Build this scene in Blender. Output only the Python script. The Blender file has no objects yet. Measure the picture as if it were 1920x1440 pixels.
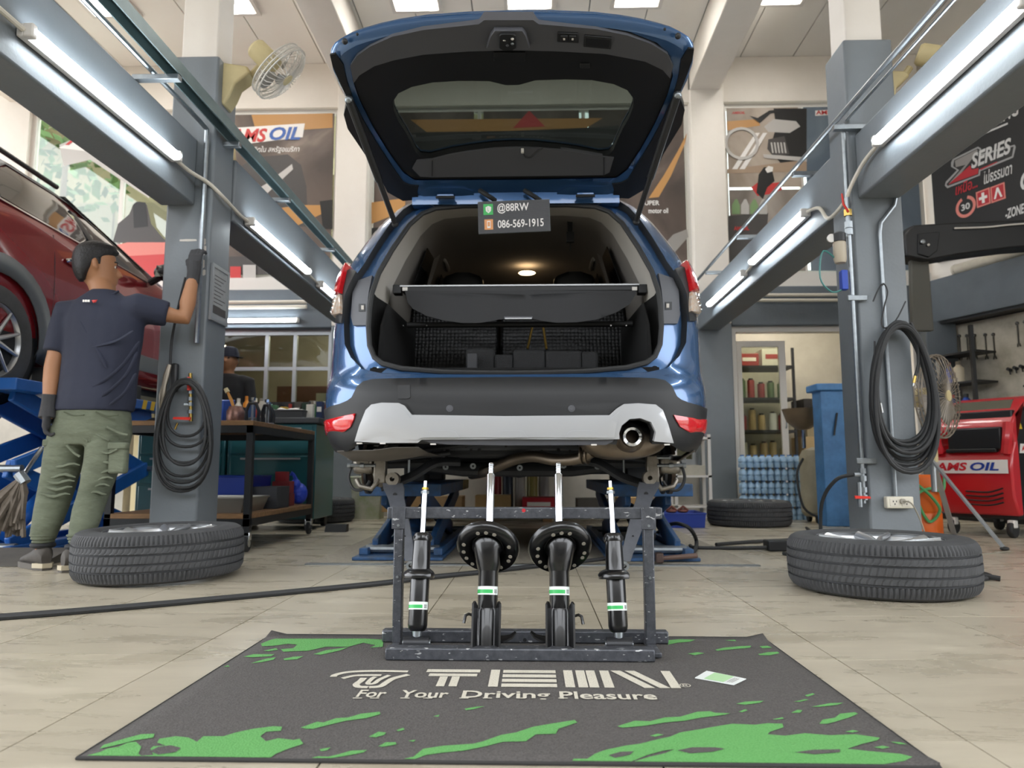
import bpy, bmesh, math, random
from mathutils import Vector, Matrix
from mathutils.geometry import delaunay_2d_cdt
random.seed(7)
scene = bpy.context.scene
COL = scene.collection
PI = math.pi

# ------------------------------------------------------------------ camera
FPX = 1370.0
CAMH = 0.5
PITCH = math.atan(160 / FPX)
YAW = math.atan(38 * math.cos(PITCH) / FPX)
cam_d = bpy.data.cameras.new('camera')
cam_d.sensor_width = 36.0
cam_d.lens = FPX / 1920 * 36.0
cam_d.clip_start = 0.02
cam_d.clip_end = 200
cam_d.dof.use_dof = True
cam_d.dof.focus_distance = 2.2
cam_d.dof.aperture_fstop = 4.5
cam = bpy.data.objects.new('camera', cam_d)
COL.objects.link(cam)
cam.location = (0, 0, CAMH)
cam.rotation_euler = (PI / 2 + PITCH, 0, YAW)
scene.camera = cam

# ------------------------------------------------------------------ world, daylight, exposure
wd = bpy.data.worlds.new('World')
scene.world = wd
wd.use_nodes = True
bg = wd.node_tree.nodes['Background']
bg.inputs[0].default_value = (0.93, 0.96, 1.0, 1)
bg.inputs[1].default_value = 3.4
sun_d = bpy.data.lights.new('sun', 'SUN')
sun_d.energy = 1.5
sun_d.angle = math.radians(12)
sun_d.color = (1, 0.95, 0.88)
sun = bpy.data.objects.new('sun', sun_d)
COL.objects.link(sun)
sun.rotation_euler = (math.radians(28), 0, math.radians(-150))
scene.view_settings.view_transform = 'Standard'
scene.view_settings.look = 'None'
scene.view_settings.gamma = 1
scene.view_settings.use_curve_mapping = False
scene.view_settings.exposure = 0.8

# ------------------------------------------------------------------ pixel -> world
CR = cam.rotation_euler.to_matrix()
CO = Vector((0, 0, CAMH))
def ray(x, y):
    return CR @ Vector(((x - 960) / FPX, (720 - y) / FPX, -1))
def at(x, y, Y):
    d = ray(x, y); return CO + d * (Y / d.y)
def atz(x, y, Z=0.0):
    d = ray(x, y); return CO + d * ((Z - CAMH) / d.z)
def atx(x, y, X):
    d = ray(x, y); return CO + d * (X / d.x)
def atp(x, y, P, N):
    d = ray(x, y); return CO + d * ((Vector(P) - CO).dot(Vector(N)) / d.dot(Vector(N)))

# ------------------------------------------------------------------ materials
def lin(c):
    if isinstance(c, str):
        c = [int(c[i:i + 2], 16) for i in (0, 2, 4)]
    r = []
    for v in c:
        v = v / 255.0
        r.append(v / 12.92 if v <= 0.04045 else ((v + 0.055) / 1.055) ** 2.4)
    return r
MATS = {}
def mat(name, col, rough=0.5, metal=0.0, noise=None, bump=None, coat=0.0, emit=0.0, alpha=1.0,
        trans=0.0, spec=0.5, col2=None, stretch=None, ior=None, flake=False):
    """noise=(scale, amount) mixes towards col2 (or a darker tone); bump=(scale,strength)"""
    if name in MATS: return MATS[name]
    m = bpy.data.materials.new(name); m.use_nodes = True
    nt = m.node_tree; b = nt.nodes['Principled BSDF']
    c = lin(col)
    b.inputs['Base Color'].default_value = (*c, 1)
    b.inputs['Roughness'].default_value = rough
    b.inputs['Metallic'].default_value = metal
    b.inputs['Specular IOR Level'].default_value = spec
    b.inputs['Coat Weight'].default_value = coat
    b.inputs['Coat Roughness'].default_value = 0.04
    b.inputs['Transmission Weight'].default_value = trans
    b.inputs['Alpha'].default_value = alpha
    if ior: b.inputs['IOR'].default_value = ior
    if emit:
        b.inputs['Emission Color'].default_value = (*c, 1)
        b.inputs['Emission Strength'].default_value = emit
    if noise or bump:
        tc = nt.nodes.new('ShaderNodeTexCoord')
        mp = nt.nodes.new('ShaderNodeMapping')
        nt.links.new(tc.outputs['Object'], mp.inputs['Vector'])
        if stretch: mp.inputs['Scale'].default_value = stretch
    if noise:
        n = nt.nodes.new('ShaderNodeTexNoise')
        n.inputs['Scale'].default_value = noise[0]; n.inputs['Detail'].default_value = 6
        n.inputs['Roughness'].default_value = 0.65
        nt.links.new(mp.outputs[0], n.inputs['Vector'])
        r = nt.nodes.new('ShaderNodeMapRange')
        r.inputs[1].default_value = 0.35; r.inputs[2].default_value = 0.7
        r.inputs[3].default_value = 0; r.inputs[4].default_value = noise[1]
        nt.links.new(n.outputs[0], r.inputs[0])
        mx = nt.nodes.new('ShaderNodeMix'); mx.data_type = 'RGBA'
        mx.inputs[6].default_value = (*c, 1)
        c2 = lin(col2) if col2 else [v * 0.45 for v in c]
        mx.inputs[7].default_value = (*c2, 1)
        nt.links.new(r.outputs[0], mx.inputs[0])
        nt.links.new(mx.outputs[2], b.inputs['Base Color'])
    if bump:
        n2 = nt.nodes.new('ShaderNodeTexNoise')
        n2.inputs['Scale'].default_value = bump[0]; n2.inputs['Detail'].default_value = 4
        nt.links.new(mp.outputs[0], n2.inputs['Vector'])
        bp = nt.nodes.new('ShaderNodeBump')
        bp.inputs['Strength'].default_value = bump[1]; bp.inputs['Distance'].default_value = 0.01
        nt.links.new(n2.outputs[0], bp.inputs['Height'])
        nt.links.new(bp.outputs[0], b.inputs['Normal'])
    MATS[name] = m
    return m
def glass(name, col, alpha, rough=0.02):
    """thin pane: mix of transparent and glossy tinted"""
    if name in MATS: return MATS[name]
    m = bpy.data.materials.new(name); m.use_nodes = True
    nt = m.node_tree; nt.nodes.clear()
    out = nt.nodes.new('ShaderNodeOutputMaterial')
    tr = nt.nodes.new('ShaderNodeBsdfTransparent'); tr.inputs[0].default_value = (*lin(col), 1)
    gl = nt.nodes.new('ShaderNodeBsdfGlossy'); gl.inputs['Roughness'].default_value = rough
    gl.inputs[0].default_value = (0.9, 0.92, 0.95, 1)
    fr = nt.nodes.new('ShaderNodeLayerWeight'); fr.inputs[0].default_value = .5
    pw = nt.nodes.new('ShaderNodeMath'); pw.operation = 'POWER'; pw.inputs[1].default_value = 4.0
    nt.links.new(fr.outputs['Facing'], pw.inputs[0])
    mr = nt.nodes.new('ShaderNodeMath'); mr.operation = 'MULTIPLY_ADD'
    mr.inputs[1].default_value = .9; mr.inputs[2].default_value = alpha
    mr.use_clamp = True
    nt.links.new(pw.outputs[0], mr.inputs[0])
    mx = nt.nodes.new('ShaderNodeMixShader')
    nt.links.new(mr.outputs[0], mx.inputs[0])
    nt.links.new(tr.outputs[0], mx.inputs[1]); nt.links.new(gl.outputs[0], mx.inputs[2])
    nt.links.new(mx.outputs[0], out.inputs[0])
    MATS[name] = m
    return m

# ------------------------------------------------------------------ object helpers
WM = {}      # object name -> world matrix
def link(o, parent=None, M=None):
    COL.objects.link(o)
    if parent is not None: o.parent = parent
    WM[o.name] = (WM[parent.name] if parent is not None else Matrix.Identity(4)) @ (M or Matrix.Identity(4))
    return o
def props(o, label=None, cat=None, group=None, kind=None):
    if label: o['label'] = label
    if cat: o['category'] = cat
    if group: o['group'] = group
    if kind: o['kind'] = kind
    return o
def thing(name, label, cat, loc=(0, 0, 0), rz=0.0, group=None, kind=None, rot=None):
    o = bpy.data.objects.new(name, None)
    o.empty_display_size = 0.05
    o.location = loc
    o.rotation_euler = rot or (0, 0, rz)
    M = Matrix.Translation(Vector(loc)) @ o.rotation_euler.to_matrix().to_4x4()
    link(o, None, M)
    return props(o, label, cat, group, kind)
def dup(o, loc=None, rz=None, label=None, group=None, parent=None):
    c = o.copy(); COL.objects.link(c); c.parent = parent
    if parent is None:
        if loc is not None: c.location = loc
        if rz is not None: c.rotation_euler = (0, 0, rz)
        if label: c['label'] = label
        if group: c['group'] = group
        WM[c.name] = Matrix.Translation(c.location) @ c.rotation_euler.to_matrix().to_4x4()
    else:
        WM[c.name] = WM[parent.name]
    for ch in list(o.children):
        dup(ch, parent=c)
    return c

class MB:
    def __init__(self): self.v = []; self.f = []
    def add(self, vs, fs, M=None):
        n = len(self.v)
        for p in vs:
            p = Vector(p)
            self.v.append(M @ p if M else p)
        for f in fs: self.f.append(tuple(i + n for i in f))
        return self
    def box(self, c, s, M=None):
        x, y, z = s[0] / 2, s[1] / 2, s[2] / 2
        vs = [Vector(c) + Vector((a * x, b * y, d * z)) for a, b, d in
              ((-1, -1, -1), (1, -1, -1), (1, 1, -1), (-1, 1, -1), (-1, -1, 1), (1, -1, 1), (1, 1, 1), (-1, 1, 1))]
        return self.add(vs, [(3, 2, 1, 0), (4, 5, 6, 7), (0, 1, 5, 4), (1, 2, 6, 5), (2, 3, 7, 6), (3, 0, 4, 7)], M)
    def box2(self, a, b, M=None):
        a = Vector(a); b = Vector(b)
        return self.box((a + b) / 2, [abs(t) for t in (b - a)], M)
    def bar(self, p, q, w, h, up=(0, 0, 1)):
        """box beam from p to q, width w (sideways) height h (up)"""
        p = Vector(p); q = Vector(q); d = (q - p); L = d.length; d.normalize()
        u = Vector(up); s = d.cross(u)
        if s.length < 1e-4: s = d.cross(Vector((1, 0, 0)))
        s.normalize(); u = s.cross(d)
        M = Matrix(((s.x, d.x, u.x, p.x), (s.y, d.y, u.y, p.y), (s.z, d.z, u.z, p.z), (0, 0, 0, 1)))
        return self.box((0, L / 2, 0), (w, L, h), M)
    def tube(self, pts, r, n=8, closed=False, caps=True, flat=1.0):
        pts = [Vector(p) for p in pts]; N = len(pts)
        rs = r if isinstance(r, (list, tuple)) else [r] * N
        t0 = (pts[1] - pts[0]).normalized()
        a = t0.orthogonal().normalized()
        rings = []
        prev = t0
        for i, p in enumerate(pts):
            if closed: t = (pts[(i + 1) % N] - pts[i - 1]).normalized()
            elif i == 0: t = t0
            elif i == N - 1: t = (pts[-1] - pts[-2]).normalized()
            else: t = ((pts[i + 1] - p).normalized() + (p - pts[i - 1]).normalized())
            if t.length < 1e-6: t = prev.copy()
            t.normalize()
            q = prev.rotation_difference(t); a = (q @ a); a = (a - t * a.dot(t)).normalized(); prev = t
            b = t.cross(a)
            rings.append([p + (a * math.cos(2 * PI * k / n) + b * math.sin(2 * PI * k / n) * flat) * rs[i] for k in range(n)])
        return self.loft(rings, closed=closed, caps=caps)
    def loft(self, rings, closed=False, caps=True, ringclosed=True):
        n = len(rings[0]); N = len(rings); base = len(self.v)
        for R in rings: self.v += [Vector(p) for p in R]
        for i in range(N if closed else N - 1):
            j = (i + 1) % N
            for k in range(n if ringclosed else n - 1):
                l = (k + 1) % n
                self.f.append((base + i * n + k, base + i * n + l, base + j * n + l, base + j * n + k))
        if caps and not closed and ringclosed:
            self.f.append(tuple(base + k for k in reversed(range(n))))
            self.f.append(tuple(base + (N - 1) * n + k for k in range(n)))
        return self
    def lathe(self, prof, n=24, M=None, caps=False, a0=0.0, a1=2 * PI):
        full = abs(a1 - a0 - 2 * PI) < 1e-6
        m = n if full else n + 1
        rings = []
        for r, z in prof:
            ring = []
            for k in range(m):
                a = a0 + (a1 - a0) * k / n
                p = Vector((r * math.cos(a), r * math.sin(a), z))
                ring.append(M @ p if M else p)
            rings.append(ring)
        return self.loft(rings, caps=caps, ringclosed=full)
    def cyl(self, p, q, r, n=16, r2=None):
        return self.tube([p, q], [r, r if r2 is None else r2], n)
    def prism(self, poly, h, M=None):
        """poly in local xy, extruded z 0..h"""
        n = len(poly)
        vs = [(x, y, 0) for x, y in poly] + [(x, y, h) for x, y in poly]
        fs = [tuple(reversed(range(n))), tuple(range(n, 2 * n))]
        fs += [(k, (k + 1) % n, n + (k + 1) % n, n + k) for k in range(n)]
        return self.add(vs, fs, M)
    def sphere(self, c, r, n=12, m=8, M=None):
        if not isinstance(r, (tuple, list, Vector)): r = (r, r, r)
        c = Vector(c); prof = [(math.sin(PI * i / m), -math.cos(PI * i / m)) for i in range(m + 1)]
        rings = [[c + Vector((max(a, 1e-4) * math.cos(2 * PI * k / n) * r[0], max(a, 1e-4) * math.sin(2 * PI * k / n) * r[1], z * r[2])) for k in range(n)] for a, z in prof]
        if M: rings = [[M @ p for p in R] for R in rings]
        return self.loft(rings, caps=True)
    def patch(self, outline, mapf, grid=0.05, thick=0.0, holes=(), inset=None):
        """outline in 2-D parameter space, filled, put through mapf(u,v,offset) -> 3-D;
        thick>0 adds side walls and a back face"""
        pts = [Vector((p[0], p[1])) for p in outline]; edges = []
        n = len(pts); edges += [(i, (i + 1) % n) for i in range(n)]
        faces = [list(range(n))]
        for h in holes:
            b = len(pts); pts += [Vector((p[0], p[1])) for p in h]; m = len(h)
            edges += [(b + i, b + (i + 1) % m) for i in range(m)]
        def inside(x, y, poly):
            c = False; j = len(poly) - 1
            for i in range(len(poly)):
                xi, yi = poly[i][0], poly[i][1]; xj, yj = poly[j][0], poly[j][1]
                if (yi > y) != (yj > y) and x < (xj - xi) * (y - yi) / (yj - yi + 1e-12) + xi: c = not c
                j = i
            return c
        x0 = min(p[0] for p in outline); x1 = max(p[0] for p in outline)
        y0 = min(p[1] for p in outline); y1 = max(p[1] for p in outline)
        if grid:
            nx = int((x1 - x0) / grid); ny = int((y1 - y0) / grid)
            for i in range(1, nx + 1):
                for j in range(1, ny + 1):
                    x = x0 + i * grid; y = y0 + j * grid
                    if inside(x, y, outline) and not any(inside(x, y, h) for h in holes): pts.append(Vector((x, y)))
        vo, eo, fo, *_ = delaunay_2d_cdt(pts, edges, faces if not holes else [], 0 if holes else 1, 1e-6)
        tri = []
        for f in fo:
            cx = sum(vo[i].x for i in f) / len(f); cy = sum(vo[i].y for i in f) / len(f)
            if inside(cx, cy, outline) and not any(inside(cx, cy, h) for h in holes):
                a = 0
                for k in range(len(f)):
                    p = vo[f[k]]; q = vo[f[(k + 1) % len(f)]]; a += p.x * q.y - q.x * p.y
                tri.append(tuple(f) if a > 0 else tuple(reversed(f)))
        b = len(self.v)
        self.v += [Vector(mapf(p.x, p.y, 0.0)) for p in vo]
        self.f += [tuple(i + b for i in f) for f in tri]
        if thick:
            c = len(self.v)
            self.v += [Vector(mapf(p.x, p.y, -thick)) for p in vo]
            self.f += [tuple(i + c for i in reversed(f)) for f in tri]
            ec = {}
            for f in tri:
                for k in range(len(f)):
                    e = (f[k], f[(k + 1) % len(f)])
                    ec[e] = 1
            for (i, j) in ec:
                if (j, i) not in ec: self.f.append((b + j, b + i, c + i, c + j))
        return self
    def mirror(self, cx):
        """add the mirror image in X about cx"""
        n = len(self.v)
        self.v += [Vector((2 * cx - p.x, p.y, p.z)) for p in self.v]
        self.f += [tuple(i + n for i in reversed(f)) for f in self.f]
        return self
    def build(self, name, m, parent=None, label=None, cat=None, group=None, kind=None, smooth=35, bevel=0,
              world=True, fixn=True, sub=0, solid=0):
        me = bpy.data.meshes.new(name)
        vs = self.v
        if parent is not None and world:
            I = WM[parent.name].inverted(); vs = [I @ p for p in vs]
        me.from_pydata([tuple(p) for p in vs], [], self.f)
        if fixn:
            bm = bmesh.new(); bm.from_mesh(me)
            bmesh.ops.remove_doubles(bm, verts=bm.verts, dist=1e-5)
            bmesh.ops.recalc_face_normals(bm, faces=bm.faces)
            bm.to_mesh(me); bm.free()
        if smooth:
            me.polygons.foreach_set('use_smooth', [True] * len(me.polygons))
            me.set_sharp_from_angle(angle=math.radians(smooth))
        me.materials.append(m)
        o = bpy.data.objects.new(name, me)
        link(o, parent)
        if solid:
            md = o.modifiers.new('solid', 'SOLIDIFY'); md.thickness = solid; md.offset = -1
        if bevel:
            md = o.modifiers.new('bevel', 'BEVEL'); md.width = bevel; md.segments = 2
            md.limit_method = 'ANGLE'; md.angle_limit = math.radians(40)
        if sub:
            md = o.modifiers.new('sub', 'SUBSURF'); md.levels = sub; md.render_levels = sub
        return props(o, label, cat, group, kind)
def B(*a): return MB().box(*a)
def B2(*a): return MB().box2(*a)
def remesh(o, voxel, smooth_it=6, fac=0.5):
    """fuse the overlapping solids of one mesh object into one continuous surface"""
    md = o.modifiers.new('r', 'REMESH'); md.mode = 'VOXEL'; md.voxel_size = voxel
    if smooth_it:
        ms = o.modifiers.new('s', 'SMOOTH'); ms.iterations = smooth_it; ms.factor = fac
    dg = bpy.context.evaluated_depsgraph_get()
    me = bpy.data.meshes.new_from_object(o.evaluated_get(dg))
    mt = o.data.materials[0]
    o.modifiers.clear()
    old = o.data; o.data = me; me.name = old.name
    if not me.materials: me.materials.append(mt)
    me.polygons.foreach_set('use_smooth', [True] * len(me.polygons))
    return o

# ------------------------------------------------------------------ lettering
def text2d(body, bold=0.0, shear=0.0, spacing=1.0, res=3):
    cu = bpy.data.curves.new('txt', 'FONT'); cu.body = body; cu.size = 1.0
    cu.offset = bold; cu.shear = shear; cu.space_character = spacing
    cu.fill_mode = 'BOTH'; cu.resolution_u = res
    o = bpy.data.objects.new('txt', cu); COL.objects.link(o)
    dg = bpy.context.evaluated_depsgraph_get(); dg.update()
    me = bpy.data.meshes.new_from_object(o.evaluated_get(dg))
    vs = [(v.co.x, v.co.y) for v in me.vertices]; fs = [tuple(p.vertices) for p in me.polygons]
    bpy.data.objects.remove(o); bpy.data.curves.remove(cu); bpy.data.meshes.remove(me)
    return vs, fs
def text_on(body, name, m, parent, P, U, V, w, h, bold=0.0, shear=0.0, lift=0.001, spacing=1.0, label=None):
    """letters filling the w x h box whose lower left corner is P, along unit U (right) and V (up)"""
    vs, fs = text2d(body, bold, shear, spacing)
    if not vs: return None
    x0 = min(a for a, b in vs); x1 = max(a for a, b in vs); y0 = min(b for a, b in vs); y1 = max(b for a, b in vs)
    P = Vector(P); U = Vector(U).normalized(); V = Vector(V).normalized(); N = U.cross(V)
    b = MB()
    b.v = [P + U * ((x - x0) / (x1 - x0) * w) + V * ((y - y0) / (y1 - y0) * h) + N * lift for x, y in vs]
    b.f = fs
    return b.build(name, m, parent, smooth=0, fixn=False, label=label)
def poly_on(pts, name, m, parent, P, U, V, lift=0.0006, label=None):
    P = Vector(P); U = Vector(U).normalized(); V = Vector(V).normalized(); N = U.cross(V)
    b = MB(); b.patch(pts, lambda x, y, o: P + U * x + V * y + N * (lift + o), grid=0)
    return b.build(name, m, parent, smooth=0, fixn=False, label=label)
def circ(cx, cy, r, n=20, ry=None):
    return [(cx + r * math.cos(2 * PI * k / n), cy + (ry or r) * math.sin(2 * PI * k / n)) for k in range(n)]
def rect(x0, y0, x1, y1): return [(x0, y0), (x1, y0), (x1, y1), (x0, y1)]
def catmull(pts, n=6, closed=False):
    P = [Vector(p) for p in pts]; out = []; N = len(P)
    for i in range(N if closed else N - 1):
        if closed: a, b, c, d = P[i - 1], P[i], P[(i + 1) % N], P[(i + 2) % N]
        else: a, b, c, d = P[max(i - 1, 0)], P[i], P[i + 1], P[min(i + 2, N - 1)]
        for k in range(n):
            t = k / n
            out.append(0.5 * ((2 * b) + (c - a) * t + (2 * a - 5 * b + 4 * c - d) * t * t + (3 * b - a - 3 * c + d) * t ** 3))
    if not closed: out.append(P[-1])
    return out
# ================================================================== materials used by the building
M_GREY = mat('grey_paint', '757b80', 0.45, noise=(3, .35), col2='62686d', bump=(60, .08))
M_GREYD = mat('dark_grey_paint', '60686f', 0.5, noise=(5, .4), col2='4f575e', bump=(40, .12))
M_WHITE = mat('white_wall_paint', 'e4ddd4', 0.75, noise=(2.5, .35), col2='d3cabe', bump=(30, .1))
M_CEIL = mat('ceiling_board', 'ece8e1', 0.8, noise=(1.5, .3), col2='e0dad0')
M_FRAME = mat('white_frame', 'd8d4ce', 0.45)
M_ALU = mat('aluminium_frame', 'a9adb0', 0.35, 0.6)
M_STEEL = mat('galvanised_steel', '9aa0a4', 0.35, 0.85, noise=(30, .4))
M_CHROME = mat('chrome', 'd5d8da', 0.12, 1.0)
M_BRASS = mat('brass', 'b79a56', 0.3, 1.0)
M_BLACK = mat('black_plastic', '1c1d1f', 0.45, bump=(300, .05))
M_RUBBER = mat('black_rubber', '242526', 0.6, noise=(20, .3), col2='343536')
M_PVC = mat('cream_conduit', 'd3cdbf', 0.4)
M_RED = mat('red_lever', 'd2352a', 0.4)

# ------------------------------------------------------------------ floor: slab, then tiles
TS = 0.585
def tile_material():
    m = bpy.data.materials.new('floor_tile'); m.use_nodes = True
    nt = m.node_tree; b = nt.nodes['Principled BSDF']
    tc = nt.nodes.new('ShaderNodeTexCoord'); oi = nt.nodes.new('ShaderNodeObjectInfo')
    geo = nt.nodes.new('ShaderNodeNewGeometry')
    n1 = nt.nodes.new('ShaderNodeTexNoise'); n1.inputs['Scale'].default_value = 2.2; n1.inputs['Detail'].default_value = 7
    n1.inputs['Roughness'].default_value = .62; n1.inputs['Distortion'].default_value = 0.8
    mp = nt.nodes.new('ShaderNodeMapping'); mp.inputs['Scale'].default_value = (1, 3.0, 1)
    nt.links.new(geo.outputs['Position'], mp.inputs[0]); nt.links.new(mp.outputs[0], n1.inputs['Vector'])
    cr = nt.nodes.new('ShaderNodeValToRGB')
    cr.color_ramp.elements[0].position = .3; cr.color_ramp.elements[0].color = (*lin('a49b88'), 1)
    cr.color_ramp.elements[1].position = .72; cr.color_ramp.elements[1].color = (*lin('bfb6a3'), 1)
    nt.links.new(n1.outputs[0], cr.inputs[0])
    # scuffs: thin stretched dark scratches
    n2 = nt.nodes.new('ShaderNodeTexNoise'); n2.inputs['Scale'].default_value = 5; n2.inputs['Detail'].default_value = 9
    n2.inputs['Distortion'].default_value = 2.5
    mp2 = nt.nodes.new('ShaderNodeMapping'); mp2.inputs['Scale'].default_value = (.5, 4, 1); mp2.inputs['Rotation'].default_value = (0, 0, .5)
    nt.links.new(geo.outputs['Position'], mp2.inputs[0]); nt.links.new(mp2.outputs[0], n2.inputs['Vector'])
    r2 = nt.nodes.new('ShaderNodeMapRange'); r2.inputs[1].default_value = .63; r2.inputs[2].default_value = .76; r2.inputs[4].default_value = .5
    nt.links.new(n2.outputs[0], r2.inputs[0])
    mx = nt.nodes.new('ShaderNodeMix'); mx.data_type = 'RGBA'; mx.inputs[7].default_value = (*lin('7a7060'), 1)
    nt.links.new(r2.outputs[0], mx.inputs[0]); nt.links.new(cr.outputs[0], mx.inputs[6])
    hs = nt.nodes.new('ShaderNodeHueSaturation')
    rr = nt.nodes.new('ShaderNodeMapRange'); rr.inputs[3].default_value = .94; rr.inputs[4].default_value = 1.06
    nt.links.new(oi.outputs['Random'], rr.inputs[0]); nt.links.new(rr.outputs[0], hs.inputs['Value'])
    nt.links.new(mx.outputs[2], hs.inputs['Color']); nt.links.new(hs.outputs[0], b.inputs['Base Color'])
    r3 = nt.nodes.new('ShaderNodeMapRange'); r3.inputs[3].default_value = .16; r3.inputs[4].default_value = .42
    nt.links.new(n1.outputs[0], r3.inputs[0]); nt.links.new(r3.outputs[0], b.inputs['Roughness'])
    return m
M_TILE = tile_material()
M_GROUT = mat('floor_grout', '6b6252', 0.85, noise=(20, .4))
floor = B2((-7.5, -3, -.12), (7.5, 12.2, -.003)).build('floor', M_GROUT, label='beige tiled workshop floor', cat='floor', kind='structure')
g = 0.0022
tile_me = None
for i in range(-10, 10):
    for j in range(-2, 12):
        x = .22 + i * TS; y = 2.03 + j * TS
        if x > 5.4: continue
        if tile_me is None:
            b = MB().box2((g, g, -.01), (TS - g, TS - g, 0))
            o = b.build('tile', M_TILE, floor, smooth=0); tile_me = o.data
        else:
            o = bpy.data.objects.new('tile', tile_me); link(o, floor)
        o.location = (x, y, 0)
outside = B2((-60, -60, -.3), (60, 60, -.13)).build('ground', mat('yard_concrete', 'a9a598', .9, noise=(.5, .3)),
    label='pale concrete ground around the building', cat='ground', kind='structure')
# worn concrete bed of the lift with a steel edging strip
M_BED = mat('worn_concrete', 'a39b8b', .7, noise=(38, .8), col2='6d6558', bump=(60, .3))
bed = B2((-1.2, 3.93, -.002), (1.18, 6.3, .0025)).build('concrete_bed', M_BED, floor)
B2((-1.2, 3.9, -.002), (1.18, 3.945, .006)).build('steel_edging', M_STEEL, floor)

# ------------------------------------------------------------------ ceiling boards, ribs
CZ = 5.2
ceil = B2((-7, -3, CZ + .02), (7, 8.2, CZ + .15)).build('ceiling', M_GREYD, label='cream boarded workshop ceiling', cat='ceiling', kind='structure')
cb = None
for k in range(-11, 12):
    x = k * .6
    if cb is None:
        o = B2((.006, -3, CZ), (.594, 8.1, CZ + .02)).build('ceiling_board', M_CEIL, ceil, smooth=0); cb = o.data
    else:
        o = bpy.data.objects.new('ceiling_board', cb); link(o, ceil)
    o.location = (x, 0, 0)
nt_ = 0
for x in (-5.95, -2.0, 1.97):
    nt_ += 1
    B2((x - .17, -3, CZ - .42), (x + .17, 8.1, CZ - .002)).build('trim_%d' % nt_, M_WHITE, kind='structure', cat='beam', bevel=.01,
        label=['white ceiling beam over the red car', 'white ceiling beam above the left grey pillar', 'white ceiling beam above the right grey pillar'][nt_ - 1])
# recessed square lamps in a row
M_LAMP = mat('lamp_diffuser', 'fffdf8', .5, emit=20)
def ceiling_lamp(x, y, label):
    t = thing('ceiling_lamp', label, 'ceiling lamp', (x, y, CZ - .002), group='ceiling lamps')
    b = MB()
    for s in (-1, 1):
        b.box2((x + s * .24 - .02, y - .26, CZ - .03), (x + s * .24 + .02, y + .26, CZ - .002))
        b.box2((x - .22, y + s * .24 - .02, CZ - .03), (x + .22, y + s * .24 + .02, CZ - .002))
    b.build('frame', M_FRAME, t)
    for i in range(3):
        B2((x - .2 + i * .137, y - .21, CZ - .018), (x - .2 + i * .137 + .12, y + .21, CZ - .008)).build('diffuser', M_LAMP, t)
        B2((x - .08 + i * .137, y - .21, CZ - .03), (x - .075 + i * .137, y + .21, CZ - .008)).build('louvre', M_CHROME, t)
ceiling_lamp(-1.16, 6.75, 'lit square ceiling lamp above the left end of the raised tailgate')
ceiling_lamp(-.01, 6.75, 'lit square ceiling lamp above the middle of the raised tailgate')
ceiling_lamp(1.07, 6.75, 'lit square ceiling lamp above the right end of the raised tailgate')
ceiling_lamp(-4.3, 6.75, 'lit square ceiling lamp above the left grey beam, farthest left')
ceiling_lamp(-3.05, 6.75, 'lit square ceiling lamp right beside the white top of the left pillar')
ceiling_lamp(2.5, 6.75, 'lit square ceiling lamp beside the white top of the right pillar')

# ------------------------------------------------------------------ pillars
def pillar(x0, x1, y0, y1, zt, wx0, wx1, label):
    t = thing('pillar', label, 'pillar', ((x0 + x1) / 2, (y0 + y1) / 2, 0), kind='structure')
    B2((x0, y0, 0), (x1, y1, zt)).build('shaft', M_GREY, t, bevel=.012)
    B2((wx0, y0 + .03, zt - .01), (wx1, y1 - .03, CZ - .003)).build('upper_shaft', M_WHITE, t, bevel=.008)
    return t
PL = pillar(-2.10, -1.834, 4.0, 4.27, 2.92, -2.075, -1.86, 'grey painted pillar left of the blue car with hose coil and notice')
PR = pillar(1.797, 2.073, 4.0, 4.27, 2.96, 1.825, 2.035, 'grey painted pillar right of the blue car with socket and hose coil')
# peeled paint on the left pillar
pp = MB()
for (a, b2, w, h) in ((-1.96, 1.80, .10, .012), (-1.873, 1.79, .03, .035), (-1.866, 1.74, .026, .05), (-1.87, 1.66, .022, .045), (-1.86, 1.61, .018, .03)):
    pp.patch([(a - w / 2, b2 - h / 2), (a, b2 - h * .6), (a + w / 2, b2 - h * .4), (a + w * .45, b2 + h / 2), (a - w * .1, b2 + h * .6), (a - w / 2, b2 + h * .4)],
             lambda x, z, o: Vector((x, 3.9985 + 0, z)), grid=0)
pp.build('peeled_paint', mat('bare_plaster', 'c9c3bb', .8), PL, smooth=0)
# two rear columns
def rear_column(x0, x1, label):
    t = thing('pillar', label, 'pillar', ((x0 + x1) / 2, 8.0, 0), kind='structure')
    B2((x0, 7.9, 0), (x1, 8.2, 2.08)).build('shaft', M_GREY, t, bevel=.012)
    B2((x0, 7.9, 2.08), (x1, 8.2, CZ - .003)).build('upper_shaft', M_WHITE, t, bevel=.01)
rear_column(-2.22, -1.86, 'rear column, grey below and white above, left of the blue car')
rear_column(1.80, 2.18, 'rear column, grey below and white above, right of the blue car')

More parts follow.
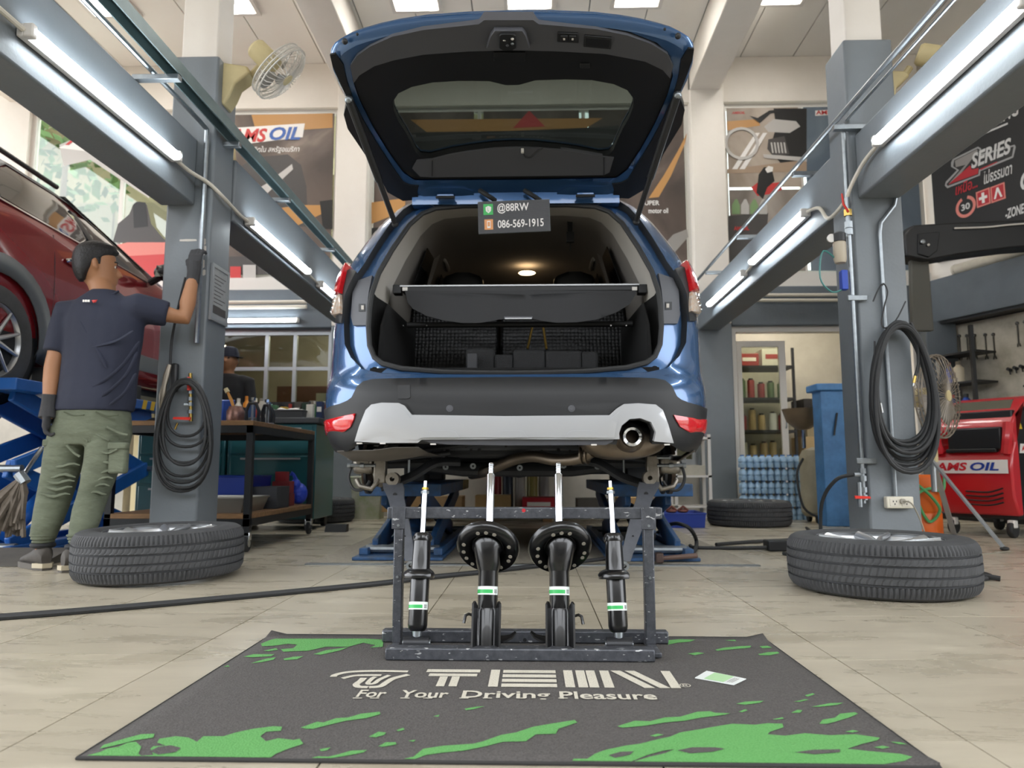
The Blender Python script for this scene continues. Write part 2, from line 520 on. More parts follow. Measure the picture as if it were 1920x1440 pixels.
# ------------------------------------------------------------------ beams between the pillars
BZ0, BZ1 = 2.005, 2.4
def beam(name, a, b, label, m=None):
    return B2(a, b).build(name, m or M_GREY, label=label, cat='beam', kind='structure', bevel=.012)
beam('trim_4', (-2.13, -2.2, BZ0), (-1.935, 4.0, BZ1), 'grey beam from the left pillar towards the front')
beam('trim_5', (1.83, -2.2, BZ0), (2.06, 4.0, BZ1 - .02), 'grey beam from the right pillar towards the front')
beam('trim_6', (-2.05, 4.27, BZ0), (-1.82, 7.9, BZ1), 'grey beam from the left pillar back to the rear column')
beam('trim_7', (1.81, 4.27, BZ0), (2.05, 7.9, BZ1 - .02), 'grey beam from the right pillar back to the rear column')
beam('trim_8', (-7, 7.92, 2.06), (-2.22, 8.18, 2.5), 'grey cross beam under the poster windows at the left', M_GREYD)
beam('trim_9', (-1.86, 7.92, 2.06), (1.8, 8.18, 2.5), 'grey cross beam behind the blue car', M_GREYD)
beam('trim_10', (2.18, 7.92, 2.06), (4.44, 8.18, 2.5), 'grey cross beam over the glass door at the right', M_GREYD)

# ------------------------------------------------------------------ back wall upper part: lintel, sill, mullions, glazing with posters
wall_b = thing('wall_back', 'white upper rear wall with poster windows', 'wall', (0, 8.1, 2.5), kind='structure')
for (x0, x1) in ((-7, -2.22), (-1.86, 1.8), (2.18, 4.38)):
    B2((x0, 7.96, 4.66), (x1, 8.16, CZ - .003)).build('lintel', M_WHITE, wall_b)
    B2((x0, 7.94, 2.5), (x1, 8.16, 2.64)).build('sill', M_FRAME, wall_b)
for (x0, x1) in ((-7, -5.86), (-4.12, -3.8)):
    B2((x0, 7.96, 2.64), (x1, 8.16, 4.66)).build('wall_panel', M_WHITE, wall_b)
# side wall on the right stands at an angle
RW0 = Vector((4.46, 8.0, 0)); RWD = Vector((.4, -1, 0)).normalized(); RWN = Vector((-1, -.4, 0)).normalized()
def rw(s, z, off=0.0):
    p = RW0 + RWD * s + RWN * off; return Vector((p.x, p.y, z))
RWU = RWD; ZV = Vector((0, 0, 1))
wr = thing('wall_right', 'cream right side wall standing at an angle', 'wall', RW0, kind='structure')
b = MB(); b.loft([[rw(-.3, 0, -.2), rw(-.3, 0, 0), rw(-.3, CZ - .003, 0), rw(-.3, CZ - .003, -.2)], [rw(6.5, 0, -.2), rw(6.5, 0, 0), rw(6.5, CZ - .003, 0), rw(6.5, CZ - .003, -.2)]])
b.build('wall_face', M_WHITE, wr)
b = MB(); b.bar(rw(.02, 2.285, .12), rw(6.4, 2.285, .12), .24, .46); b.build('wall_beam', M_GREYD, wr, bevel=.01)
b = MB(); b.bar(rw(.0, 2.045, .1), rw(6.4, 2.045, .1), .22, .03); b.build('black_rail', M_BLACK, wr)
b = MB(); b.bar(rw(.0, .55, .01), rw(6.4, .55, .01), .02, 1.1); b.build('dado', M_GREYD, wr)
# grey pilaster in the corner
B2((4.18, 7.75, 0), (4.5, 8.1, 2.06)).build('trim_11', M_GREYD, kind='structure', cat='pillar', label='grey pilaster in the rear right corner', bevel=.01)

# ------------------------------------------------------------------ windows with posters
M_GLASS = glass('window_glass', 'e6ece8', .06)
M_DGLASS = glass('office_glass', 'e0e3da', .02)
WN = [0]
def window(x0, x1, z0, z1, y, label, nv=(), nh=(), m=None, fw=.05, gm=None, pane=True):
    WN[0] += 1
    t = thing('window_%d' % WN[0], label, 'window', ((x0 + x1) / 2, y, z0), kind='structure')
    b = MB()
    for x in (x0 + fw / 2, x1 - fw / 2): b.box2((x - fw / 2, y - .03, z0), (x + fw / 2, y + .03, z1))
    for z in (z0 + fw / 2, z1 - fw / 2): b.box2((x0 + fw, y - .03, z - fw / 2), (x1 - fw, y + .03, z + fw / 2))
    b.build('window_frame', m or M_FRAME, t)
    xs = [x0 + fw] + list(nv) + [x1 - fw]; zs = [z0 + fw] + list(nh) + [z1 - fw]
    for x in nv: B2((x - .02, y - .025, z0 + fw), (x + .02, y + .025, z1 - fw)).build('mullion', m or M_FRAME, t)
    for z in nh: B2((x0 + fw, y - .02, z - .02), (x1 - fw, y + .02, z + .02)).build('transom', m or M_FRAME, t)
    if pane:
        for i in range(len(xs) - 1):
            for j in range(len(zs) - 1):
                B2((xs[i], y + .004, zs[j]), (xs[i + 1], y + .008, zs[j + 1])).build('pane', gm or M_GLASS, t)
    return t
window(-5.86, -4.12, 2.64, 4.66, 8.05, 'large rear window behind the red car with a printed film', nv=(-4.75,))
window(-3.8, -2.22, 2.64, 4.66, 8.05, 'rear window with the grey truck poster')
window(-1.86, 1.8, 2.64, 4.66, 8.05, 'wide rear window behind the raised tailgate', nv=(-.6, .6))
window(2.18, 4.4, 2.64, 4.66, 8.05, 'rear window with motorcycle posters', nv=(3.06,))

# ------------------------------------------------------------------ posters
def blend_mat(name, stops, scale=1.5, rot=0.0, noise=.6, rough=.5, dist=1.2):
    """printed picture: soft blotches through a colour ramp"""
    m = bpy.data.materials.new(name); m.use_nodes = True
    nt = m.node_tree; b = nt.nodes['Principled BSDF']; b.inputs['Roughness'].default_value = rough
    tc = nt.nodes.new('ShaderNodeTexCoord'); mp = nt.nodes.new('ShaderNodeMapping')
    mp.inputs['Rotation'].default_value = (0, rot, 0)
    n = nt.nodes.new('ShaderNodeTexNoise'); n.inputs['Scale'].default_value = scale; n.inputs['Detail'].default_value = 4
    n.inputs['Distortion'].default_value = dist
    nt.links.new(tc.outputs['Object'], mp.inputs[0]); nt.links.new(mp.outputs[0], n.inputs['Vector'])
    cr = nt.nodes.new('ShaderNodeValToRGB'); e = cr.color_ramp.elements
    for k, (p, c) in enumerate(stops):
        el = e[k] if k < 2 else e.new(p)
        el.position = p; el.color = (*lin(c), 1)
    nt.links.new(n.outputs[0], cr.inputs[0]); nt.links.new(cr.outputs[0], b.inputs['Base Color'])
    MATS[name] = m
    return m
UX = Vector((1, 0, 0))
P_RED = mat('print_red', 'c43b3a', .5); P_BLUE = mat('print_blue', '3a5fa8', .5); P_WHT = mat('print_white', 'e8e4e0', .5)
P_ORG = mat('print_orange', 'b98850', .5); P_BLK = mat('print_black', '232222', .5); P_GRY = mat('print_grey', '8d8884', .5)
P_BRN = mat('print_brown', '5d5048', .5); P_TAN = mat('print_tan', 'a48d78', .5); P_DGR = mat('print_dark_grey', '4a4645', .5)
P_SIL = mat('print_silver', 'bcb8b4', .5); P_SKY = mat('print_pale_blue', '8aa6bf', .5); P_GRN = mat('print_green', '7d9a6b', .5)
P_PINK = mat('print_salmon', 'd77f74', .5)
def panel(name, x0, x1, z0, z1, y, m, label, cat='poster'):
    t = thing(name, label, cat, ((x0 + x1) / 2, y, z0))
    B2((x0, y - .006, z0), (x1, y + .006, z1)).build('print_sheet', m, t)
    return t
def pz(px, py, Y=8.0):     # pixel on the back-wall plane as (x, z)
    p = at(px, py, Y); return (p.x, p.z)
def shape(t, name, m, pix, Y, lift=.008):
    pts = [pz(*p, Y) for p in pix]
    a = sum(pts[i][0] * pts[(i + 1) % len(pts)][1] - pts[(i + 1) % len(pts)][0] * pts[i][1] for i in range(len(pts)))
    if a < 0: pts.reverse()
    b = MB(); b.patch(pts, lambda x, z, o: Vector((x, Y - lift, z)), grid=0)
    return b.build(name, m, t, smooth=0, fixn=False)
YP = 8.0
# poster with the grey truck bonnet left of the car
PBROWN = blend_mat('print_garage_brown', [(.3, '4a3f3a'), (.5, '6a5c54'), (.62, '8d7d72'), (.75, 'a4917f')], .9)
p1 = panel('window_poster', -3.74, -2.28, 2.69, 4.6, YP, PBROWN, 'poster with red and blue lettering over a grey car bonnet')
shape(p1, 'orange_glow', P_ORG, [(472, 216), (624, 213), (624, 240), (540, 246), (478, 238)], YP)
shape(p1, 'grey_truck', P_DGR, [(430, 430), (440, 320), (480, 295), (540, 290), (565, 310), (575, 350), (577, 425)], YP)
shape(p1, 'chrome_grille', P_SIL, [(478, 358), (500, 345), (548, 308), (550, 318), (505, 360), (490, 378)], YP, .01)
shape(p1, 'orange_floor', P_ORG, [(555, 425), (624, 392), (624, 385), (560, 385), (500, 395), (470, 425)], YP, .009)
shape(p1, 'dark_wheel', P_BLK, [(600, 378), (624, 375), (624, 430), (606, 430)], YP, .011)
shape(p1, 'white_band', P_WHT, [(430, 241), (572, 232), (568, 258), (442, 273)], YP, .0095)
text_on('AMS', 'lettering', P_RED, p1, at(430, 267, YP - .012), UX, ZV, .44, .165, bold=.03, shear=.25)
text_on('OIL', 'lettering', P_BLUE, p1, at(505, 263, YP - .012), UX, ZV, .36, .16, bold=.03, shear=.25)
text_on('ผลิตใน สหรัฐอเมริกา', 'lettering', P_WHT, p1, at(468, 288, YP - .012), UX, ZV, .58, .09, bold=.01, shear=.2)
# lower part of that window bay seen under the beam
p1b = panel('window_poster', -3.6, -2.3, 2.69, 2.9, YP - .012, P_DGR, 'dark poster strip low behind the left rear beam')
shape(p1b, 'red_box', P_RED, [(432, 500), (452, 500), (452, 523), (432, 523)], YP - .02)
shape(p1b, 'grey_box', P_SIL, [(456, 497), (480, 497), (480, 523), (456, 523)], YP - .02)
# see-through film on the far left window: logo, seat, red car
t = thing('window_film', 'see-through window film with a car seat and a salmon red car', 'poster', (-4.7, YP, 2.69))
shape(t, 'grey_band', P_SIL, [(112, 272), (160, 252), (290, 335), (280, 372), (170, 300), (120, 312)], YP)
shape(t, 'white_band', P_WHT, [(110, 278), (170, 252), (260, 268), (230, 292)], YP, .01)
text_on('AMSOIL', 'lettering', P_RED, t, at(122, 272, YP - .013), UX, ZV, .95, .13, bold=.03, shear=.3)
shape(t, 'car_seat', P_DGR, [(212, 455), (222, 420), (243, 402), (250, 385), (262, 378), (276, 384), (284, 420), (300, 440), (318, 458)], YP)
shape(t, 'headrest', P_BLK, [(250, 385), (256, 379), (274, 380), (278, 425), (252, 428)], YP, .01)
shape(t, 'salmon_car', P_PINK, [(196, 560), (212, 462), (240, 455), (330, 455), (330, 560)], YP, .012)
shape(t, 'salmon_bonnet', P_RED, [(205, 560), (218, 482), (330, 476), (330, 560)], YP, .014)
# posters left and right of the tailgate
p2 = panel('window_poster', -1.8, -.66, 2.69, 4.6, YP, PBROWN, 'brown and orange poster half hidden left of the tailgate')
shape(p2, 'orange_glow', P_ORG, [(697, 420), (760, 395), (760, 372), (697, 380)], YP)
shape(p2, 'dark_area', P_BLK, [(697, 480), (745, 470), (735, 425), (697, 428)], YP, .009)
p3 = panel('window_poster', .66, 1.74, 2.69, 4.6, YP, blend_mat('print_garage_dark', [(.3, '3d332e'), (.55, '5d4f47'), (.75, '7d6c5f')], 1.2), 'brown poster with an orange streak right of the tailgate')
shape(p3, 'orange_streak', P_ORG, [(1216, 372), (1235, 370), (1258, 330), (1284, 270), (1288, 250), (1270, 285), (1244, 330)], YP)
shape(p3, 'grey_shape', P_GRY, [(1235, 470), (1262, 440), (1288, 430), (1290, 445), (1268, 470), (1250, 490)], YP)
text_on('SUPER', 'lettering', P_WHT, p3, at(1203, 385, YP - .01), UX, ZV, .2, .055, bold=.02)
text_on('motor oil', 'lettering', P_WHT, p3, at(1216, 400, YP - .01), UX, ZV, .22, .06, bold=.02)
p3m = panel('window_poster', -.55, .55, 2.69, 4.6, YP, PBROWN, 'brown poster with a gold band behind the tailgate window')
shape(p3m, 'gold_band', P_ORG, [(770, 225), (1130, 222), (1100, 240), (960, 246), (800, 248)], YP)
shape(p3m, 'red_triangle', P_RED, [(962, 241), (992, 208), (1022, 238)], YP, .01)
shape(p3m, 'dark_floor', P_BLK, [(760, 330), (1160, 330), (1160, 236), (1100, 240), (960, 246), (760, 250)], YP, .009)
# motorcycle poster
p4 = panel('window_poster', 2.23, 3.04, 3.66, 4.6, YP, blend_mat('print_road', [(.35, '8a7a6c'), (.5, 'b0a294'), (.7, 'c9c0b6')], .8), 'poster with a chrome chopper motorcycle')
shape(p4, 'sunset', P_ORG, [(1363, 228), (1420, 224), (1425, 236), (1363, 245)], YP)
shape(p4, 'dark_backdrop', P_BLK, [(1450, 204), (1512, 204), (1512, 300), (1470, 315), (1442, 280), (1455, 240)], YP)
shape(p4, 'fuel_tank', P_SIL, [(1432, 238), (1450, 224), (1492, 228), (1500, 238), (1480, 250), (1440, 248)], YP, .01)
b = MB()
c0 = at(1390, 270, YP)
for r in (.17, .185):
    b.tube([Vector((c0.x + r * math.cos(a), YP - .011, c0.z + r * math.sin(a))) for a in [2 * PI * k / 24 for k in range(24)]], .012, 4, closed=True)
b.build('front_wheel', P_SIL, p4)
for dx in (0, 14): shape(p4, 'fork_tube', P_WHT, [(1372 + dx, 318), (1382 + dx, 318), (1424 + dx, 250), (1416 + dx, 250)], YP, .012)
shape(p4, 'handlebar', P_BLK, [(1405, 218), (1420, 222), (1442, 208), (1468, 206), (1468, 211), (1444, 214), (1424, 232)], YP, .012)
shape(p4, 'engine', P_DGR, [(1440, 262), (1470, 256), (1480, 290), (1450, 295), (1438, 280)], YP, .012)
for q in range(5): shape(p4, 'cylinder_fin', P_SIL, [(1444 + q * 6, 268), (1447 + q * 6, 268), (1450 + q * 6, 288), (1447 + q * 6, 288)], YP, .014)
shape(p4, 'exhaust', P_SIL, [(1430, 290), (1512, 296), (1512, 304), (1432, 297)], YP, .014)
shape(p4, 'road', P_TAN, [(1363, 318), (1512, 300), (1512, 322), (1363, 326)], YP, .009)
text_on('AMSOIL', 'lettering', P_RED, p4, at(1372, 214, YP - .01), UX, ZV, .15, .03, bold=.03, shear=.2)
p5 = panel('window_poster', 2.23, 3.04, 2.69, 3.63, YP, blend_mat('print_track', [(.3, '5f564f'), (.5, '9a8f86'), (.7, 'b8aea6')], 1.0), 'poster with a red racing motorcycle and bottles')
shape(p5, 'red_motorcycle', P_RED, [(1408, 352), (1424, 340), (1440, 345), (1462, 342), (1466, 356), (1445, 364), (1420, 368)], YP)
shape(p5, 'rider', P_BLK, [(1418, 362), (1422, 328), (1432, 314), (1446, 315), (1452, 340), (1438, 352), (1430, 374)], YP, .01)
shape(p5, 'helmet', P_WHT, [(1434, 318), (1440, 312), (1449, 314), (1448, 322), (1438, 325)], YP, .012)
shape(p5, 'shelf_shadow', P_DGR, [(1365, 405), (1440, 400), (1430, 520), (1365, 520)], YP)
for q in range(4):
    shape(p5, 'bottle', P_SIL if q % 2 else P_GRN, [(1372 + q * 17, 402), (1372 + q * 17, 385), (1378 + q * 17, 374), (1382 + q * 17, 374), (1387 + q * 17, 386), (1387 + q * 17, 402)], YP, .01)
text_on('AMSOIL', 'lettering', P_RED, p5, at(1376, 432, YP - .011), UX, ZV, .17, .045, bold=.04)
p6 = panel('window_poster', 3.1, 4.34, 2.69, 4.6, YP, blend_mat('print_blue_grey', [(.3, '4c5a6b'), (.6, '77838d'), (.75, '9aa3a8')], .9), 'blue grey poster behind the right pillar')
shape(p6, 'white_band', P_WHT, [(1528, 208), (1560, 206), (1560, 216), (1528, 218)], YP)
text_on('AMSOIL', 'lettering', P_RED, p6, at(1530, 215, YP - .01), UX, ZV, .3, .05, bold=.03)

# ------------------------------------------------------------------ black banner on the right wall
ban = thing('banner', 'black banner with red and silver Z lettering on the right wall', 'banner', rw(.02, 2.75))
b = MB(); b.loft([[rw(.06, 2.75, .02), rw(.06, 2.75, .035), rw(.06, 4.6, .035), rw(.06, 4.6, .02)], [rw(2.6, 2.75, .02), rw(2.6, 2.75, .035), rw(2.6, 4.6, .035), rw(2.6, 4.6, .02)]])
b.build('cloth', mat('banner_black', '1b1a1b', .6), ban)
def rwp(px, py, off=.037):
    p = atp(px, py, RW0 + RWN * off, RWN); return ((p - RW0).dot(RWD), p.z)
def bshape(name, m, pix, lift):
    pts = [rwp(1740 + x / 5.539, 180 + y / 5.539) for x, y in pix]
    a = sum(pts[i][0] * pts[(i + 1) % len(pts)][1] - pts[(i + 1) % len(pts)][0] * pts[i][1] for i in range(len(pts)))
    if a < 0: pts.reverse()
    bb = MB(); bb.patch(pts, lambda s, z, o: rw(s, z, .037 + lift), grid=0); return bb.build(name, m, ban, smooth=0, fixn=False)
P_SILB = mat('print_banner_silver', '9c9a99', .45); P_REDB = mat('print_banner_red', 'b3202b', .5); P_DREDB = mat('print_banner_maroon', '5a1418', .5)
Zo = [(255, 655), (520, 525), (552, 545), (550, 600), (900, 505), (912, 530), (885, 640), (545, 780), (540, 825), (200, 958), (175, 930), (185, 890), (300, 770), (240, 735), (240, 690)]
bshape('z_outline', P_SILB, Zo, 0)
bshape('z_black', P_BLK, [(272, 668), (518, 545), (538, 560), (532, 625), (890, 525), (872, 625), (530, 765), (525, 815), (205, 935), (192, 915), (325, 770), (262, 730)], .001)
bshape('z_grey_stroke', P_GRY, [(280, 672), (510, 555), (520, 575), (300, 860), (215, 915), (390, 715), (290, 740)], .002)
bshape('z_red_foot', P_REDB, [(250, 885), (440, 720), (455, 765), (528, 748), (520, 808), (215, 920)], .003)
bshape('underline', P_REDB, [(545, 755), (720, 680), (720, 690), (545, 770)], .003)
def btext(body, m, x, y, x2, y2, h, bold=.02, shear=.25):
    s0, z0 = rwp(1740 + x / 5.539, 180 + y / 5.539); s1, _ = rwp(1740 + x2 / 5.539, 180 + y2 / 5.539)
    text_on(body, 'lettering', m, ban, rw(s0, z0, .041), RWU, ZV, s1 - s0, h, bold, shear)
P_WHB = mat('print_banner_white', 'cfcdcb', .5)
btext('SERIES', P_WHB, 455, 760, 880, 620, .16, .03)
btext('เหนือ...', P_REDB, 290, 1035, 520, 950, .12, .02)
btext('ไม่ธรรมดา', P_WHB, 585, 920, 885, 835, .14, .02)
btext('ENGINEERING', P_WHB, 300, 490, 960, 240, .15, .03)
bshape('red_flash', P_REDB, [(735, 210), (985, 10), (997, 0), (997, 60), (930, 145)], .002)
bshape('white_stripe', P_WHB, [(410, 455), (830, 275), (830, 295), (420, 468)], .002)
s0, z0 = rwp(1740 + 392 / 5.539, 180 + 1150 / 5.539)
b = MB()
b.loft([[rw(s0 + r * math.cos(a), z0 + r * math.sin(a), .038) for a in [PI * .62 + 2 * PI * .9 * k / 28 for k in range(29)]] for r in (.082, .115)], ringclosed=False, caps=False)
b.build('dial_ring', P_PINK, ban, smooth=0, fixn=False)
text_on('30', 'lettering', P_WHB, ban, rw(s0 - .05, z0 - .035, .039), RWU, ZV, .1, .07, .03)
for (x, y) in ((510, 1165), (660, 1115)):
    s1, z1 = rwp(1740 + x / 5.539, 180 + y / 5.539)
    poly_on(rect(0, 0, .15, .17), 'icon_tile', P_PINK, ban, rw(s1, z1, .038), RWU, ZV)
    poly_on(rect(.015, .015, .135, .155), 'icon_field', P_REDB, ban, rw(s1, z1, .039), RWU, ZV)
    if x < 600:
        poly_on(rect(.06, .03, .09, .14), 'icon_cross', P_WHT, ban, rw(s1, z1, .04), RWU, ZV); poly_on(rect(.03, .07, .12, .1), 'icon_cross', P_WHT, ban, rw(s1, z1, .041), RWU, ZV)
    else:
        poly_on([(.03, .03), (.05, .03), (.075, .1), (.1, .03), (.12, .03), (.085, .14), (.065, .14)], 'icon_mark', P_WHT, ban, rw(s1, z1, .04), RWU, ZV)
btext('-ZONE', P_WHB, 810, 1280, 1010, 1215, .1, .03)
btext('C', P_WHB, 970, 990, 1080, 960, .18, .05)
# ------------------------------------------------------------------ what shows outside the far left window
def tree(x, y, z0, r, h, label):
    t = thing('tree', label, 'tree', (x, y, z0))
    MB().tube([(x, y, z0), (x + .05, y, z0 + h * .5), (x, y + .1, z0 + h)], [.12, .09, .04], 8).build('trunk', mat('bark', '6a5a48', .9), t)
    b = MB(); rnd = random.Random(int(x * 100))
    for k in range(420):
        a = rnd.uniform(0, 2 * PI); c = rnd.uniform(-1, 1); rr = r * rnd.uniform(.5, 1)
        p = Vector((x + rr * math.cos(a) * math.sqrt(1 - c * c), y + rr * math.sin(a) * math.sqrt(1 - c * c), z0 + h + rr * c * .9))
        d = Vector((rnd.uniform(-1, 1), rnd.uniform(-1, 1), rnd.uniform(-1, 1))).normalized(); e = d.orthogonal().normalized()
        s = rnd.uniform(.08, .17)
        b.add([p - d * s, p + e * s * .5, p + d * s, p - e * s * .5], [(0, 1, 2, 3)])
    b.build('foliage', mat('leaf_green', '4f6a2c', .7, noise=(6, .8), col2='2f451a'), t, fixn=False, kind='stuff')
tree(-8.6, 12.6, -.13, 1.5, 6.4, 'leafy green tree outside the far left window')
tree(-6.0, 13.0, -.13, .9, 4.0, 'smaller leafy tree outside the window beside the red car roof')
t = thing('neighbour_building', 'cream building with a sloping eave outside the left window', 'building', (-6, 16, 0))
B2((-14, 15, -.12), (1, 15.3, 9.0)).build('facade', mat('cream_facade', '8f8262', .8, noise=(2, .3)), t)
b = MB(); b.bar((-14, 14.6, 8.6), (1, 14.6, 5.6), 1.0, .35); b.build('eave', mat('eave_cream', 'a39675', .8), t)
for k in range(5):
    B2((-10 + k * 1.6, 14.94, 4.6), (-9 + k * 1.6, 15.0, 6.2)).build('shutter', mat('shutter_tan', '756a50', .7), t)

# shop houses across the street, in front of the workshop (behind the photographer)
t = thing('shophouse_row', 'row of grey shop houses across the street facing the workshop', 'building', (0, -15, -.13))
B2((-22, -16, -.13), (22, -15, 7.2)).build('facade', mat('shophouse_facade', '7c7972', .8, noise=(.6, .5), col2='5f5c56'), t)
for k in range(11):
    B2((-21.5 + k * 4, -15.06, -.1), (-18.2 + k * 4, -15, 2.9)).build('shutter', mat('shutter_grey', '4f5356', .5), t)
    for z in (3.7,): B2((-21 + k * 4, -15.05, z), (-18.7 + k * 4, -15, z + 2)).build('window', mat('shop_window', '2a3238', .15), t)
B2((-22, -15.9, 3.05), (22, -13.8, 3.2)).build('awning', mat('awning_brown', '6a5c4a', .8), t)
road = B2((-40, -13, -.129), (40, -4.5, -.12)).build('road', mat('asphalt', '4a4a48', .9, noise=(8, .4)), label='asphalt street in front of the workshop', cat='road', kind='structure')
# ================================================================== the blue SUV
CX = -0.085
M_BLUE = mat('blue_car_paint', '3a5d88', .25, .5, coat=1.0)
M_CBLACK = mat('car_black_plastic', '1e1f21', .5, bump=(400, .06))
M_CGREY = mat('car_dark_grey_trim', '505156', .5, bump=(400, .05))
M_INNER = mat('tailgate_black_lining', '0c0e12', .5)
M_SILVER = mat('silver_skid_paint', 'bbbdc0', .32, .3, coat=.3)
M_LIN = mat('light_grey_lining', 'b9b4ac', .85, bump=(200, .05))
M_HEADL = mat('headliner', '857f79', .95)
M_CARPET = mat('black_carpet', '0b0b0c', .95, bump=(250, .3))
M_LENSR = mat('red_lens', 'c4101c', .12, coat=1.0, noise=(90, .25), col2='ff4040')
M_LENSC = mat('clear_lens', 'd8d2c8', .1, .3, coat=1.0, noise=(60, .7), col2='c98a4e')
M_UNDER = mat('underbody_grey', '34363a', .6, .3, noise=(8, .5), col2='1d1e20')
M_ALLOY = mat('cast_alloy', '9a948a', .45, .8, noise=(25, .5), col2='5d554c')
M_EXH = mat('exhaust_steel', '8a7f72', .38, .9, noise=(6, .5), col2='5c5046')
M_LINK = mat('grey_suspension_steel', '7b7e85', .5, .6, noise=(12, .4))

def interp(tab, z):
    if z <= tab[0][0]: return tab[0][1]
    for (a, b), (c, d) in zip(tab, tab[1:]):
        if z <= c:
            t = (z - a) / (c - a); return b + (d - b) * t
    return tab[-1][1]
YC = [(.5, 3.33), (.56, 3.29), (.63, 3.26), (.7, 3.25), (.84, 3.25), (.89, 3.265), (.93, 3.31), (.97, 3.345), (1.05, 3.36), (1.2, 3.38), (1.4, 3.43), (1.6, 3.52), (1.8, 3.65), (1.93, 3.76), (2.0, 3.84)]
WT = [(.5, .81), (.56, .85), (.65, .892), (.8, .915), (1.0, .92), (1.2, .92), (1.35, .914), (1.5, .9), (1.6, .855), (1.7, .805), (1.8, .748), (1.88, .695), (1.94, .645), (1.98, .59), (2.02, .5)]
def Yc(z): return (interp(YC, z - .02) + interp(YC, z) * 2 + interp(YC, z + .02)) / 4
def Wz(z): return (interp(WT, z - .02) + interp(WT, z) * 2 + interp(WT, z + .02)) / 4
XC = .40
def RR(z): return .27 if z < 1.5 else max(.16, .27 - (z - 1.5) * .25)
def S0(u, z):
    s = -1 if u < 0 else 1; a = abs(u); w = Wz(z); xc = min(XC, w - .15); L = (w - xc) * 1.25; r = RR(z)
    if a <= xc: x, y = a, 0
    elif a <= xc + L:
        th = (a - xc) / L * PI / 2; x = xc + (w - xc) * math.sin(th); y = r * (1 - math.cos(th))
    else: x, y = w, r + (a - xc - L)
    return Vector((CX + s * x, Yc(z) + y, z))
def S(u, z, off=0.0):
    p = S0(u, z)
    if off:
        e = .004
        n = (S0(u + e, z) - S0(u - e, z)).cross(S0(u, z + e) - S0(u, z - e))
        if n.length > 1e-9:
            n.normalize(); p = p + n * off
    return p
def umax(z):
    w = Wz(z); xc = min(XC, w - .15); return xc + (w - xc) * 1.25
def px2uz(px, py):
    """pixel -> (|u|, z) on the car's tail surface"""
    y = 3.35
    for _ in range(30):
        p = at(px, py, y); x = abs(p.x - CX); z = p.z; w = Wz(z); xc = min(XC, w - .15)
        t = max(0.0, min(1.0, (x - xc) / (w - xc))); yn = Yc(z) + RR(z) * (1 - math.sqrt(max(0, 1 - t * t)))
        y = y * .5 + yn * .5
    L = (w - xc) * 1.25
    u = x if x < xc else xc + math.asin(t) / (PI / 2) * L
    return (u, z)
def c8(x, y): return px2uz(600 + x / 2.595, 360 + y / 2.595)
def side(pts, sgn):
    """list of (|u|, z) for one side, ordered counter-clockwise"""
    q = [(sgn * u, z) for u, z in pts]
    return ccw(q)
def ccw(q):
    a = sum(q[i][0] * q[(i + 1) % len(q)][1] - q[(i + 1) % len(q)][0] * q[i][1] for i in range(len(q)))
    return q if a > 0 else list(reversed(q))
def mir(half):
    """half outline (left side, from top centre round to bottom centre) -> closed outline"""
    L = [(-abs(u), z) for u, z in half]; R = [(abs(u), z) for u, z in reversed(half) if abs(u) > .02]
    return ccw(L + R)
def skin(o): return lambda u, z, off: S(u, z, o + off)

car = thing('blue_suv', 'blue compact SUV raised on a lift with its tailgate wide open', 'car', (CX, 3.5, 0))

# shut line of the tailgate and the inner aperture, left half, top centre -> bottom centre
SHUT = [(0, c8(950, 25)[1])] + [c8(*p) for p in ((700, 26), (560, 30), (470, 44), (405, 85), (345, 150), (285, 235), (215, 350), (165, 420), (135, 480), (122, 560), (116, 640), (120, 740), (150, 805), (205, 862), (300, 882), (500, 886), (750, 888))] + [(0, c8(950, 888)[1])]
APER = [(0, c8(950, 44)[1])] + [c8(*p) for p in ((700, 46), (560, 58), (490, 84), (425, 140), (340, 262), (272, 380), (238, 480), (226, 560), (220, 650), (226, 740), (250, 795), (292, 826), (390, 846), (600, 856), (780, 860))] + [(0, c8(950, 861)[1])]
shut = mir(SHUT); aper = mir(APER)
zs = [.72 + k * (1.955 - .72) / 40 for k in range(41)]
outer = [(-(umax(z) + .30), z) for z in reversed(zs)] + [(umax(z) + .30, z) for z in zs]
b = MB(); b.patch(ccw(outer), skin(0), .035, holes=[shut]); b.build('body_shell', M_BLUE, car, smooth=50)
# recessed inner frame between shut line and aperture, and the step wall to it
DEP = -.035
b = MB(); b.patch(shut, skin(DEP), .04, holes=[aper]); b.build('tailgate_frame', M_BLUE, car, smooth=60)
b = MB(); b.loft([[S(u, z, o) for u, z in shut] for o in (.001, DEP - .002)], caps=False); b.build('shut_line', M_CBLACK, car)
b = MB(); b.tube([S(u, z, DEP + .008) for u, z in aper], .013, 8, closed=True); b.build('door_seal', M_RUBBER, car)
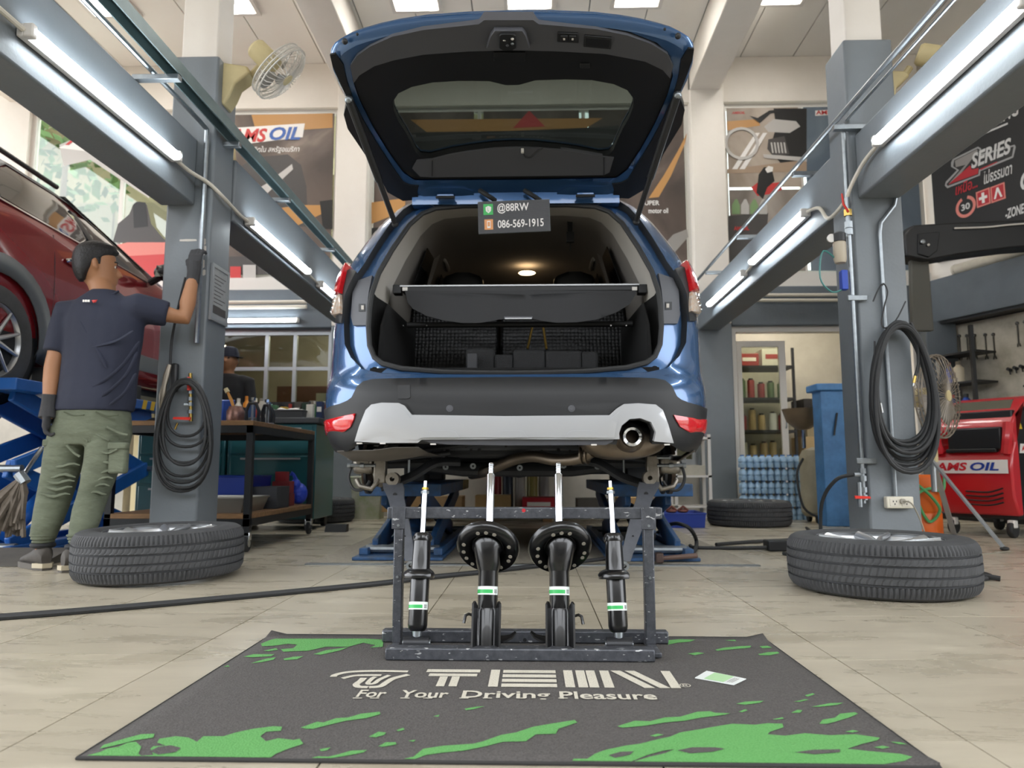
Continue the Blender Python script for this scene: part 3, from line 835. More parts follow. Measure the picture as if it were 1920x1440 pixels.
# grey cover panels beside the tail lamps
for s in (-1, 1):
    q = side([c8(*p) for p in ((172, 418), (242, 392), (226, 470), (216, 560), (213, 640), (146, 641), (134, 600), (142, 480))], s)
    pn = MB().patch(q, skin(DEP + .014), .05, thick=.02).build('lamp_cover_panel', M_CGREY, car, smooth=60)
    q = side([c8(*p) for p in ((176, 536), (207, 536), (207, 573), (176, 573))], s)
    MB().patch(q, skin(DEP + .017), 0, thick=.004).build('service_clip', M_CBLACK, pn)
    q = side([c8(*p) for p in ((190, 545), (203, 545), (203, 565), (190, 565))], s)
    MB().patch(q, skin(DEP + .019), 0, thick=.002).build('clip_window', M_LIN, pn)
    # rubber buffer plug in the lower corner
    u, z = c8(249, 855); p = S(s * u, z, DEP)
    MB().lathe([(.0, 0), (.015, 0), (.019, .004), (.019, -.01)], 16, Matrix.Translation(p) @ Matrix.Rotation(PI / 2, 4, 'X')).build('buffer_plug', M_CBLACK, car)
    # tail lamp: black inner wall, red lens, clear lens
    q = side([c8(*p) for p in ((92, 405), (105, 385), (150, 352), (182, 395), (150, 455), (128, 510), (118, 600), (112, 640), (85, 640))], s)
    lm = MB().patch(q, skin(.012), .05, thick=.05).build('tail_lamp', M_CBLACK, car, smooth=60)
    u2 = lambda p, e=0: (c8(*p)[0] + e, c8(*p)[1])
    q = side([u2((58, 512), .1), u2((62, 470), .1), u2((80, 395), .1), u2((105, 368), .06), c8(132, 355), c8(150, 364), c8(132, 430), c8(118, 500), c8(90, 508)], s)
    MB().patch(q, skin(.034), .03, thick=.04).build('red_lens', M_LENSR, lm, smooth=60)
    q = side([u2((62, 518), .1), c8(90, 512), c8(118, 506), c8(120, 560), c8(118, 598), c8(85, 605), u2((55, 606), .1)], s)
    MB().patch(q, skin(.028), .03, thick=.04).build('clear_lens', M_LENSC, lm, smooth=60)
    for k in range(5):
        a = c8(100 - k * 5, 520 + k * 17)
        MB().tube([S(s * (a[0] + d), a[1], .030) for d in (-.01, .02, .05)], .0025, 5).build('lens_rib', M_CHROME, lm)

# bumper ---------------------------------------------------------------
top = [(0, c8(950, 908)[1])] + [c8(*p) for p in ((500, 912), (260, 918), (215, 928), (185, 950), (160, 1000), (140, 1015), (105, 1030), (60, 1042))]
zc = top[-1][1]
ucor = umax(zc) + .26
half = top + [(umax(zc), zc - .005), (ucor, zc), (ucor, .60)] + [(umax(.585), .585), c8(140, 1258), c8(200, 1222), c8(500, 1222)] + [(0, c8(950, 1222)[1])]
NOTCH = [(1440, 1226), (1452, 1180), (1466, 1138), (1500, 1112), (1550, 1108), (1598, 1126), (1616, 1165), (1612, 1224)]
half_i = half.index(c8(200, 1222))
Rh = [(u, z) for u, z in reversed(half) if u > .02]
k_ = Rh.index(c8(200, 1222))
Rh = Rh[:k_] + [c8(*q) for q in NOTCH] + Rh[k_:]
b = MB(); b.patch(ccw([(-u, z) for u, z in half] + Rh), skin(.010), .04, thick=.03); bump = b.build('rear_bumper', M_CBLACK, car, smooth=50)
# underside return of the bumper corners
for s in (-1, 1):
    b = MB(); rows = []
    for k in range(9):
        u = (.42 if s < 0 else .86) + k * (.09 if s < 0 else .035)
        zb = .60 if u < .6 else .588
        p = S(s * u, zb, .0); rows.append([p, Vector((p.x * .96 + CX * .04, p.y + .2, p.z - .045 if u > .5 else p.z - .02)), Vector((p.x * .9 + CX * .1, p.y + .42, p.z - .03))])
    b.loft(rows, ringclosed=False, caps=False); b.build('bumper_underside', mat('dusty_underside', '5b5650', .8), bump, solid=.004)
def bshape2(name, m, pts, off, thick=.012, grid=.04, parent=bump, sgn=-1):
    q = ccw([((c8(*p)[0] if p[0] > 950 else -c8(*p)[0]), c8(*p)[1]) for p in pts])
    return MB().patch(q, skin(off), grid, thick=thick).build(name, m, parent, smooth=50)
sk = [(185, 1206), (205, 1140), (236, 1062), (262, 1036), (310, 1027), (390, 1029), (418, 1042), (452, 1086), (900, 1092), (1404, 1088), (1440, 1055), (1474, 1034),
      (1540, 1030), (1622, 1036), (1655, 1062), (1680, 1130), (1706, 1212), (1614, 1206), (1622, 1165), (1600, 1120), (1550, 1102), (1500, 1106), (1462, 1135), (1450, 1170), (1452, 1198),
      (1330, 1200), (900, 1198), (500, 1200), (480, 1212), (300, 1212)]
skid = bshape2('skid_plate', M_SILVER, sk, .026, .02, .03)
bshape2('skid_inner_face', M_SILVER, [(212, 1195), (232, 1130), (262, 1070), (290, 1052), (385, 1052), (410, 1065), (448, 1104), (900, 1110), (1410, 1106), (1450, 1072), (1440, 1120), (1425, 1190), (900, 1188), (500, 1190), (480, 1200)], .032, .007, .03, skid)
for x0 in (520, 850, 1190):
    w = 160
    bshape2('moulded_step', M_SILVER, [(x0, 1188), (x0 + 18, 1163), (x0 + 40, 1158), (x0 + w - 40, 1158), (x0 + w - 18, 1163), (x0 + w, 1188)], .037, .006, 0, skid)
bshape2('lower_valance', M_CGREY, [(470, 1200), (500, 1198), (1430, 1198), (1420, 1212), (1390, 1226), (900, 1228), (620, 1224), (540, 1215)], .014, .02, .05)
bshape2('sensor_strip', M_CBLACK, [(425, 1026), (900, 1022), (1466, 1026), (1432, 1058), (1400, 1086), (900, 1089), (462, 1084)], .016, .006, .04)
bshape2('tow_eye_cover', M_CBLACK, [(382, 948), (440, 946), (443, 1000), (432, 1007), (384, 1007)], .014, .004, 0)
for x in (633, 1223):
    u, z = c8(x, 1055); u = u if x > 950 else -u; p = S(u, z, .017)
    MB().lathe([(0, .004), (.008, .004), (.0095, .0025), (.0145, .0025), (.016, 0)], 20, Matrix.Translation(p) @ Matrix.Rotation(PI / 2, 4, 'X')).build('parking_sensor', M_CGREY, bump)
def rshape(pts, sgn):
    q = ccw([(sgn * (c8(x, y)[0] + e), c8(x, y)[1]) for x, y, e in pts])
    return MB().patch(q, skin(.017), .02, thick=.01).build('reflector', M_LENSR, bump, smooth=50)
rl = rshape([(44, 1108, .09), (44, 1108, .0), (110, 1092, 0), (180, 1078, 0), (172, 1110, 0), (158, 1142, 0), (130, 1164, 0), (44, 1180, 0), (44, 1181, .09)], -1)
rr_ = rshape([(1712, 1085, 0), (1780, 1096, 0), (1864, 1106, 0), (1864, 1106, .09), (1864, 1186, .09), (1864, 1186, 0), (1785, 1166, 0), (1742, 1140, 0), (1726, 1112, 0)], 1)
u, z = c8(1823, 1138); p = S(u, z, .02)
MB().lathe([(0, .004), (.012, .003), (.014, 0)], 16, Matrix.Translation(p) @ Matrix.Rotation(PI / 2, 4, 'X')).build('fog_bulb', M_LENSR, rr_)
for (x, y) in ((210, 1212), (318, 1213), (555, 1217), (1330, 1220), (1672, 1217)):
    u, z = c8(x, y); u = u if x > 950 else -u; p = S(u, z, .03)
    MB().box(p, (.024, .012, .006)).build('bumper_clip', M_FRAME, bump)

# cabin and load bay lining -------------------------------------------------
n = len(aper)
def lin_ring(y_add, sx, zt, zb):
    out = []
    z1 = max(z for u, z in aper); z0 = min(z for u, z in aper); zm = (z0 + z1) / 2
    for u, z in aper:
        p = S(u, z, DEP - .004)
        f = 1 + (sx - 1)
        zz = z + (zt if z > zm else zb) * abs(z - zm) / (z1 - zm)
        out.append(Vector((CX + (p.x - CX) * f, p.y + y_add, zz)))
    return out
# bring rings to a flat plane deeper in
def flat_ring(Y, sx, dzt, dzb):
    R = lin_ring(0, sx, dzt, dzb); return [Vector((p.x, Y, p.z)) for p in R]
R0 = lin_ring(0, 1, 0, 0); R1 = lin_ring(.10, 1.005, .0, 0); R2 = lin_ring(.26, .97, .02, 0); R3 = flat_ring(4.35, .97, .045, -.02); R4 = flat_ring(5.3, .97, .045, -.05); R5 = flat_ring(6.3, .95, -.35, -.05)
zsp = 1.30
up = [i for i in range(n) if aper[i][1] > zsp]; lo = [i for i in range(n) if aper[i][1] <= zsp]
def runs(idx):
    idx = sorted(idx)
    # rotate so that indices are contiguous on the closed loop
    for k in range(len(idx)):
        if (idx[k] - idx[k - 1]) % n != 1: return idx[k:] + idx[:k]
    return idx
up = runs(up); lo = runs(lo)
lo = [(lo[0] - 1) % n] + lo + [(lo[-1] + 1) % n]
b = MB(); b.loft([[R[i] for i in up] for R in (R0, R1, R2)], ringclosed=False, caps=False); b.build('pillar_trim', M_LIN, car, smooth=60)
b = MB(); b.loft([[R[i] for i in up] for R in (R2, R3, R4, R5)], ringclosed=False, caps=False); b.build('headliner', M_HEADL, car, smooth=60)
b = MB(); b.loft([[R[i] for i in lo] for R in (R0, R1, R2, R3)], ringclosed=False, caps=False); b.build('load_bay_lining', M_CARPET, car, smooth=60)
b = MB(); b.f = [tuple(range(n))]; b.v = [Vector((p.x, 6.29, p.z)) for p in R5]; b.build('cabin_dark_sheet', M_CARPET, car)  # dark sheet added across the cabin front, standing in for its shade
# C-pillar trims and quarter windows inside
for s in (-1, 1):
    xw = CX + s * .70
    def ip(px, py, dy=0):      # pixel on the inside wall of the cabin
        return atx(px, py, CX + s * .70)
    MB().add([(CX + s * .60, 4.05, 1.50), (CX + s * .60, 4.42, 1.50), (CX + s * .52, 4.40, 1.80), (CX + s * .52, 4.12, 1.78)], [(0, 1, 2, 3)]).build('quarter_window', mat('dark_car_glass', '0e1214', .05, coat=1.0), car, smooth=0, solid=.004)
    MB().add([(CX + s * .60, 4.72, 1.46), (CX + s * .60, 5.6, 1.44), (CX + s * .51, 5.5, 1.78), (CX + s * .52, 4.78, 1.80)], [(0, 1, 2, 3)]).build('side_window_inside', MATS['dark_car_glass'], car, smooth=0, solid=.004)
    b = MB(); pa = [Vector((CX + s * .63, 4.46, 1.52)), Vector((CX + s * .605, 4.49, 1.66)), Vector((CX + s * .55, 4.55, 1.88))]
    b.tube(pa, [.055, .05, .05], 8); b.build('c_pillar_trim', M_HEADL, car)
    b = MB(); b.tube(catmull([(CX + s * .525, 4.70, 1.90), (CX + s * .49, 4.72, 1.875), (CX + s * .49, 4.9, 1.865), (CX + s * .525, 4.92, 1.88)], 4), .013, 8); b.build('grab_handle', M_LIN, car)
    # headrests on the rear seat
    hx = CX + s * .36
    b = MB(); prof = []
    for k in range(9):
        t = k / 8; hw = .135 * math.sqrt(max(.05, 1 - (2 * t - 1) ** 4 * .8)); z = 1.60 + .155 * t; prof.append((hw, z))
    rings = []
    for hw, z in prof:
        rings.append([Vector((hx + hw * math.copysign(abs(math.cos(a)) ** .5, math.cos(a)), 4.62 + .06 * math.copysign(abs(math.sin(a)) ** .6, math.sin(a)), z)) for a in [2 * PI * k / 20 for k in range(20)]])
    b.loft(rings); hr = b.build('headrest', mat('black_leather', '18181a', .4), car, smooth=60)
    for d in (-.06, .06): MB().cyl((hx + d, 4.62, 1.5), (hx + d, 4.62, 1.63), .006, 8).build('headrest_post', M_CHROME, hr)
# rear seat backs with quilted protector
M_QUILT = mat('quilted_black', '0f1012', .5)
nt = M_QUILT.node_tree
tcq = nt.nodes.new('ShaderNodeTexCoord'); br = nt.nodes.new('ShaderNodeTexVoronoi'); br.inputs['Scale'].default_value = 45
br.inputs['Randomness'].default_value = .15
nt.links.new(tcq.outputs['Object'], br.inputs['Vector'])
bpq = nt.nodes.new('ShaderNodeBump'); bpq.inputs['Strength'].default_value = .9; bpq.inputs['Distance'].default_value = .01; bpq.invert = True
nt.links.new(br.outputs['Distance'], bpq.inputs['Height']); nt.links.new(bpq.outputs[0], nt.nodes['Principled BSDF'].inputs['Normal'])
for (x0, x1) in ((-.66, -.12), (-.105, .66)):
    b = MB(); b.loft([[(CX + x, 4.3 + d, 1.02), (CX + x, 4.42 + d, 1.58), (CX + x, 4.56 + d, 1.60), (CX + x, 4.46 + d, 1.0)] for x, d in ((x0, 0), ((x0 + x1) / 2, -.01), (x1, 0))])
    b.build('rear_seat_back', M_QUILT, car, smooth=30, bevel=.02)
zf = min(z for u, z in aper) + .012
B2((CX - .68, 3.40, zf - .03), (CX + .68, 4.4, zf + .004)).build('load_floor', M_CARPET, car)
for s in (-1, 1):
    b = MB(); b.patch([(3.44, zf), (4.3, zf), (4.3, 1.33), (3.62, 1.33), (3.5, 1.2)], lambda y, z, o, s=s: Vector((CX + s * (.66 - .04 * (y - 3.4)), y, z)), .1)
    b.build('side_panel', M_CARPET, car, solid=.01)
# dome lamp
dl = at(988, 512, 5.15)
MB().sphere(dl, (.062, .05, .012), 16, 6).build('dome_lamp', mat('dome_lamp_glow', 'ffdca8', .4, emit=6), car)
# seat-belt guide hanging from the roof
sb = at(1069, 445, 4.15)
b = MB(); b.box(sb, (.045, .03, .06)); b.cyl(sb + Vector((0, 0, -.03)), sb + Vector((0, 0, -.08)), .004, 6); b.build('belt_buckle', M_BLACK, car, bevel=.008)
MB().bar(sb, sb + Vector((0, .02, .14)), .03, .003).build('belt_strap', M_BLACK, car)

# luggage blind -------------------------------------------------------------
def yb(z): return 3.66 + (z - 1.2) * .12
def cb(x, y, Y): return at(600 + x / 2.595, 360 + y / 2.595, Y)
a0 = cb(405, 468, 3.72); a1 = cb(1540, 466, 3.72)
bl = B2((a0.x, 3.69, a0.z - .03), (a1.x, 3.75, a0.z + .002)).build('luggage_blind', M_CBLACK, car, bevel=.006)
B2((a0.x - .012, 3.686, a0.z + .000), (a1.x + .01, 3.70, a0.z + .007)).build('silver_edge', M_SILVER, bl)
for e, s in ((a0, -1), (a1, 1)):
    B2((e.x + s * .05, 3.69, e.z - .035), (e.x + s * .005, 3.75, e.z + .012)).build('end_bracket', M_CBLACK, bl, bevel=.004)
    B2((e.x - s * .002, 3.683, e.z - .022), (e.x - s * .028, 3.691, e.z - .004)).build('end_clip', M_FRAME, bl)
cl = [(415, 482), (428, 540), (455, 572), (520, 606), (600, 628), (690, 640), (770, 640), (830, 631), (870, 622), (930, 618), (1035, 620), (1090, 632), (1150, 640), (1250, 638), (1350, 622), (1440, 588), (1505, 548), (1535, 500), (1538, 480)]
cpts = [(lambda p: (p.x, p.z))(cb(x, y, 3.68)) for x, y in cl]
b = MB(); b.patch(ccw(cpts), lambda x, z, o: Vector((x, 3.67 - .05 * (1.36 - z) - .006 * math.sin((x) * 9) + o * -1, z)), .03, thick=.006)
b.build('blind_flap', mat('blind_cloth', '1c1d20', .6, bump=(150, .05)), bl, smooth=60)
h0 = cb(895, 606, 3.645); h1 = cb(1035, 620, 3.645)
B2((h0.x, 3.635, h1.z), (h1.x, 3.65, h0.z)).build('pull_handle', M_CGREY, bl, bevel=.003)
B2((h0.x + .005, 3.63, h1.z), (h1.x - .005, 3.64, h1.z + .006)).build('handle_lip', M_SILVER, bl)
r0 = cb(425, 648, 3.85); r1 = cb(1520, 645, 3.85)
MB().cyl((r0.x, 3.85, r0.z), (r1.x, 3.85, r0.z), .016, 12).build('blind_roller', M_CBLACK, bl)
for px in (405, 520, 1415, 1490): 
    q = cb(px, 650, 3.83); MB().cyl(q, q + Vector((0, -.004, 0)), .004, 8).build('screw', M_CHROME, bl)
# two metal rods standing in the load bay
for (x0, y0, x1, y1) in ((1010, 762, 1033, 655), (1102, 765, 1086, 655)):
    MB().cyl(cb(x0, y0, 3.95), cb(x1, y1, 4.0), .007, 8).build('blind_support_rod', M_BRASS, car)

# tailgate ----------------------------------------------------------------
GH = Vector((CX, 3.75, at(960, 370, 3.75).z)); GE = Vector((CX, 2.72, at(960, 25, 2.72).z))
ge = (GE - GH).normalized(); GN = Vector((0, ge.z, -ge.y)); GN = GN if GN.z < 0 else -GN
GL = (GE - GH).length
def c3(x, y):
    """pixel of the tailgate crop -> (x from centre, distance from hinge)"""
    p = atp(560 + x / 2.4, y / 2.4, GH, GN); return (p.x - CX, (p - GH).dot(ge))
def G(x, s, off=0.0):
    # the lining is gently hollow and its free edge hooks down towards the viewer
    t = s / GL
    bow = .035 * (1 - (2 * t - 1) ** 2) - .02 * (abs(x) / .75) ** 2
    return GH + Vector((x, 0, 0)) + ge * s + GN * (off - bow)
def gsh(o): return lambda x, s, off: G(x, s, o + off)
def gmir(pts):
    h = [c3(*p) for p in pts]
    L = [(-abs(x), s) for x, s in h]; R = [(abs(x), s) for x, s in reversed(h) if abs(x) > .02]
    return ccw(L + R)
gate = MB()
sil = gmir([(957, 57), (760, 62), (560, 75), (440, 92), (350, 110), (270, 132), (215, 150), (175, 172), (150, 190), (132, 220), (128, 245), (135, 300), (165, 380), (205, 455), (222, 520), (262, 620), (310, 730), (360, 820), (410, 870), (470, 900), (540, 905), (957, 905)])
def shr(q, fx, ds):
    return [(x * fx, s - ds * max(0, min(1, (s - .25) / .3))) for x, s in q]
sil_o = shr(sil, .985, .045); sil_i = shr(sil, .965, .07)
glo = gmir([(957, 421), (930, 421), (895, 412), (855, 402), (720, 400), (600, 405), (505, 424), (445, 452), (420, 490), (425, 530), (445, 575), (475, 620), (500, 665), (525, 712), (545, 732), (590, 737), (680, 718), (770, 705), (880, 693), (957, 690)])
gate.patch(sil_o, gsh(-.06), .05, thick=.01, holes=[glo])
gate.loft([[G(x, s, -.061) for x, s in sil_o], [G(x, s, -.045) for x, s in shr(sil, 1.0, .035)], [G(x, s, -.03) for x, s in shr(sil, .995, .045)], [G(x, s, -.012) for x, s in sil_i]], caps=False)
gt = gate.build('tailgate', M_BLUE, car, smooth=60)
rim_in = gmir([(957, 118), (560, 142), (420, 172), (300, 226), (245, 290), (240, 380), (270, 470), (330, 590), (400, 700), (470, 790), (520, 822), (957, 826)])
b = MB(); b.patch(sil_i, gsh(-.012), .05, holes=[rim_in]); b.build('tailgate_inner_panel', M_BLUE, gt, smooth=60)
lip = [(-abs(c3(x, y)[0]) if x < 957 else abs(c3(x, y)[0]), c3(x, y)[1]) for x, y in
       ((232, 300), (262, 252), (320, 210), (420, 165), (560, 135), (810, 110), (835, 90), (1055, 90), (1080, 110), (1340, 132), (1480, 160), (1590, 200), (1660, 245), (1686, 300), (1672, 360), (1640, 322), (1560, 284), (1380, 252), (1150, 242), (950, 238), (760, 243), (560, 255), (430, 278), (340, 304), (272, 345), (246, 382))]
b = MB(); b.patch(ccw(lip), gsh(.004), .035, thick=.05); lipo = b.build('lip_trim', M_CGREY, gt, smooth=60)
lining = gmir([(957, 230), (760, 236), (560, 248), (430, 270), (340, 296), (272, 336), (242, 380), (262, 455), (330, 590), (400, 700), (460, 782), (520, 822), (957, 826)])
b = MB(); b.patch(lining, gsh(-.02), .04, holes=[glo]); b.loft([[G(x, s, o) for x, s in glo] for o in (-.02, -.055)], caps=False)
b.build('tailgate_lining', M_INNER, gt, smooth=60)
b = MB(); b.patch(glo, gsh(-.05), .05); b.build('rear_window_glass', glass('tinted_rear_glass', '666e6a', .03), gt, smooth=60)
lp = [(-abs(c3(x, y)[0]) if x < 957 else abs(c3(x, y)[0]), c3(x, y)[1]) for x, y in ((530, 742), (600, 738), (680, 720), (770, 707), (880, 696), (980, 692), (1090, 695), (1200, 703), (1300, 716), (1375, 727), (1420, 730), (1400, 790), (1375, 802), (600, 812), (545, 808), (510, 775))]
b = MB(); b.patch(ccw(lp), gsh(-.012), .05, thick=.02); lpo = b.build('lower_trim', M_CGREY, gt, smooth=60)
for x in (600, 1375):
    p0 = c3(x, 728 if x > 900 else 742); p1 = c3(x, 806)
    MB().tube([G(p0[0], p0[1], -.010), G(p1[0], p1[1], -.010)], .0016, 5).build('trim_seam', M_INNER, lpo)
def gpoly(name, m, pts, off, thick, parent=gt):
    q = ccw([c3(*p) for p in pts]); return MB().patch(q, gsh(off), 0, thick=thick).build(name, m, parent, smooth=30, bevel=.003)
la = gpoly('latch_housing', M_CGREY, [(862, 150), (880, 122), (1008, 122), (1025, 150), (1040, 210), (845, 210)], .03, .03)
lt = gpoly('latch', M_BLACK, [(902, 135), (912, 127), (968, 127), (978, 135), (980, 195), (965, 206), (915, 206), (902, 195)], .045, .03, la)
for (x, y, m_) in ((925, 155, M_CHROME), (962, 148, M_FRAME), (940, 180, M_CGREY), (962, 172, M_STEEL)):
    q = c3(x, y); MB().sphere(G(q[0], q[1], .047), (.007, .006, .005), 8, 5).build('latch_bolt', m_, lt)
bt = gpoly('button_plate', M_CBLACK, [(1165, 146), (1258, 150), (1260, 196), (1164, 192)], .012, .012)
for x in (1178, 1216):
    k = gpoly('button', M_BLACK, [(x, 156), (x + 33, 157), (x + 33, 186), (x, 185)], .018, .008, bt)
    gpoly('button_symbol', M_FRAME, [(x + 12, 166), (x + 21, 166), (x + 21, 176), (x + 12, 176)], .0195, .001, bt)
hd = gpoly('pull_recess', M_CBLACK, [(1286, 158), (1410, 168), (1406, 224), (1282, 214)], .012, .012)
gpoly('recess_floor', M_INNER, [(1294, 168), (1402, 177), (1398, 214), (1292, 206)], .0135, .002, hd)
gpoly('hatch_cover', M_INNER, [(876, 262), (1020, 262), (1020, 304), (876, 304)], -.012, .008)
gpoly('hook_cover', M_CBLACK, [(1266, 314), (1312, 314), (1312, 334), (1266, 334)], -.012, .01)
q = c3(1007, 695); b = MB(); b.box(G(q[0], q[1], .005), (.014, .02, .02)); b.build('mini_camera', M_FRAME, gt, bevel=.002)
cpts = [c3(*p) for p in ((1010, 708), (1020, 728), (1045, 730), (1070, 708), (1100, 690))]
MB().tube(catmull([G(x, s, -.006) for x, s in cpts], 5), .0028, 6).build('camera_cable', M_BLACK, gt)
for s in (-1, 1):
    # black side spoilers of the tailgate
    P = [c3(*p) for p in ((222, 470), (196, 560), (214, 622), (300, 742), (372, 862), (395, 850), (330, 720), (262, 600))]
    P = ccw([(s * abs(x), t) for x, t in P])
    MB().patch(P, gsh(-.05), .05, thick=.06).build('side_spoiler', M_CBLACK, gt, smooth=40)
    # corner buffers and screws
    for (x, y) in ((207, 190), (263, 157)):
        q = c3(x, y); p = G(s * abs(q[0]), q[1], -.008)
        MB().sphere(p, (.013 if x < 230 else .006,) * 3, 10, 6).build('rubber_buffer', M_CBLACK, gt)
    # black edge moulding down the side near the lamp part
    P = [c3(*p) for p in ((140, 250), (165, 246), (200, 300), (216, 380), (246, 470), (290, 560), (350, 660), (420, 760), (470, 825), (530, 850), (540, 893), (480, 893), (425, 866), (376, 816), (326, 728), (280, 620), (240, 520), (216, 455), (180, 375), (152, 305))]
    P = ccw([(s * abs(x), t) for x, t in P])
    MB().patch(P, gsh(-.004), .05, thick=.01).build('edge_moulding', M_INNER, gt, smooth=40)
    P = [c3(*p) for p in ((330, 735), (300, 640), (345, 690), (400, 770), (470, 835), (540, 842), (525, 895), (470, 898), (400, 862))]
    P = ccw([(s * abs(x), t) for x, t in P])
    MB().patch(P, gsh(-.004), .05, thick=.02).build('hinge_cover', M_INNER, gt, smooth=40)
    # gas strut
    q = c3(226, 452); A = G(s * abs(q[0]), q[1], .01)
    lowu = c8(*((743 - 600) * 2.595, (424 - 360) * 2.595)) if False else px2uz(743, 424)
    Bp = S(s * lowu[0], lowu[1], .012)
    D = (Bp - A)
    st = MB().tube([A, A + D * .62], .019, 10).build('gas_strut', M_BLACK, car)
    MB().tube([A + D * .6, Bp], .014, 10).build('strut_rod', M_CBLACK, st)
    MB().sphere(A, .02, 10, 6).build('ball_joint', M_STEEL, st); MB().sphere(Bp, .018, 10, 6).build('ball_joint', M_CBLACK, st)
# hinge rail, hinges, harness boots
zh = at(960, 356, 3.72).z
M_BLUEL = M_BLUE
for s in (-1, 1):
    xa = abs(c3(535, 850)[0]); xb = abs(c3(785, 850)[0])
    b = MB(); b.loft([[(CX + s * x, 3.69 + d, zh - h), (CX + s * x, 3.73 + d, zh + .03 - h), (CX + s * x, 3.78, zh + .02), (CX + s * x, 3.78, zh - .05)] for x, d, h in ((xa, .02, 0), (xa - .05, 0, 0), (xb + .06, 0, 0), (xb, .03, .012))])
    b.build('hinge_rail', M_BLUE, car, smooth=30)
    hx = (xa + xb) / 2
    B2((CX + s * (hx - .045), 3.685, zh - .045), (CX + s * (hx + .045), 3.75, zh - .03)).build('hinge', M_BLUE, car, bevel=.004)
    MB().cyl((CX + s * (hx - .05), 3.69, zh - .048), (CX + s * (hx + .05), 3.69, zh - .048), .008, 8).build('hinge_pin', M_CBLACK, car)
B2((CX - .55, 3.735, zh - .07), (CX + .55, 3.80, zh + .01)).build('hinge_channel', M_BLUE, car)
for x in (832, 1035):
    q = at(560 + x / 2.4, 868 / 2.4, 3.68)
    MB().tube(catmull([q + Vector((-.02, .02, .02)), q, q + Vector((.03, .0, -.02)), q + Vector((.06, .03, -.03))], 5), .013, 8).build('harness_boot', M_RUBBER, car)

# rest of the body: roof, flanks, glass, sills, floor pan ----------------------------
zr = [.60, .8, 1.0, 1.2, 1.4, 1.5, 1.6, 1.7, 1.8, 1.88, 1.94, 1.97]
def body_ring(Y, top, wf=1.0, zrise=0.0):
    L = []
    for z in zr:
        L.append((CX - Wz(z) * wf, min(z, top)))
    L.append((CX, min(1.99 + zrise, top + .03)))
    return [Vector((x, Y, z)) for x, z in L] + [Vector((2 * CX - x, Y, z)) for x, z in reversed(L[:-1])]
b = MB(); b.loft([body_ring(y, t, w) for y, t, w in ((4.02, 1.975, 1), (4.5, 2.0, 1), (5.3, 2.0, 1), (5.8, 1.9, .99), (6.4, 1.5, .98), (6.6, 1.38, .97), (7.4, 1.3, .95), (7.75, 1.15, .88), (7.85, .9, .8))], ringclosed=False, caps=False)
b.build('flanks_and_roof', M_BLUE, car, smooth=40)
zt = [z for z in zs if z > 1.9]
b = MB(); b.loft([[S(u, 1.95, 0) + Vector((0, dy, dz)) for u in [(-1 + 2 * k / 24) * (umax(1.95) + .05) for k in range(25)]] for dy, dz in ((0, 0), (.06, .02), (.32, .035))], ringclosed=False, caps=False)
b.build('roof_edge', M_BLUE, car, smooth=60)
for s in (-1, 1):
    b = MB(); b.loft([[(CX + s * (Wz(z) + .004), y, z) for z in (1.46, 1.55, 1.65, 1.75, 1.82)] for y in (4.15, 4.8, 5.5, 5.9)], ringclosed=False, caps=False)
    b.build('side_glass', MATS['dark_car_glass'], car)
    B2((CX + s * .93, 4.4, .56), (CX + s * .70, 7.0, .66)).build('sill', M_CBLACK, car, bevel=.02)
B2((CX - .72, 3.75, .74), (CX + .72, 7.7, .80)).build('floor_pan', M_UNDER, car)
b = MB(); b.loft([[(CX + x, y, .60 + dz) for x in (-.78, -.3, .3, .78)] for y, dz in ((3.40, .06), (3.6, .02), (3.75, .14))], ringclosed=False, caps=False); b.build('rear_undertray', M_UNDER, car)
# spare-wheel well
MB().lathe([(.32, .78), (.31, .66), (.28, .635), (0, .63)], 24, Matrix.Translation((CX - .15, 3.78, 0))).build('spare_wheel_well', M_UNDER, car)

B2((CX - .62, 4.45, .47), (CX + .62, 5.4, .75)).build('fuel_tank', M_UNDER, car, bevel=.05)
MB().tube([(CX - .6, 4.2, .535), (CX - .3, 4.12, .50), (CX + .3, 4.12, .50), (CX + .6, 4.2, .535)], .045, 10, flat=.8).build('rear_crossmember', M_UNDER, car)
for s in (-1, 1):
    MB().tube([(CX + s * .12, 4.3, .55), (CX + s * .72, 3.95, .53)], [.03, .028], 10).build('drive_shaft', M_UNDER, car)
    MB().tube(catmull([(CX + s * .72, 3.9, .60), (CX + s * .70, 4.3, .58), (CX + s * .68, 4.7, .66)], 4), .035, 8, flat=.6).build('trailing_arm', M_UNDER, car)
    MB().tube([(CX + s * .25, 3.7, .66), (CX + s * .5, 3.72, .64), (CX + s * .6, 3.76, .58)], .018, 8).build('hose_bracket', M_CBLACK, car)
# running gear under the tail -------------------------------------------------------
def u6(x, y, Y): return at(600 + x / 2.595, 740 + y / 2.595, Y)
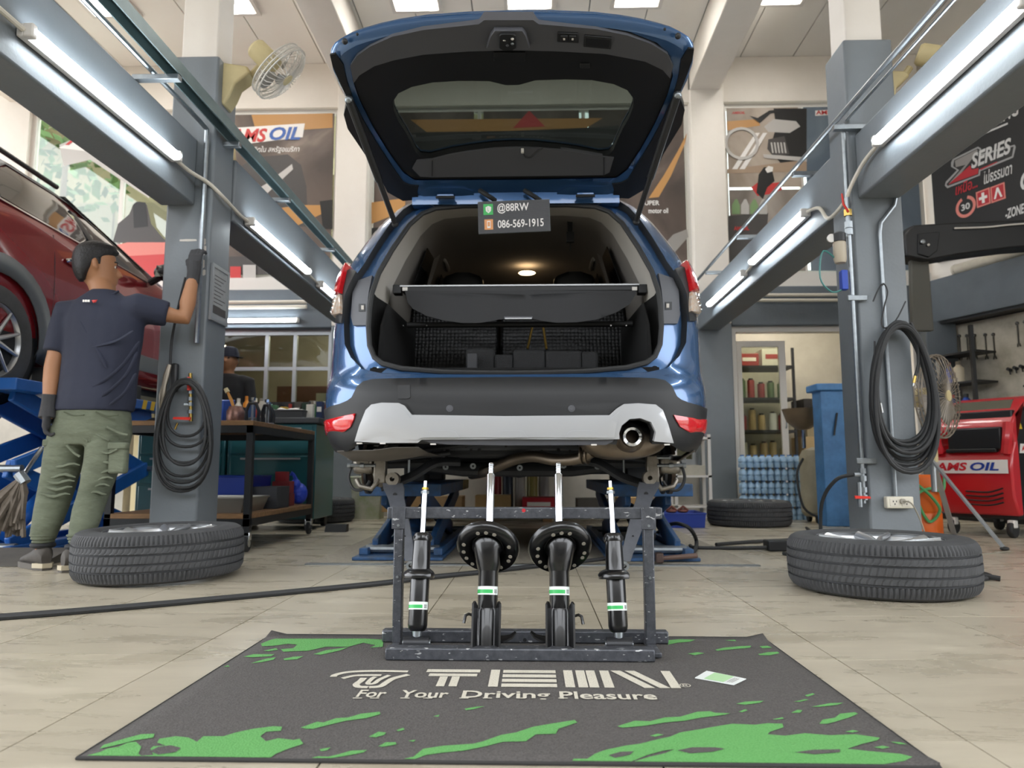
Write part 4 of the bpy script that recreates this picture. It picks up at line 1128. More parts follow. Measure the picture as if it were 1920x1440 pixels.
# silencer and pipes
mc = u6(1500, 240, 3.52)
Mx = Matrix.Translation((mc.x - .03, 3.58, .63))
mb_ = MB(); prof = [(.0, -.2), (.5, -.2), (.85, -.185), (.98, -.15), (1.0, -.1), (1.0, .1), (.98, .15), (.85, .185), (0, .2)]
mb_.loft([[Mx @ Vector((r * .2 * math.cos(a), z, r * .085 * math.sin(a))) for a in [2 * PI * k / 32 for k in range(32)]] for r, z in [(max(r, .01), z) for r, z in prof]])
mf = mb_.build('silencer', M_EXH, car, smooth=50)
tp = u6(1520, 204, 3.27)
b = MB(); b.lathe([(.030, 0.0), (.041, -.004), (.044, .0), (.044, .04), (.036, .14)], 28, Matrix.Translation(tp) @ Matrix.Rotation(-PI / 2, 4, 'X')); b.build('tail_pipe_ring', M_CHROME, mf)
b = MB(); b.lathe([(.034, .002), (.034, .12), (.0, .12)], 24, Matrix.Translation(tp) @ Matrix.Rotation(-PI / 2, 4, 'X')); b.build('tail_pipe_bore', mat('sooty_steel', '17140f', .8), mf)
b = MB(); b.lathe([(.046, .03), (.058, .05), (.07, .1), (.06, .24)], 24, Matrix.Translation(tp) @ Matrix.Rotation(-PI / 2, 4, 'X')); b.build('tail_pipe_cone', M_EXH, mf)
pp_ = [u6(1320, 278, 3.62), u6(1260, 310, 3.66), u6(1150, 318, 3.72), u6(1050, 302, 3.8), u6(960, 312, 3.9), u6(860, 350, 4.0), u6(790, 378, 4.1), u6(740, 388, 4.3)]
MB().tube(catmull(pp_, 6), .03, 12).build('exhaust_pipe', M_EXH, car)
f0 = u6(1285, 290, 3.64); 
for k in (-1, 1): MB().lathe([(.03, 0), (.05, .0), (.05, .008), (.03, .008)], 12, Matrix.Translation(f0 + Vector((k * .012, 0, 0))) @ Matrix.Rotation(PI / 2, 4, 'Y') @ Matrix.Rotation(.4, 4, 'X')).build('pipe_flange', M_EXH, car)
# subframe cross members and lateral links
def cbar(name, p, q, r, m=M_UNDER, n=8): return MB().tube([p, (Vector(p) + Vector(q)) / 2, q], r, n).build(name, m, car)
B2((CX - .42, 3.95, .56), (CX + .42, 4.12, .66)).build('subframe', M_UNDER, car, bevel=.02)
for s in (-1, 1):
    B2((CX + s * .45, 3.85, .55), (CX + s * .37, 4.6, .63)).build('subframe_rail', M_UNDER, car, bevel=.015)
MB().sphere((CX + .0, 4.35, .56), (.14, .2, .11), 16, 10).build('differential', M_UNDER, car)
b = MB(); b.box2((CX - .36, 3.9, .60), (CX + .36, 3.93, .72)); b.build('heat_shield', mat('shield_grey', '53555a', .55, .5, noise=(9, .5)), car, bevel=.01)
for (x, y, r) in ((712, 253, 3), (735, 270, 3), (775, 270, 4), (905, 250, 3), (1160, 270, 4), (1215, 275, 3), (1080, 275, 3)):
    p = u6(x, y, 3.895); MB().cyl(p, p + Vector((0, -.006, 0)), r * .0025, 8).build('bolt_hole', M_INNER, car)
for (x, y) in ((745, 348), (972, 356), (1185, 345), (1350, 350), (612, 352)):
    p = u6(x, y, 3.9); MB().lathe([(.006, 0), (.016, 0), (.016, .012), (.006, .012)], 10, Matrix.Translation(p) @ Matrix.Rotation(PI / 2, 4, 'X')).build('flange_nut', M_STEEL, car)
for s in (-1, 1):
    kx = CX + s * .73
    def m_(x): return CX + s * abs(x)
    # hub carrier, caliper, disc
    hubm = MB(); hubm.sphere((kx, 3.86, .53), (.05, .06, .09), 12, 8); hubm.tube([(kx, 3.86, .6), (m_(.70), 3.9, .66), (m_(.62), 3.95, .7)], [.035, .03, .025], 8)
    hubm.tube([(kx, 3.82, .5), (m_(.70), 3.80, .43), (m_(.705), 3.8, .41)], [.03, .028, .026], 8)
    hub = hubm.build('hub_carrier', M_ALLOY, car)
    MB().lathe([(.05, 0), (.15, 0), (.15, .02), (.05, .02)], 28, Matrix.Translation((CX + s * .80, 3.93, .52)) @ Matrix.Rotation(PI / 2, 4, 'Y')).build('brake_disc', mat('rusty_disc', '6a5c52', .45, .8, noise=(20, .5)), hub)
    b = MB(); b.box((CX + s * .79, 3.80, .525), (.11, .08, .10)); b.build('brake_caliper', M_ALLOY, hub, bevel=.025)
    b = MB(); b.box((CX + s * .70, 3.79, .50), (.06, .06, .14)); b.tube([(CX + s * .70, 3.77, .45), (CX + s * .74, 3.76, .40), (CX + s * .80, 3.76, .415), (CX + s * .82, 3.77, .45)], .014, 8); b.build('caliper_bracket', M_ALLOY, hub, bevel=.015)
    for dz in (-.01, .03):
        b = MB(); b.cyl((CX + s * .72, 3.76, .53 + dz), (CX + s * .86, 3.76, .53 + dz), .009, 8); b.cyl((CX + s * .78, 3.76, .53 + dz), (CX + s * .80, 3.76, .53 + dz), .014, 6); b.cyl((CX + s * .85, 3.76, .53 + dz), (CX + s * .865, 3.76, .53 + dz), .013, 6)
        b.build('caliper_pin', M_STEEL, hub)
    MB().tube(catmull([(m_(.84), 3.78, .54), (m_(.86), 3.77, .46), (m_(.83), 3.76, .40), (m_(.78), 3.76, .40), (m_(.75), 3.77, .44)], 5), .008, 6).build('brake_hose', M_RUBBER, hub)
    MB().lathe([(.09, -.012), (.13, -.012), (.13, .0), (.09, 0)], 20, Matrix.Translation((CX + s * .775, 3.9, .5)) @ Matrix.Rotation(PI / 2, 4, 'Y')).build('dust_shield', M_UNDER, hub)
    # links: upper, lower arm, toe link
    cbar('upper_link', (m_(.40), 4.0, .66), (m_(.70), 3.92, .63), .02)
    b = MB(); b.tube(catmull([(m_(.30), 3.88, .54), (m_(.42), 3.84, .535), (m_(.55), 3.82, .46), (m_(.70), 3.8, .41)], 5), .03, 8, flat=.6); b.build('lower_arm', M_UNDER, car)
    cbar('toe_link', (m_(.34), 3.8, .585), (m_(.70), 3.82, .545), .012)
    cbar('stabiliser_bar', (m_(.0), 3.86, .66), (m_(.5), 3.86, .60), .012)
    MB().cyl((m_(.56), 3.83, .63), (m_(.56), 3.83, .48), .006, 6).build('stabiliser_link', M_STEEL, car)
    b = MB(); b.lathe([(.045, z_ * .014 - .1 + (.0)) if k % 2 else (.036, z_ * .014 - .1) for k, z_ in enumerate(range(12))], 14, Matrix.Translation((m_(.60), 3.72, .70)) @ Matrix.Rotation(.5 * s, 4, 'Y')); b.build('rubber_bellows', M_RUBBER, car)
    # pressed-steel link hanging loose from the hub carrier down to its bush
    px0 = (352, 430) if s < 0 else (1605, 425); px1 = (445, 828) if s < 0 else (1478, 830)
    A = u6(*px0, 3.72); Bq = u6(*px1, 3.30)
    d = (Bq - A); L = d.length
    b = MB()
    b.loft([[A + d * t + Vector((w_, 0, 0)) + Vector((0, dy, 0)) for w_, dy in ((-hw, 0), (-hw, .02), (-hw + .006, .02), (-hw + .006, .004), (hw - .006, .004), (hw - .006, .02), (hw, .02), (hw, 0))] for t, hw in ((0, .05), (.08, .052), (.2, .04), (.5, .036), (.85, .026), (.96, .024))])
    lk = b.build('hanging_link', M_LINK, car, smooth=30)
    b = MB(); b.lathe([(.009, -.02), (.02, -.02), (.02, .02), (.009, .02), (.009, -.02)], 14, Matrix.Translation(Bq + Vector((0, -.01, 0))) @ Matrix.Rotation(PI / 2, 4, 'X')); b.build('bush', M_STEEL, lk)
    for t in (.16, .45, .68):
        p = A + d * t + Vector((0, -.003, 0)); MB().cyl(p, p + Vector((0, .004, 0)), .011 if t < .2 else .005, 10).build('link_hole', M_INNER, lk)
    MB().lathe([(.012, -.03), (.034, -.03), (.034, .03), (.012, .03)], 14, Matrix.Translation(A + Vector((0, .02, .02))) @ Matrix.Rotation(PI / 2, 4, 'X')).build('bush_housing', M_ALLOY, lk)
# ================================================================== mat with print
def rugm(name, c1, c2, sc=260):
    m = mat(name, c1, .95, noise=(sc, .9), col2=c2, bump=(sc, .5)); return m
M_RUG = rugm('mat_charcoal_pile', '44413f', '625e5b')
M_RUGG = rugm('mat_green_pile', '54974c', '6dad64')
M_RUGW = rugm('mat_cream_pile', 'd8d2c2', 'b9b3a4')
RH = .006
R = [atz(135, 1433, 0), atz(1757, 1437, 0), atz(1425, 1196, 0), atz(503, 1196, 0)]
x0, x1 = (R[0].x + R[3].x) / 2, (R[1].x + R[2].x) / 2
y0, y1 = (R[0].y + R[1].y) / 2, (R[2].y + R[3].y) / 2
rug = thing('floor_mat', 'charcoal floor mat printed with cream lettering and green splashes', 'mat', ((x0 + x1) / 2, (y0 + y1) / 2, 0))
b = MB(); nx, ny = 30, 20; rows = []
for j in range(ny + 1):
    row = []
    for i in range(nx + 1):
        x = x0 + (x1 - x0) * i / nx; y = y0 + (y1 - y0) * j / ny
        lift = 0
        for (cx, cy, am) in ((x0, y1, .012), (x1, y1, .012), (x1, y0, .006)):
            d = math.hypot(x - cx, y - cy); lift += am * max(0, 1 - d / .07) ** 2
        row.append(Vector((x, y, RH + lift)))
    rows.append(row)
b.loft(rows, ringclosed=False, caps=False); b.build('pile', M_RUG, rug, solid=.004, fixn=False)
b = MB(); b.tube([(x0, y0, .004), (x0, y1, .004), (x1, y1, .004), (x1, y0, .004)], .0035, 6, closed=True); b.build('edge_binding', mat('mat_binding', '2b2a29', .8), rug)
RI = RH + .0012
def rug_pt(px, py): p = atz(px, py, RI); return (p.x, p.y)
def rug_shape(name, m, pix, z=RI, smooth=False):
    q = ccw([rug_pt(*p) for p in pix])
    q = [(max(x0 + .004, min(x1 - .004, a)), max(y0 + .004, min(y1 - .004, c))) for a, c in q]
    bb = MB(); bb.patch(q, lambda x, y, o: Vector((x, y, z)), grid=0); return bb.build(name, m, rug, smooth=0, fixn=False)
def c7(l): return [(100 + x / 2.1333, 1160 + y / 2.1333) for x, y in l]
def c9(l): return [(900 + x / 2.1333, 1160 + y / 2.1333) for x, y in l]
SPL = [
 c7([(100, 570), (130, 550), (190, 532), (215, 520), (260, 512), (300, 495), (330, 492), (352, 512), (340, 540), (352, 548), (400, 545), (388, 520), (400, 510), (450, 508), (415, 495), (425, 480), (490, 470), (540, 475), (575, 492), (600, 470), (680, 470), (730, 455), (800, 440), (880, 430), (915, 432), (910, 448), (850, 452), (828, 470), (850, 490), (900, 478), (960, 485), (985, 480), (1000, 500), (940, 520), (890, 540), (870, 555), (935, 580), (760, 578), (800, 560), (700, 562), (760, 582), (480, 580), (560, 555), (480, 560), (440, 578), (330, 576), (270, 580), (200, 576)]),
 c7([(185, 520), (200, 505), (290, 478), (350, 462), (405, 460), (400, 475), (330, 486), (240, 508)]),
 c7([(990, 435), (1055, 412), (1080, 415), (1130, 398), (1180, 395), (1230, 380), (1305, 372), (1308, 382), (1250, 398), (1170, 408), (1100, 425), (1040, 440), (1010, 440)]),
 c7([(1015, 578), (1060, 550), (1100, 552), (1150, 540), (1190, 528), (1255, 525), (1240, 535), (1170, 548), (1110, 562), (1050, 582)]),
 c7([(1262, 472), (1300, 452), (1330, 455), (1325, 464), (1290, 474)]), c7([(1300, 510), (1330, 494), (1370, 494), (1372, 503), (1320, 512)]), c7([(1065, 522), (1110, 514), (1095, 526), (1070, 530)]),
 c7([(1368, 578), (1400, 562), (1440, 552), (1480, 520), (1560, 508), (1680, 500), (1720, 490), (1790, 465), (1850, 455), (1920, 432), (1990, 420), (2085, 405), (2096, 415), (2020, 440), (2010, 460), (1930, 462), (1890, 490), (1800, 492), (1720, 512), (1640, 528), (1560, 535), (1490, 545), (1440, 575), (1400, 585)]),
 c7([(1645, 360), (1690, 352), (1725, 350), (1680, 362), (1650, 366)]), c7([(1520, 390), (1545, 384), (1540, 392)]), c7([(1420, 488), (1450, 484), (1440, 492)]), c7([(1372, 446), (1400, 436), (1405, 444), (1380, 450)]),
 c7([(830, 100), (870, 84), (890, 80), (1250, 80), (1320, 84), (1318, 112), (1265, 116), (1290, 106), (1240, 96), (1180, 112), (1090, 112), (1020, 128), (920, 132), (910, 122), (960, 118), (975, 104), (940, 100), (880, 108), (835, 110)]),
 c7([(790, 178), (850, 160), (890, 154), (880, 164), (830, 174)]), c7([(760, 152), (800, 142), (885, 142), (870, 150), (800, 154)]), c7([(920, 160), (960, 152), (1000, 150), (975, 162), (925, 166)]), c7([(1040, 142), (1090, 126), (1180, 114), (1150, 126), (1070, 144)]), c7([(840, 128), (890, 118), (900, 124), (860, 130)]), c7([(680, 192), (700, 186), (705, 192)]),
 c7([(1555, 132), (1590, 128), (1580, 138), (1560, 138)]),
 c9([(415, 128), (470, 122), (520, 122), (520, 134), (440, 138)]), c9([(752, 86), (800, 82), (860, 84), (840, 92), (790, 96), (752, 104)]), c9([(940, 124), (975, 116), (1040, 110), (1085, 108), (1080, 116), (1010, 122), (950, 128)]), c9([(830, 140), (870, 134), (898, 138), (860, 146)]), c9([(980, 86), (1020, 84), (1025, 90)]),
 c9([(1118, 110), (1150, 108), (1168, 116), (1130, 118)]), c9([(1112, 142), (1150, 134), (1190, 132), (1198, 138), (1160, 146), (1120, 146)]),
 c9([(550, 430), (580, 420), (620, 408), (680, 410), (740, 395), (800, 392), (870, 372), (920, 370), (940, 376), (1000, 378), (980, 384), (880, 396), (820, 408), (740, 415), (660, 428), (570, 436)]),
 c9([(1025, 340), (1060, 332), (1135, 328), (1120, 336), (1060, 344)]), c9([(1255, 332), (1300, 322), (1315, 324), (1280, 332)]), c9([(1300, 306), (1330, 298), (1340, 302), (1310, 312)]), c9([(1325, 352), (1400, 338), (1455, 336), (1430, 344), (1360, 352)]), c9([(1245, 376), (1270, 364), (1290, 366), (1280, 376)]),
 c9([(1358, 420), (1370, 404), (1420, 396), (1440, 380), (1500, 374), (1512, 380), (1480, 394), (1420, 412), (1390, 420)]), c9([(1035, 372), (1060, 362), (1070, 366), (1050, 374)]), c9([(1460, 452), (1490, 445), (1515, 450), (1490, 455)]), c9([(1640, 492), (1680, 494), (1710, 502), (1680, 502)]), c9([(1575, 514), (1610, 508), (1640, 514), (1610, 520)]), c9([(680, 468), (710, 460), (735, 464), (700, 472)]), c9([(1170, 402), (1210, 394), (1215, 400), (1185, 404)]),
 c9([(370, 578), (375, 560), (430, 560), (460, 540), (500, 525), (580, 508), (640, 500), (720, 480), (760, 472), (800, 455), (880, 442), (960, 428), (1010, 420), (1100, 424), (1150, 418), (1210, 420), (1214, 434), (1160, 452), (1150, 462), (1220, 468), (1300, 458), (1400, 466), (1500, 462), (1600, 476), (1590, 486), (1530, 500), (1470, 520), (1560, 530), (1680, 540), (1730, 552), (1700, 568), (1620, 584), (1300, 584), (900, 584), (620, 582), (680, 552), (740, 538), (780, 522), (730, 528), (670, 545), (610, 582), (470, 580), (420, 582)]),
]
for q in SPL: rug_shape('green_splash', M_RUGG, q)
for q in (c7([(385, 532), (420, 514), (470, 508), (510, 518), (490, 535), (420, 545)]), c9([(790, 528), (850, 516), (940, 516), (980, 522), (930, 534), (840, 540)]), c9([(1260, 536), (1330, 526), (1440, 524), (1440, 536), (1340, 544)]), c9([(515, 548), (560, 534), (615, 532), (600, 546), (540, 558)])):
    rug_shape('splash_gap', M_RUG, q, RI + .0008)
# lettering: measured on the mat plane. Big striped word, emblem and slogan
def rp(px, py): p = atz(px, py, RI); return Vector((p.x, p.y, RI))
yt = rp(975, 1257).y + .004; ybm = rp(975, 1288).y
Hh = (yt - ybm)
def stripe(pts):
    q = ccw(pts); bb = MB(); bb.patch(q, lambda x, y, o: Vector((x, y, RI + .0002)), grid=0); bb.build('lettering', M_RUGW, rug, smooth=0, fixn=False)
def hx(px): return rp(px, 1272).x
def bar_(xa, ya, xb, yb): stripe([(xa, ybm + ya * Hh), (xb, ybm + ya * Hh), (xb, ybm + yb * Hh), (xa, ybm + yb * Hh)])
# T : three strokes across the top bending into two stems
ax, bx_ = hx(793), hx(893); mid = (ax + bx_) / 2
bar_(ax, .82, bx_ + .005, 1.0); bar_(ax + .01, .58, bx_, .74)
sw = (bx_ - ax) * .13
for d in (-1.5, .25): bar_(mid + d * sw, 0, mid + (d + 1.15) * sw, .56)
# E : thick stem, five rules
ax, bx_ = hx(918), hx(1043)
bar_(ax, 0, ax + (bx_ - ax) * .14, 1.0)
for k in range(4): bar_(ax + (bx_ - ax) * .19, k * .27, bx_, k * .27 + .18)
# I : two bars
ax, bx_ = hx(1058), hx(1120)
for d in (0, .38, .7): bar_(ax + (bx_ - ax) * d, 0, ax + (bx_ - ax) * (d + .28), 1.0)
# N : bars and diagonals
ax, bx_ = hx(1128), hx(1265); W_ = bx_ - ax
bar_(ax, 0, ax + W_ * .13, 1.0); bar_(ax + W_ * .87, 0, bx_, 1.0)
for d in (.0, .2): stripe([(ax + W_ * (.16 + d), ybm + Hh), (ax + W_ * (.30 + d), ybm + Hh), (ax + W_ * (.66 + d * 1.0), ybm), (ax + W_ * (.52 + d * 1.0), ybm)])
# emblem: a swept T of parallel ribbons
def em(pts, w):
    P = catmull([rp(*p) for p in pts], 6); L, Rr = [], []
    for i, p in enumerate(P):
        t = (P[min(i + 1, len(P) - 1)] - P[max(i - 1, 0)]).normalized(); nn = Vector((-t.y, t.x, 0)) * w
        L.append((p.x + nn.x, p.y + nn.y)); Rr.append((p.x - nn.x, p.y - nn.y))
    bb = MB(); bb.loft([[Vector((*a, RI + .0002)), Vector((*c, RI + .0002))] for a, c in zip(L, Rr)], ringclosed=False, caps=False)
    bb.build('emblem', M_RUGW, rug, smooth=0, fixn=False)
em([(765, 1259), (700, 1258), (655, 1260), (630, 1265), (625, 1269)], .008)
em([(715, 1266), (690, 1266), (664, 1267), (642, 1272)], .007)
em([(766, 1265), (738, 1272), (724, 1280), (712, 1287), (692, 1288.5)], .008)
em([(690, 1288.5), (672, 1287.5), (668, 1283), (676, 1277), (682, 1271)], .008)
em([(730, 1266), (712, 1274), (702, 1281), (692, 1282.5), (690, 1280), (698, 1272), (704, 1269)], .006)
q = rp(1290, 1287)
text_on('®', 'lettering', M_RUGW, rug, (rp(1277, 1290).x, rp(1277, 1289).y, RI), (1, 0, 0), (0, 1, 0), .026, .028, .0)
p0, p1 = rp(664, 1311), rp(1233, 1311)
sl = 'For Your Driving Pleasure'
ws = [('For', 664, 718, 0), ('Your', 745, 838, 0), ('Driving', 864, 1032, 1), ('Pleasure', 1050, 1233, 0)]
for w_, xa_, xb_, dsc in ws:
    yb_ = rp(975, 1314 if dsc else 1310.5).y; yt_ = rp(975, 1296.5).y
    text_on(w_, 'lettering', M_RUGW, rug, (rp(xa_, 1311).x, yb_, RI), (1, 0, 0), (0, 1, 0), rp(xb_, 1311).x - rp(xa_, 1311).x, yt_ - yb_, .018)
# serifs: short rules under the upright strokes of the slogan
for px_ in (668, 700, 757, 800, 868, 912, 975, 1054, 1102, 1215):
    q_ = rp(px_, 1310.5); poly_on(rect(-.008, 0, .012, .005), 'lettering', M_RUGW, rug, q_, (1, 0, 0), (0, 1, 0), lift=.0012)
# printed card on the mat
qs = [atz(*p, .0085) for p in ((1303, 1271), (1325, 1258), (1399, 1273), (1376, 1284))]
card = thing('printed_card', 'white and green printed card lying on the mat', 'card', (qs[0] + qs[2]) / 2)
b = MB(); b.loft([[Vector((p.x, p.y, z)) for p in qs] for z in (.0076, .0092)]); b.build('card_sheet', mat('card_white', 'dfe3e0', .4), card)
def bl_(s, t): return qs[0] * (1 - s) * (1 - t) + qs[1] * (1 - s) * t + qs[2] * s * t + qs[3] * s * (1 - t)
b = MB(); b.v = [bl_(s, t) + Vector((0, 0, .0012)) for s, t in ((.22, .04), (.72, .04), (.72, .96), (.22, .96))]; b.f = [(0, 1, 2, 3)]; b.build('green_print', mat('card_green', 'a9cf9d', .5), card, smooth=0)
for k in range(3):
    b = MB(); b.v = [bl_(s, t) + Vector((0, 0, .0013)) for s, t in ((.78 + k * .05, .15), (.8 + k * .05, .15), (.8 + k * .05, .8), (.78 + k * .05, .8))]; b.f = [(0, 1, 2, 3)]; b.build('fine_print', P_GRY, card, smooth=0)

# ================================================================== display rack of black square tube
M_RACK = mat('scratched_black_steel', '5a5c62', .42, .5, noise=(55, 1.0), col2='45474c')
ntr = M_RACK.node_tree
nn_ = ntr.nodes.new('ShaderNodeTexNoise'); nn_.inputs['Scale'].default_value = 130; nn_.inputs['Detail'].default_value = 2
mpr = ntr.nodes.new('ShaderNodeMapping'); mpr.inputs['Scale'].default_value = (.35, 1, 1)
tcr = ntr.nodes.new('ShaderNodeTexCoord'); ntr.links.new(tcr.outputs['Object'], mpr.inputs[0]); ntr.links.new(mpr.outputs[0], nn_.inputs['Vector'])
mrr = ntr.nodes.new('ShaderNodeMapRange'); mrr.inputs[1].default_value = .655; mrr.inputs[2].default_value = .68
ntr.links.new(nn_.outputs[0], mrr.inputs[0])
mxr = ntr.nodes.new('ShaderNodeMix'); mxr.data_type = 'RGBA'; mxr.inputs[7].default_value = (*lin('b9babb'), 1)
bs_ = ntr.nodes['Principled BSDF']; old = bs_.inputs['Base Color'].links[0].from_socket
ntr.links.new(old, mxr.inputs[6]); ntr.links.new(mrr.outputs[0], mxr.inputs[0]); ntr.links.new(mxr.outputs[2], bs_.inputs['Base Color'])
G0 = RH + .001
YF, YU, YB = 1.975, 2.115, 2.175
xl, xr = at(724, 1247, YF).x, at(1227, 1247, YF).x
rack = thing('display_rack', 'scratched black steel rack standing on the mat', 'rack', (0, 2.08, G0))
b = MB(); b.box2((xl, YF - .018, G0), (xr, YF + .022, G0 + .032)); b.build('front_foot_bar', M_RACK, rack, bevel=.004)
b = MB(); b.box2((xl + .005, YF + .022, G0), (xr - .005, YF + .045, G0 + .012)); b.build('foot_ledge', M_RACK, rack, bevel=.002)
bx0, bx1 = at(718, 1205, YB).x, at(1252, 1207, YB).x
b = MB(); b.box2((bx0, YB - .018, G0), (bx1, YB + .018, G0 + .034)); b.build('rear_foot_bar', M_RACK, rack, bevel=.004)
zt_ = at(985, 951, YU).z; tx0, tx1 = at(728, 960, YU).x, at(1240, 960, YU).x
b = MB(); b.box2((tx0, YU - .016, zt_ - .032), (tx1, YU + .016, zt_)); tb = b.build('top_bar', M_RACK, rack, bevel=.003)
for (pxa, pxb) in ((739, 756), (1207, 1226)):
    xa, xb = at(pxa, 1100, YU).x, at(pxb, 1100, YU).x
    b = MB(); b.box2((xa, YU - .02, G0 + .012), (xb, YU + .012, zt_ - .001)); b.build('upright', M_RACK, rack, bevel=.003)
    b = MB(); b.box2((xa + .002, YF + .02, G0 + .002), (xb - .002, YB - .016, G0 + .014)); b.build('side_foot', M_RACK, rack, bevel=.002)
    b = MB(); b.box2((xa - .006, YU - .024, zt_ - .06), (xb + .006, YU - .0195, zt_ + .002)); b.build('gusset', M_RACK, rack, bevel=.001)
    for z in (.2, zt_ - .05): MB().cyl(((xa + xb) / 2, YU - .026, z), ((xa + xb) / 2, YU - .02, z), .004, 8).build('bolt', M_STEEL, rack)
for (px, py, Y) in ((982, 957, YU - .0165), (974, 1246, YF - .0185), (984, 1200, YB - .0185)):
    p = at(px, py, Y); MB().cyl(p, p + Vector((0, .002, 0)), .0055, 12).build('drilled_hole', M_INNER if py != 957 else MATS['print_banner_red'], rack)

# ================================================================== shock absorbers
M_SHOCK = mat('gloss_black_shock', '08080a', .28, .0, coat=.4)
M_ROD = mat('polished_rod', 'cfd3d8', .16, 1.0)
M_GOLD = mat('zinc_yellow', 'c2a04a', .3, .9)
M_LAB = mat('label_white', 'dfe6e1', .4); M_LABG = mat('label_green', '2fae57', .4)
def label_on(t, c, r, z0, z1, Mx, parent):
    def arc(za, zb, a0, a1, rr, m, nm, par):
        bb = MB(); bb.loft([[Mx @ Vector((rr * math.cos(a), rr * math.sin(a), z)) for a in [a0 + (a1 - a0) * k / 14 for k in range(15)]] for z in (za, zb)], ringclosed=False, caps=False)
        return bb.build(nm, m, par, smooth=60)
    f = arc(z0, z1, -PI * .95, -PI * .10, r + .0006, M_LAB, 'label', parent)
    h = z1 - z0
    arc(z0 + h * .18, z0 + h * .62, -PI * .95, -PI * .33, r + .0010, M_LABG, 'label_band', f)
    for k in range(5): arc(z0 + h * (.2 + .1 * k), z0 + h * (.25 + .1 * k), -PI * .28, -PI * .16, r + .0010, M_BLACK, 'label_code', f)
def tilt(base, top):
    d = (Vector(top) - Vector(base)); L = d.length; d.normalize()
    q = Vector((0, 0, 1)).rotation_difference(d); return Matrix.Translation(base) @ q.to_matrix().to_4x4(), L
def strut(px_b, px_t, s, label):
    base = at(px_b, 1236, 2.012); base.z = G0 + .014
    ytop = YU - .016 - .012
    top = at(px_t, 868, ytop + .035)
    # lean so that the rod touches the top bar
    k = (zt_ - .01 - base.z) / (top.z - base.z); yb_ = base.y + (top.y - base.y) * k
    top.y = base.y + (ytop - base.y) / k
    top = at(px_t, 868, top.y)
    t = thing('strut', label, 'shock absorber', base, group='front struts on the rack')
    Mx, L = tilt(base, top)
    f = L / .5
    tubeo = MB().lathe([(0, 0), (.022, 0), (.027, .004), (.0275, .03), (.0275, .25), (.029, .254), (.029, .27), (.0285, .30), (.026, .315)], 28, Mx); tubeo = tubeo.build('tube', M_SHOCK, t)
    # canted spring seat
    C = Mx @ Vector((s * .004, -.012, .262)); tl = math.radians(-54)
    Ms = Matrix.Translation(C) @ Matrix.Rotation(tl, 4, 'X') @ Matrix.Rotation(s * -.12, 4, 'Y')
    pl = MB(); rings = [(.031, .004), (.045, .008), (.05, .002), (.058, -.006), (.07, -.006), (.084, .0), (.088, .008), (.0885, .016), (.086, .016), (.084, .008), (.07, .0), (.05, .008), (.031, .012)]
    n = 40
    def seat_pt(r, z, k, flip=1):
        a = 2 * PI * k / n
        bulge = .012 * max(0, math.cos(a - PI * .5)) * (1 if r < .075 else 0)
        return Ms @ Vector((r * math.cos(a), r * math.sin(a), z + bulge))
    pl.loft([[seat_pt(r, z, k) for k in range(n)] for r, z in rings], caps=False)
    seat = pl.build('spring_seat', M_SHOCK, t, smooth=50)
    cone = MB(); cone.loft([[Mx @ Vector((.0285 * math.cos(2 * PI * k / n), .0285 * math.sin(2 * PI * k / n), .205)) for k in range(n)], [Mx @ Vector((.033 * math.cos(2 * PI * k / n), .033 * math.sin(2 * PI * k / n), .222)) for k in range(n)], [seat_pt(.036, -.012, k) for k in range(n)], [seat_pt(.044, .002, k) for k in range(n)]], caps=False)
    cone.build('seat_collar', M_SHOCK, seat, smooth=60)
    for a in (10, 25, 55, 75, 95, 130, 152, 172, 195, 250, 270, 290, 340):
        p = Ms @ Vector((.066 * math.cos(math.radians(a)), .066 * math.sin(math.radians(a)), -.0075)); nrm = (Ms.to_3x3() @ Vector((0, 0, -1)))
        MB().cyl(p, p + nrm * .0012, .0055, 12).build('seat_hole', mat('hole_backdrop_tone', '8f897d', .6), seat)  # opaque discs; colour stands in for the lit backdrop through the holes
    MB().lathe([(.0, .312), (.018, .312), (.022, .318), (.022, .330), (.012, .334), (.012, .34)], 20, Mx).build('gland_nut', M_SHOCK, t)
    rod = MB().lathe([(.0115, .33), (.0115, L - .035), (.0095, L - .032), (.0072, L - .03), (.0072, L - .002), (.006, L), (0, L)], 20, Mx).build('piston_rod', M_ROD, t)
    for k in range(3): MB().lathe([(.0078, L - .024 + k * .008), (.0078, L - .021 + k * .008)], 14, Mx).build('thread', M_STEEL, rod)
    # clamp bracket: two flanges and a web at the front-bottom of the tube
    br_ = MB()
    for sx in (-1, 1):
        br_.add([Mx @ Vector(v) for v in ((sx * .024, -.028, .0), (sx * .034, -.045, .0), (sx * .034, -.045, .118), (sx * .030, -.04, .125), (sx * .024, -.028, .112),
                                          (sx * .029, -.026, .0), (sx * .039, -.043, .0), (sx * .039, -.043, .118), (sx * .035, -.038, .125), (sx * .029, -.026, .112))],
                [(0, 1, 2, 3, 4), (9, 8, 7, 6, 5), (0, 5, 6, 1), (1, 6, 7, 2), (2, 7, 8, 3), (3, 8, 9, 4), (4, 9, 5, 0)])
    br_.loft([[Mx @ Vector((r * math.cos(a), r * math.sin(a), z)) for a in [PI * .05 + PI * 1.9 * k / 20 for k in range(21)]] for r, z in ((.031, .0), (.031, .1), (.0285, .108))], ringclosed=False, caps=False)
    brk = br_.build('knuckle_bracket', M_SHOCK, t, smooth=30)
    # hose tabs: outer small L-bracket higher up, inner sweeping tab low
    o = s
    MB().tube([Mx @ Vector(v) for v in ((o * .028, -.005, .085), (o * .05, -.01, .092), (o * .058, -.012, .088), (o * .062, -.013, .068))], .0045, 6, flat=.5).build('hose_tab', M_SHOCK, brk)
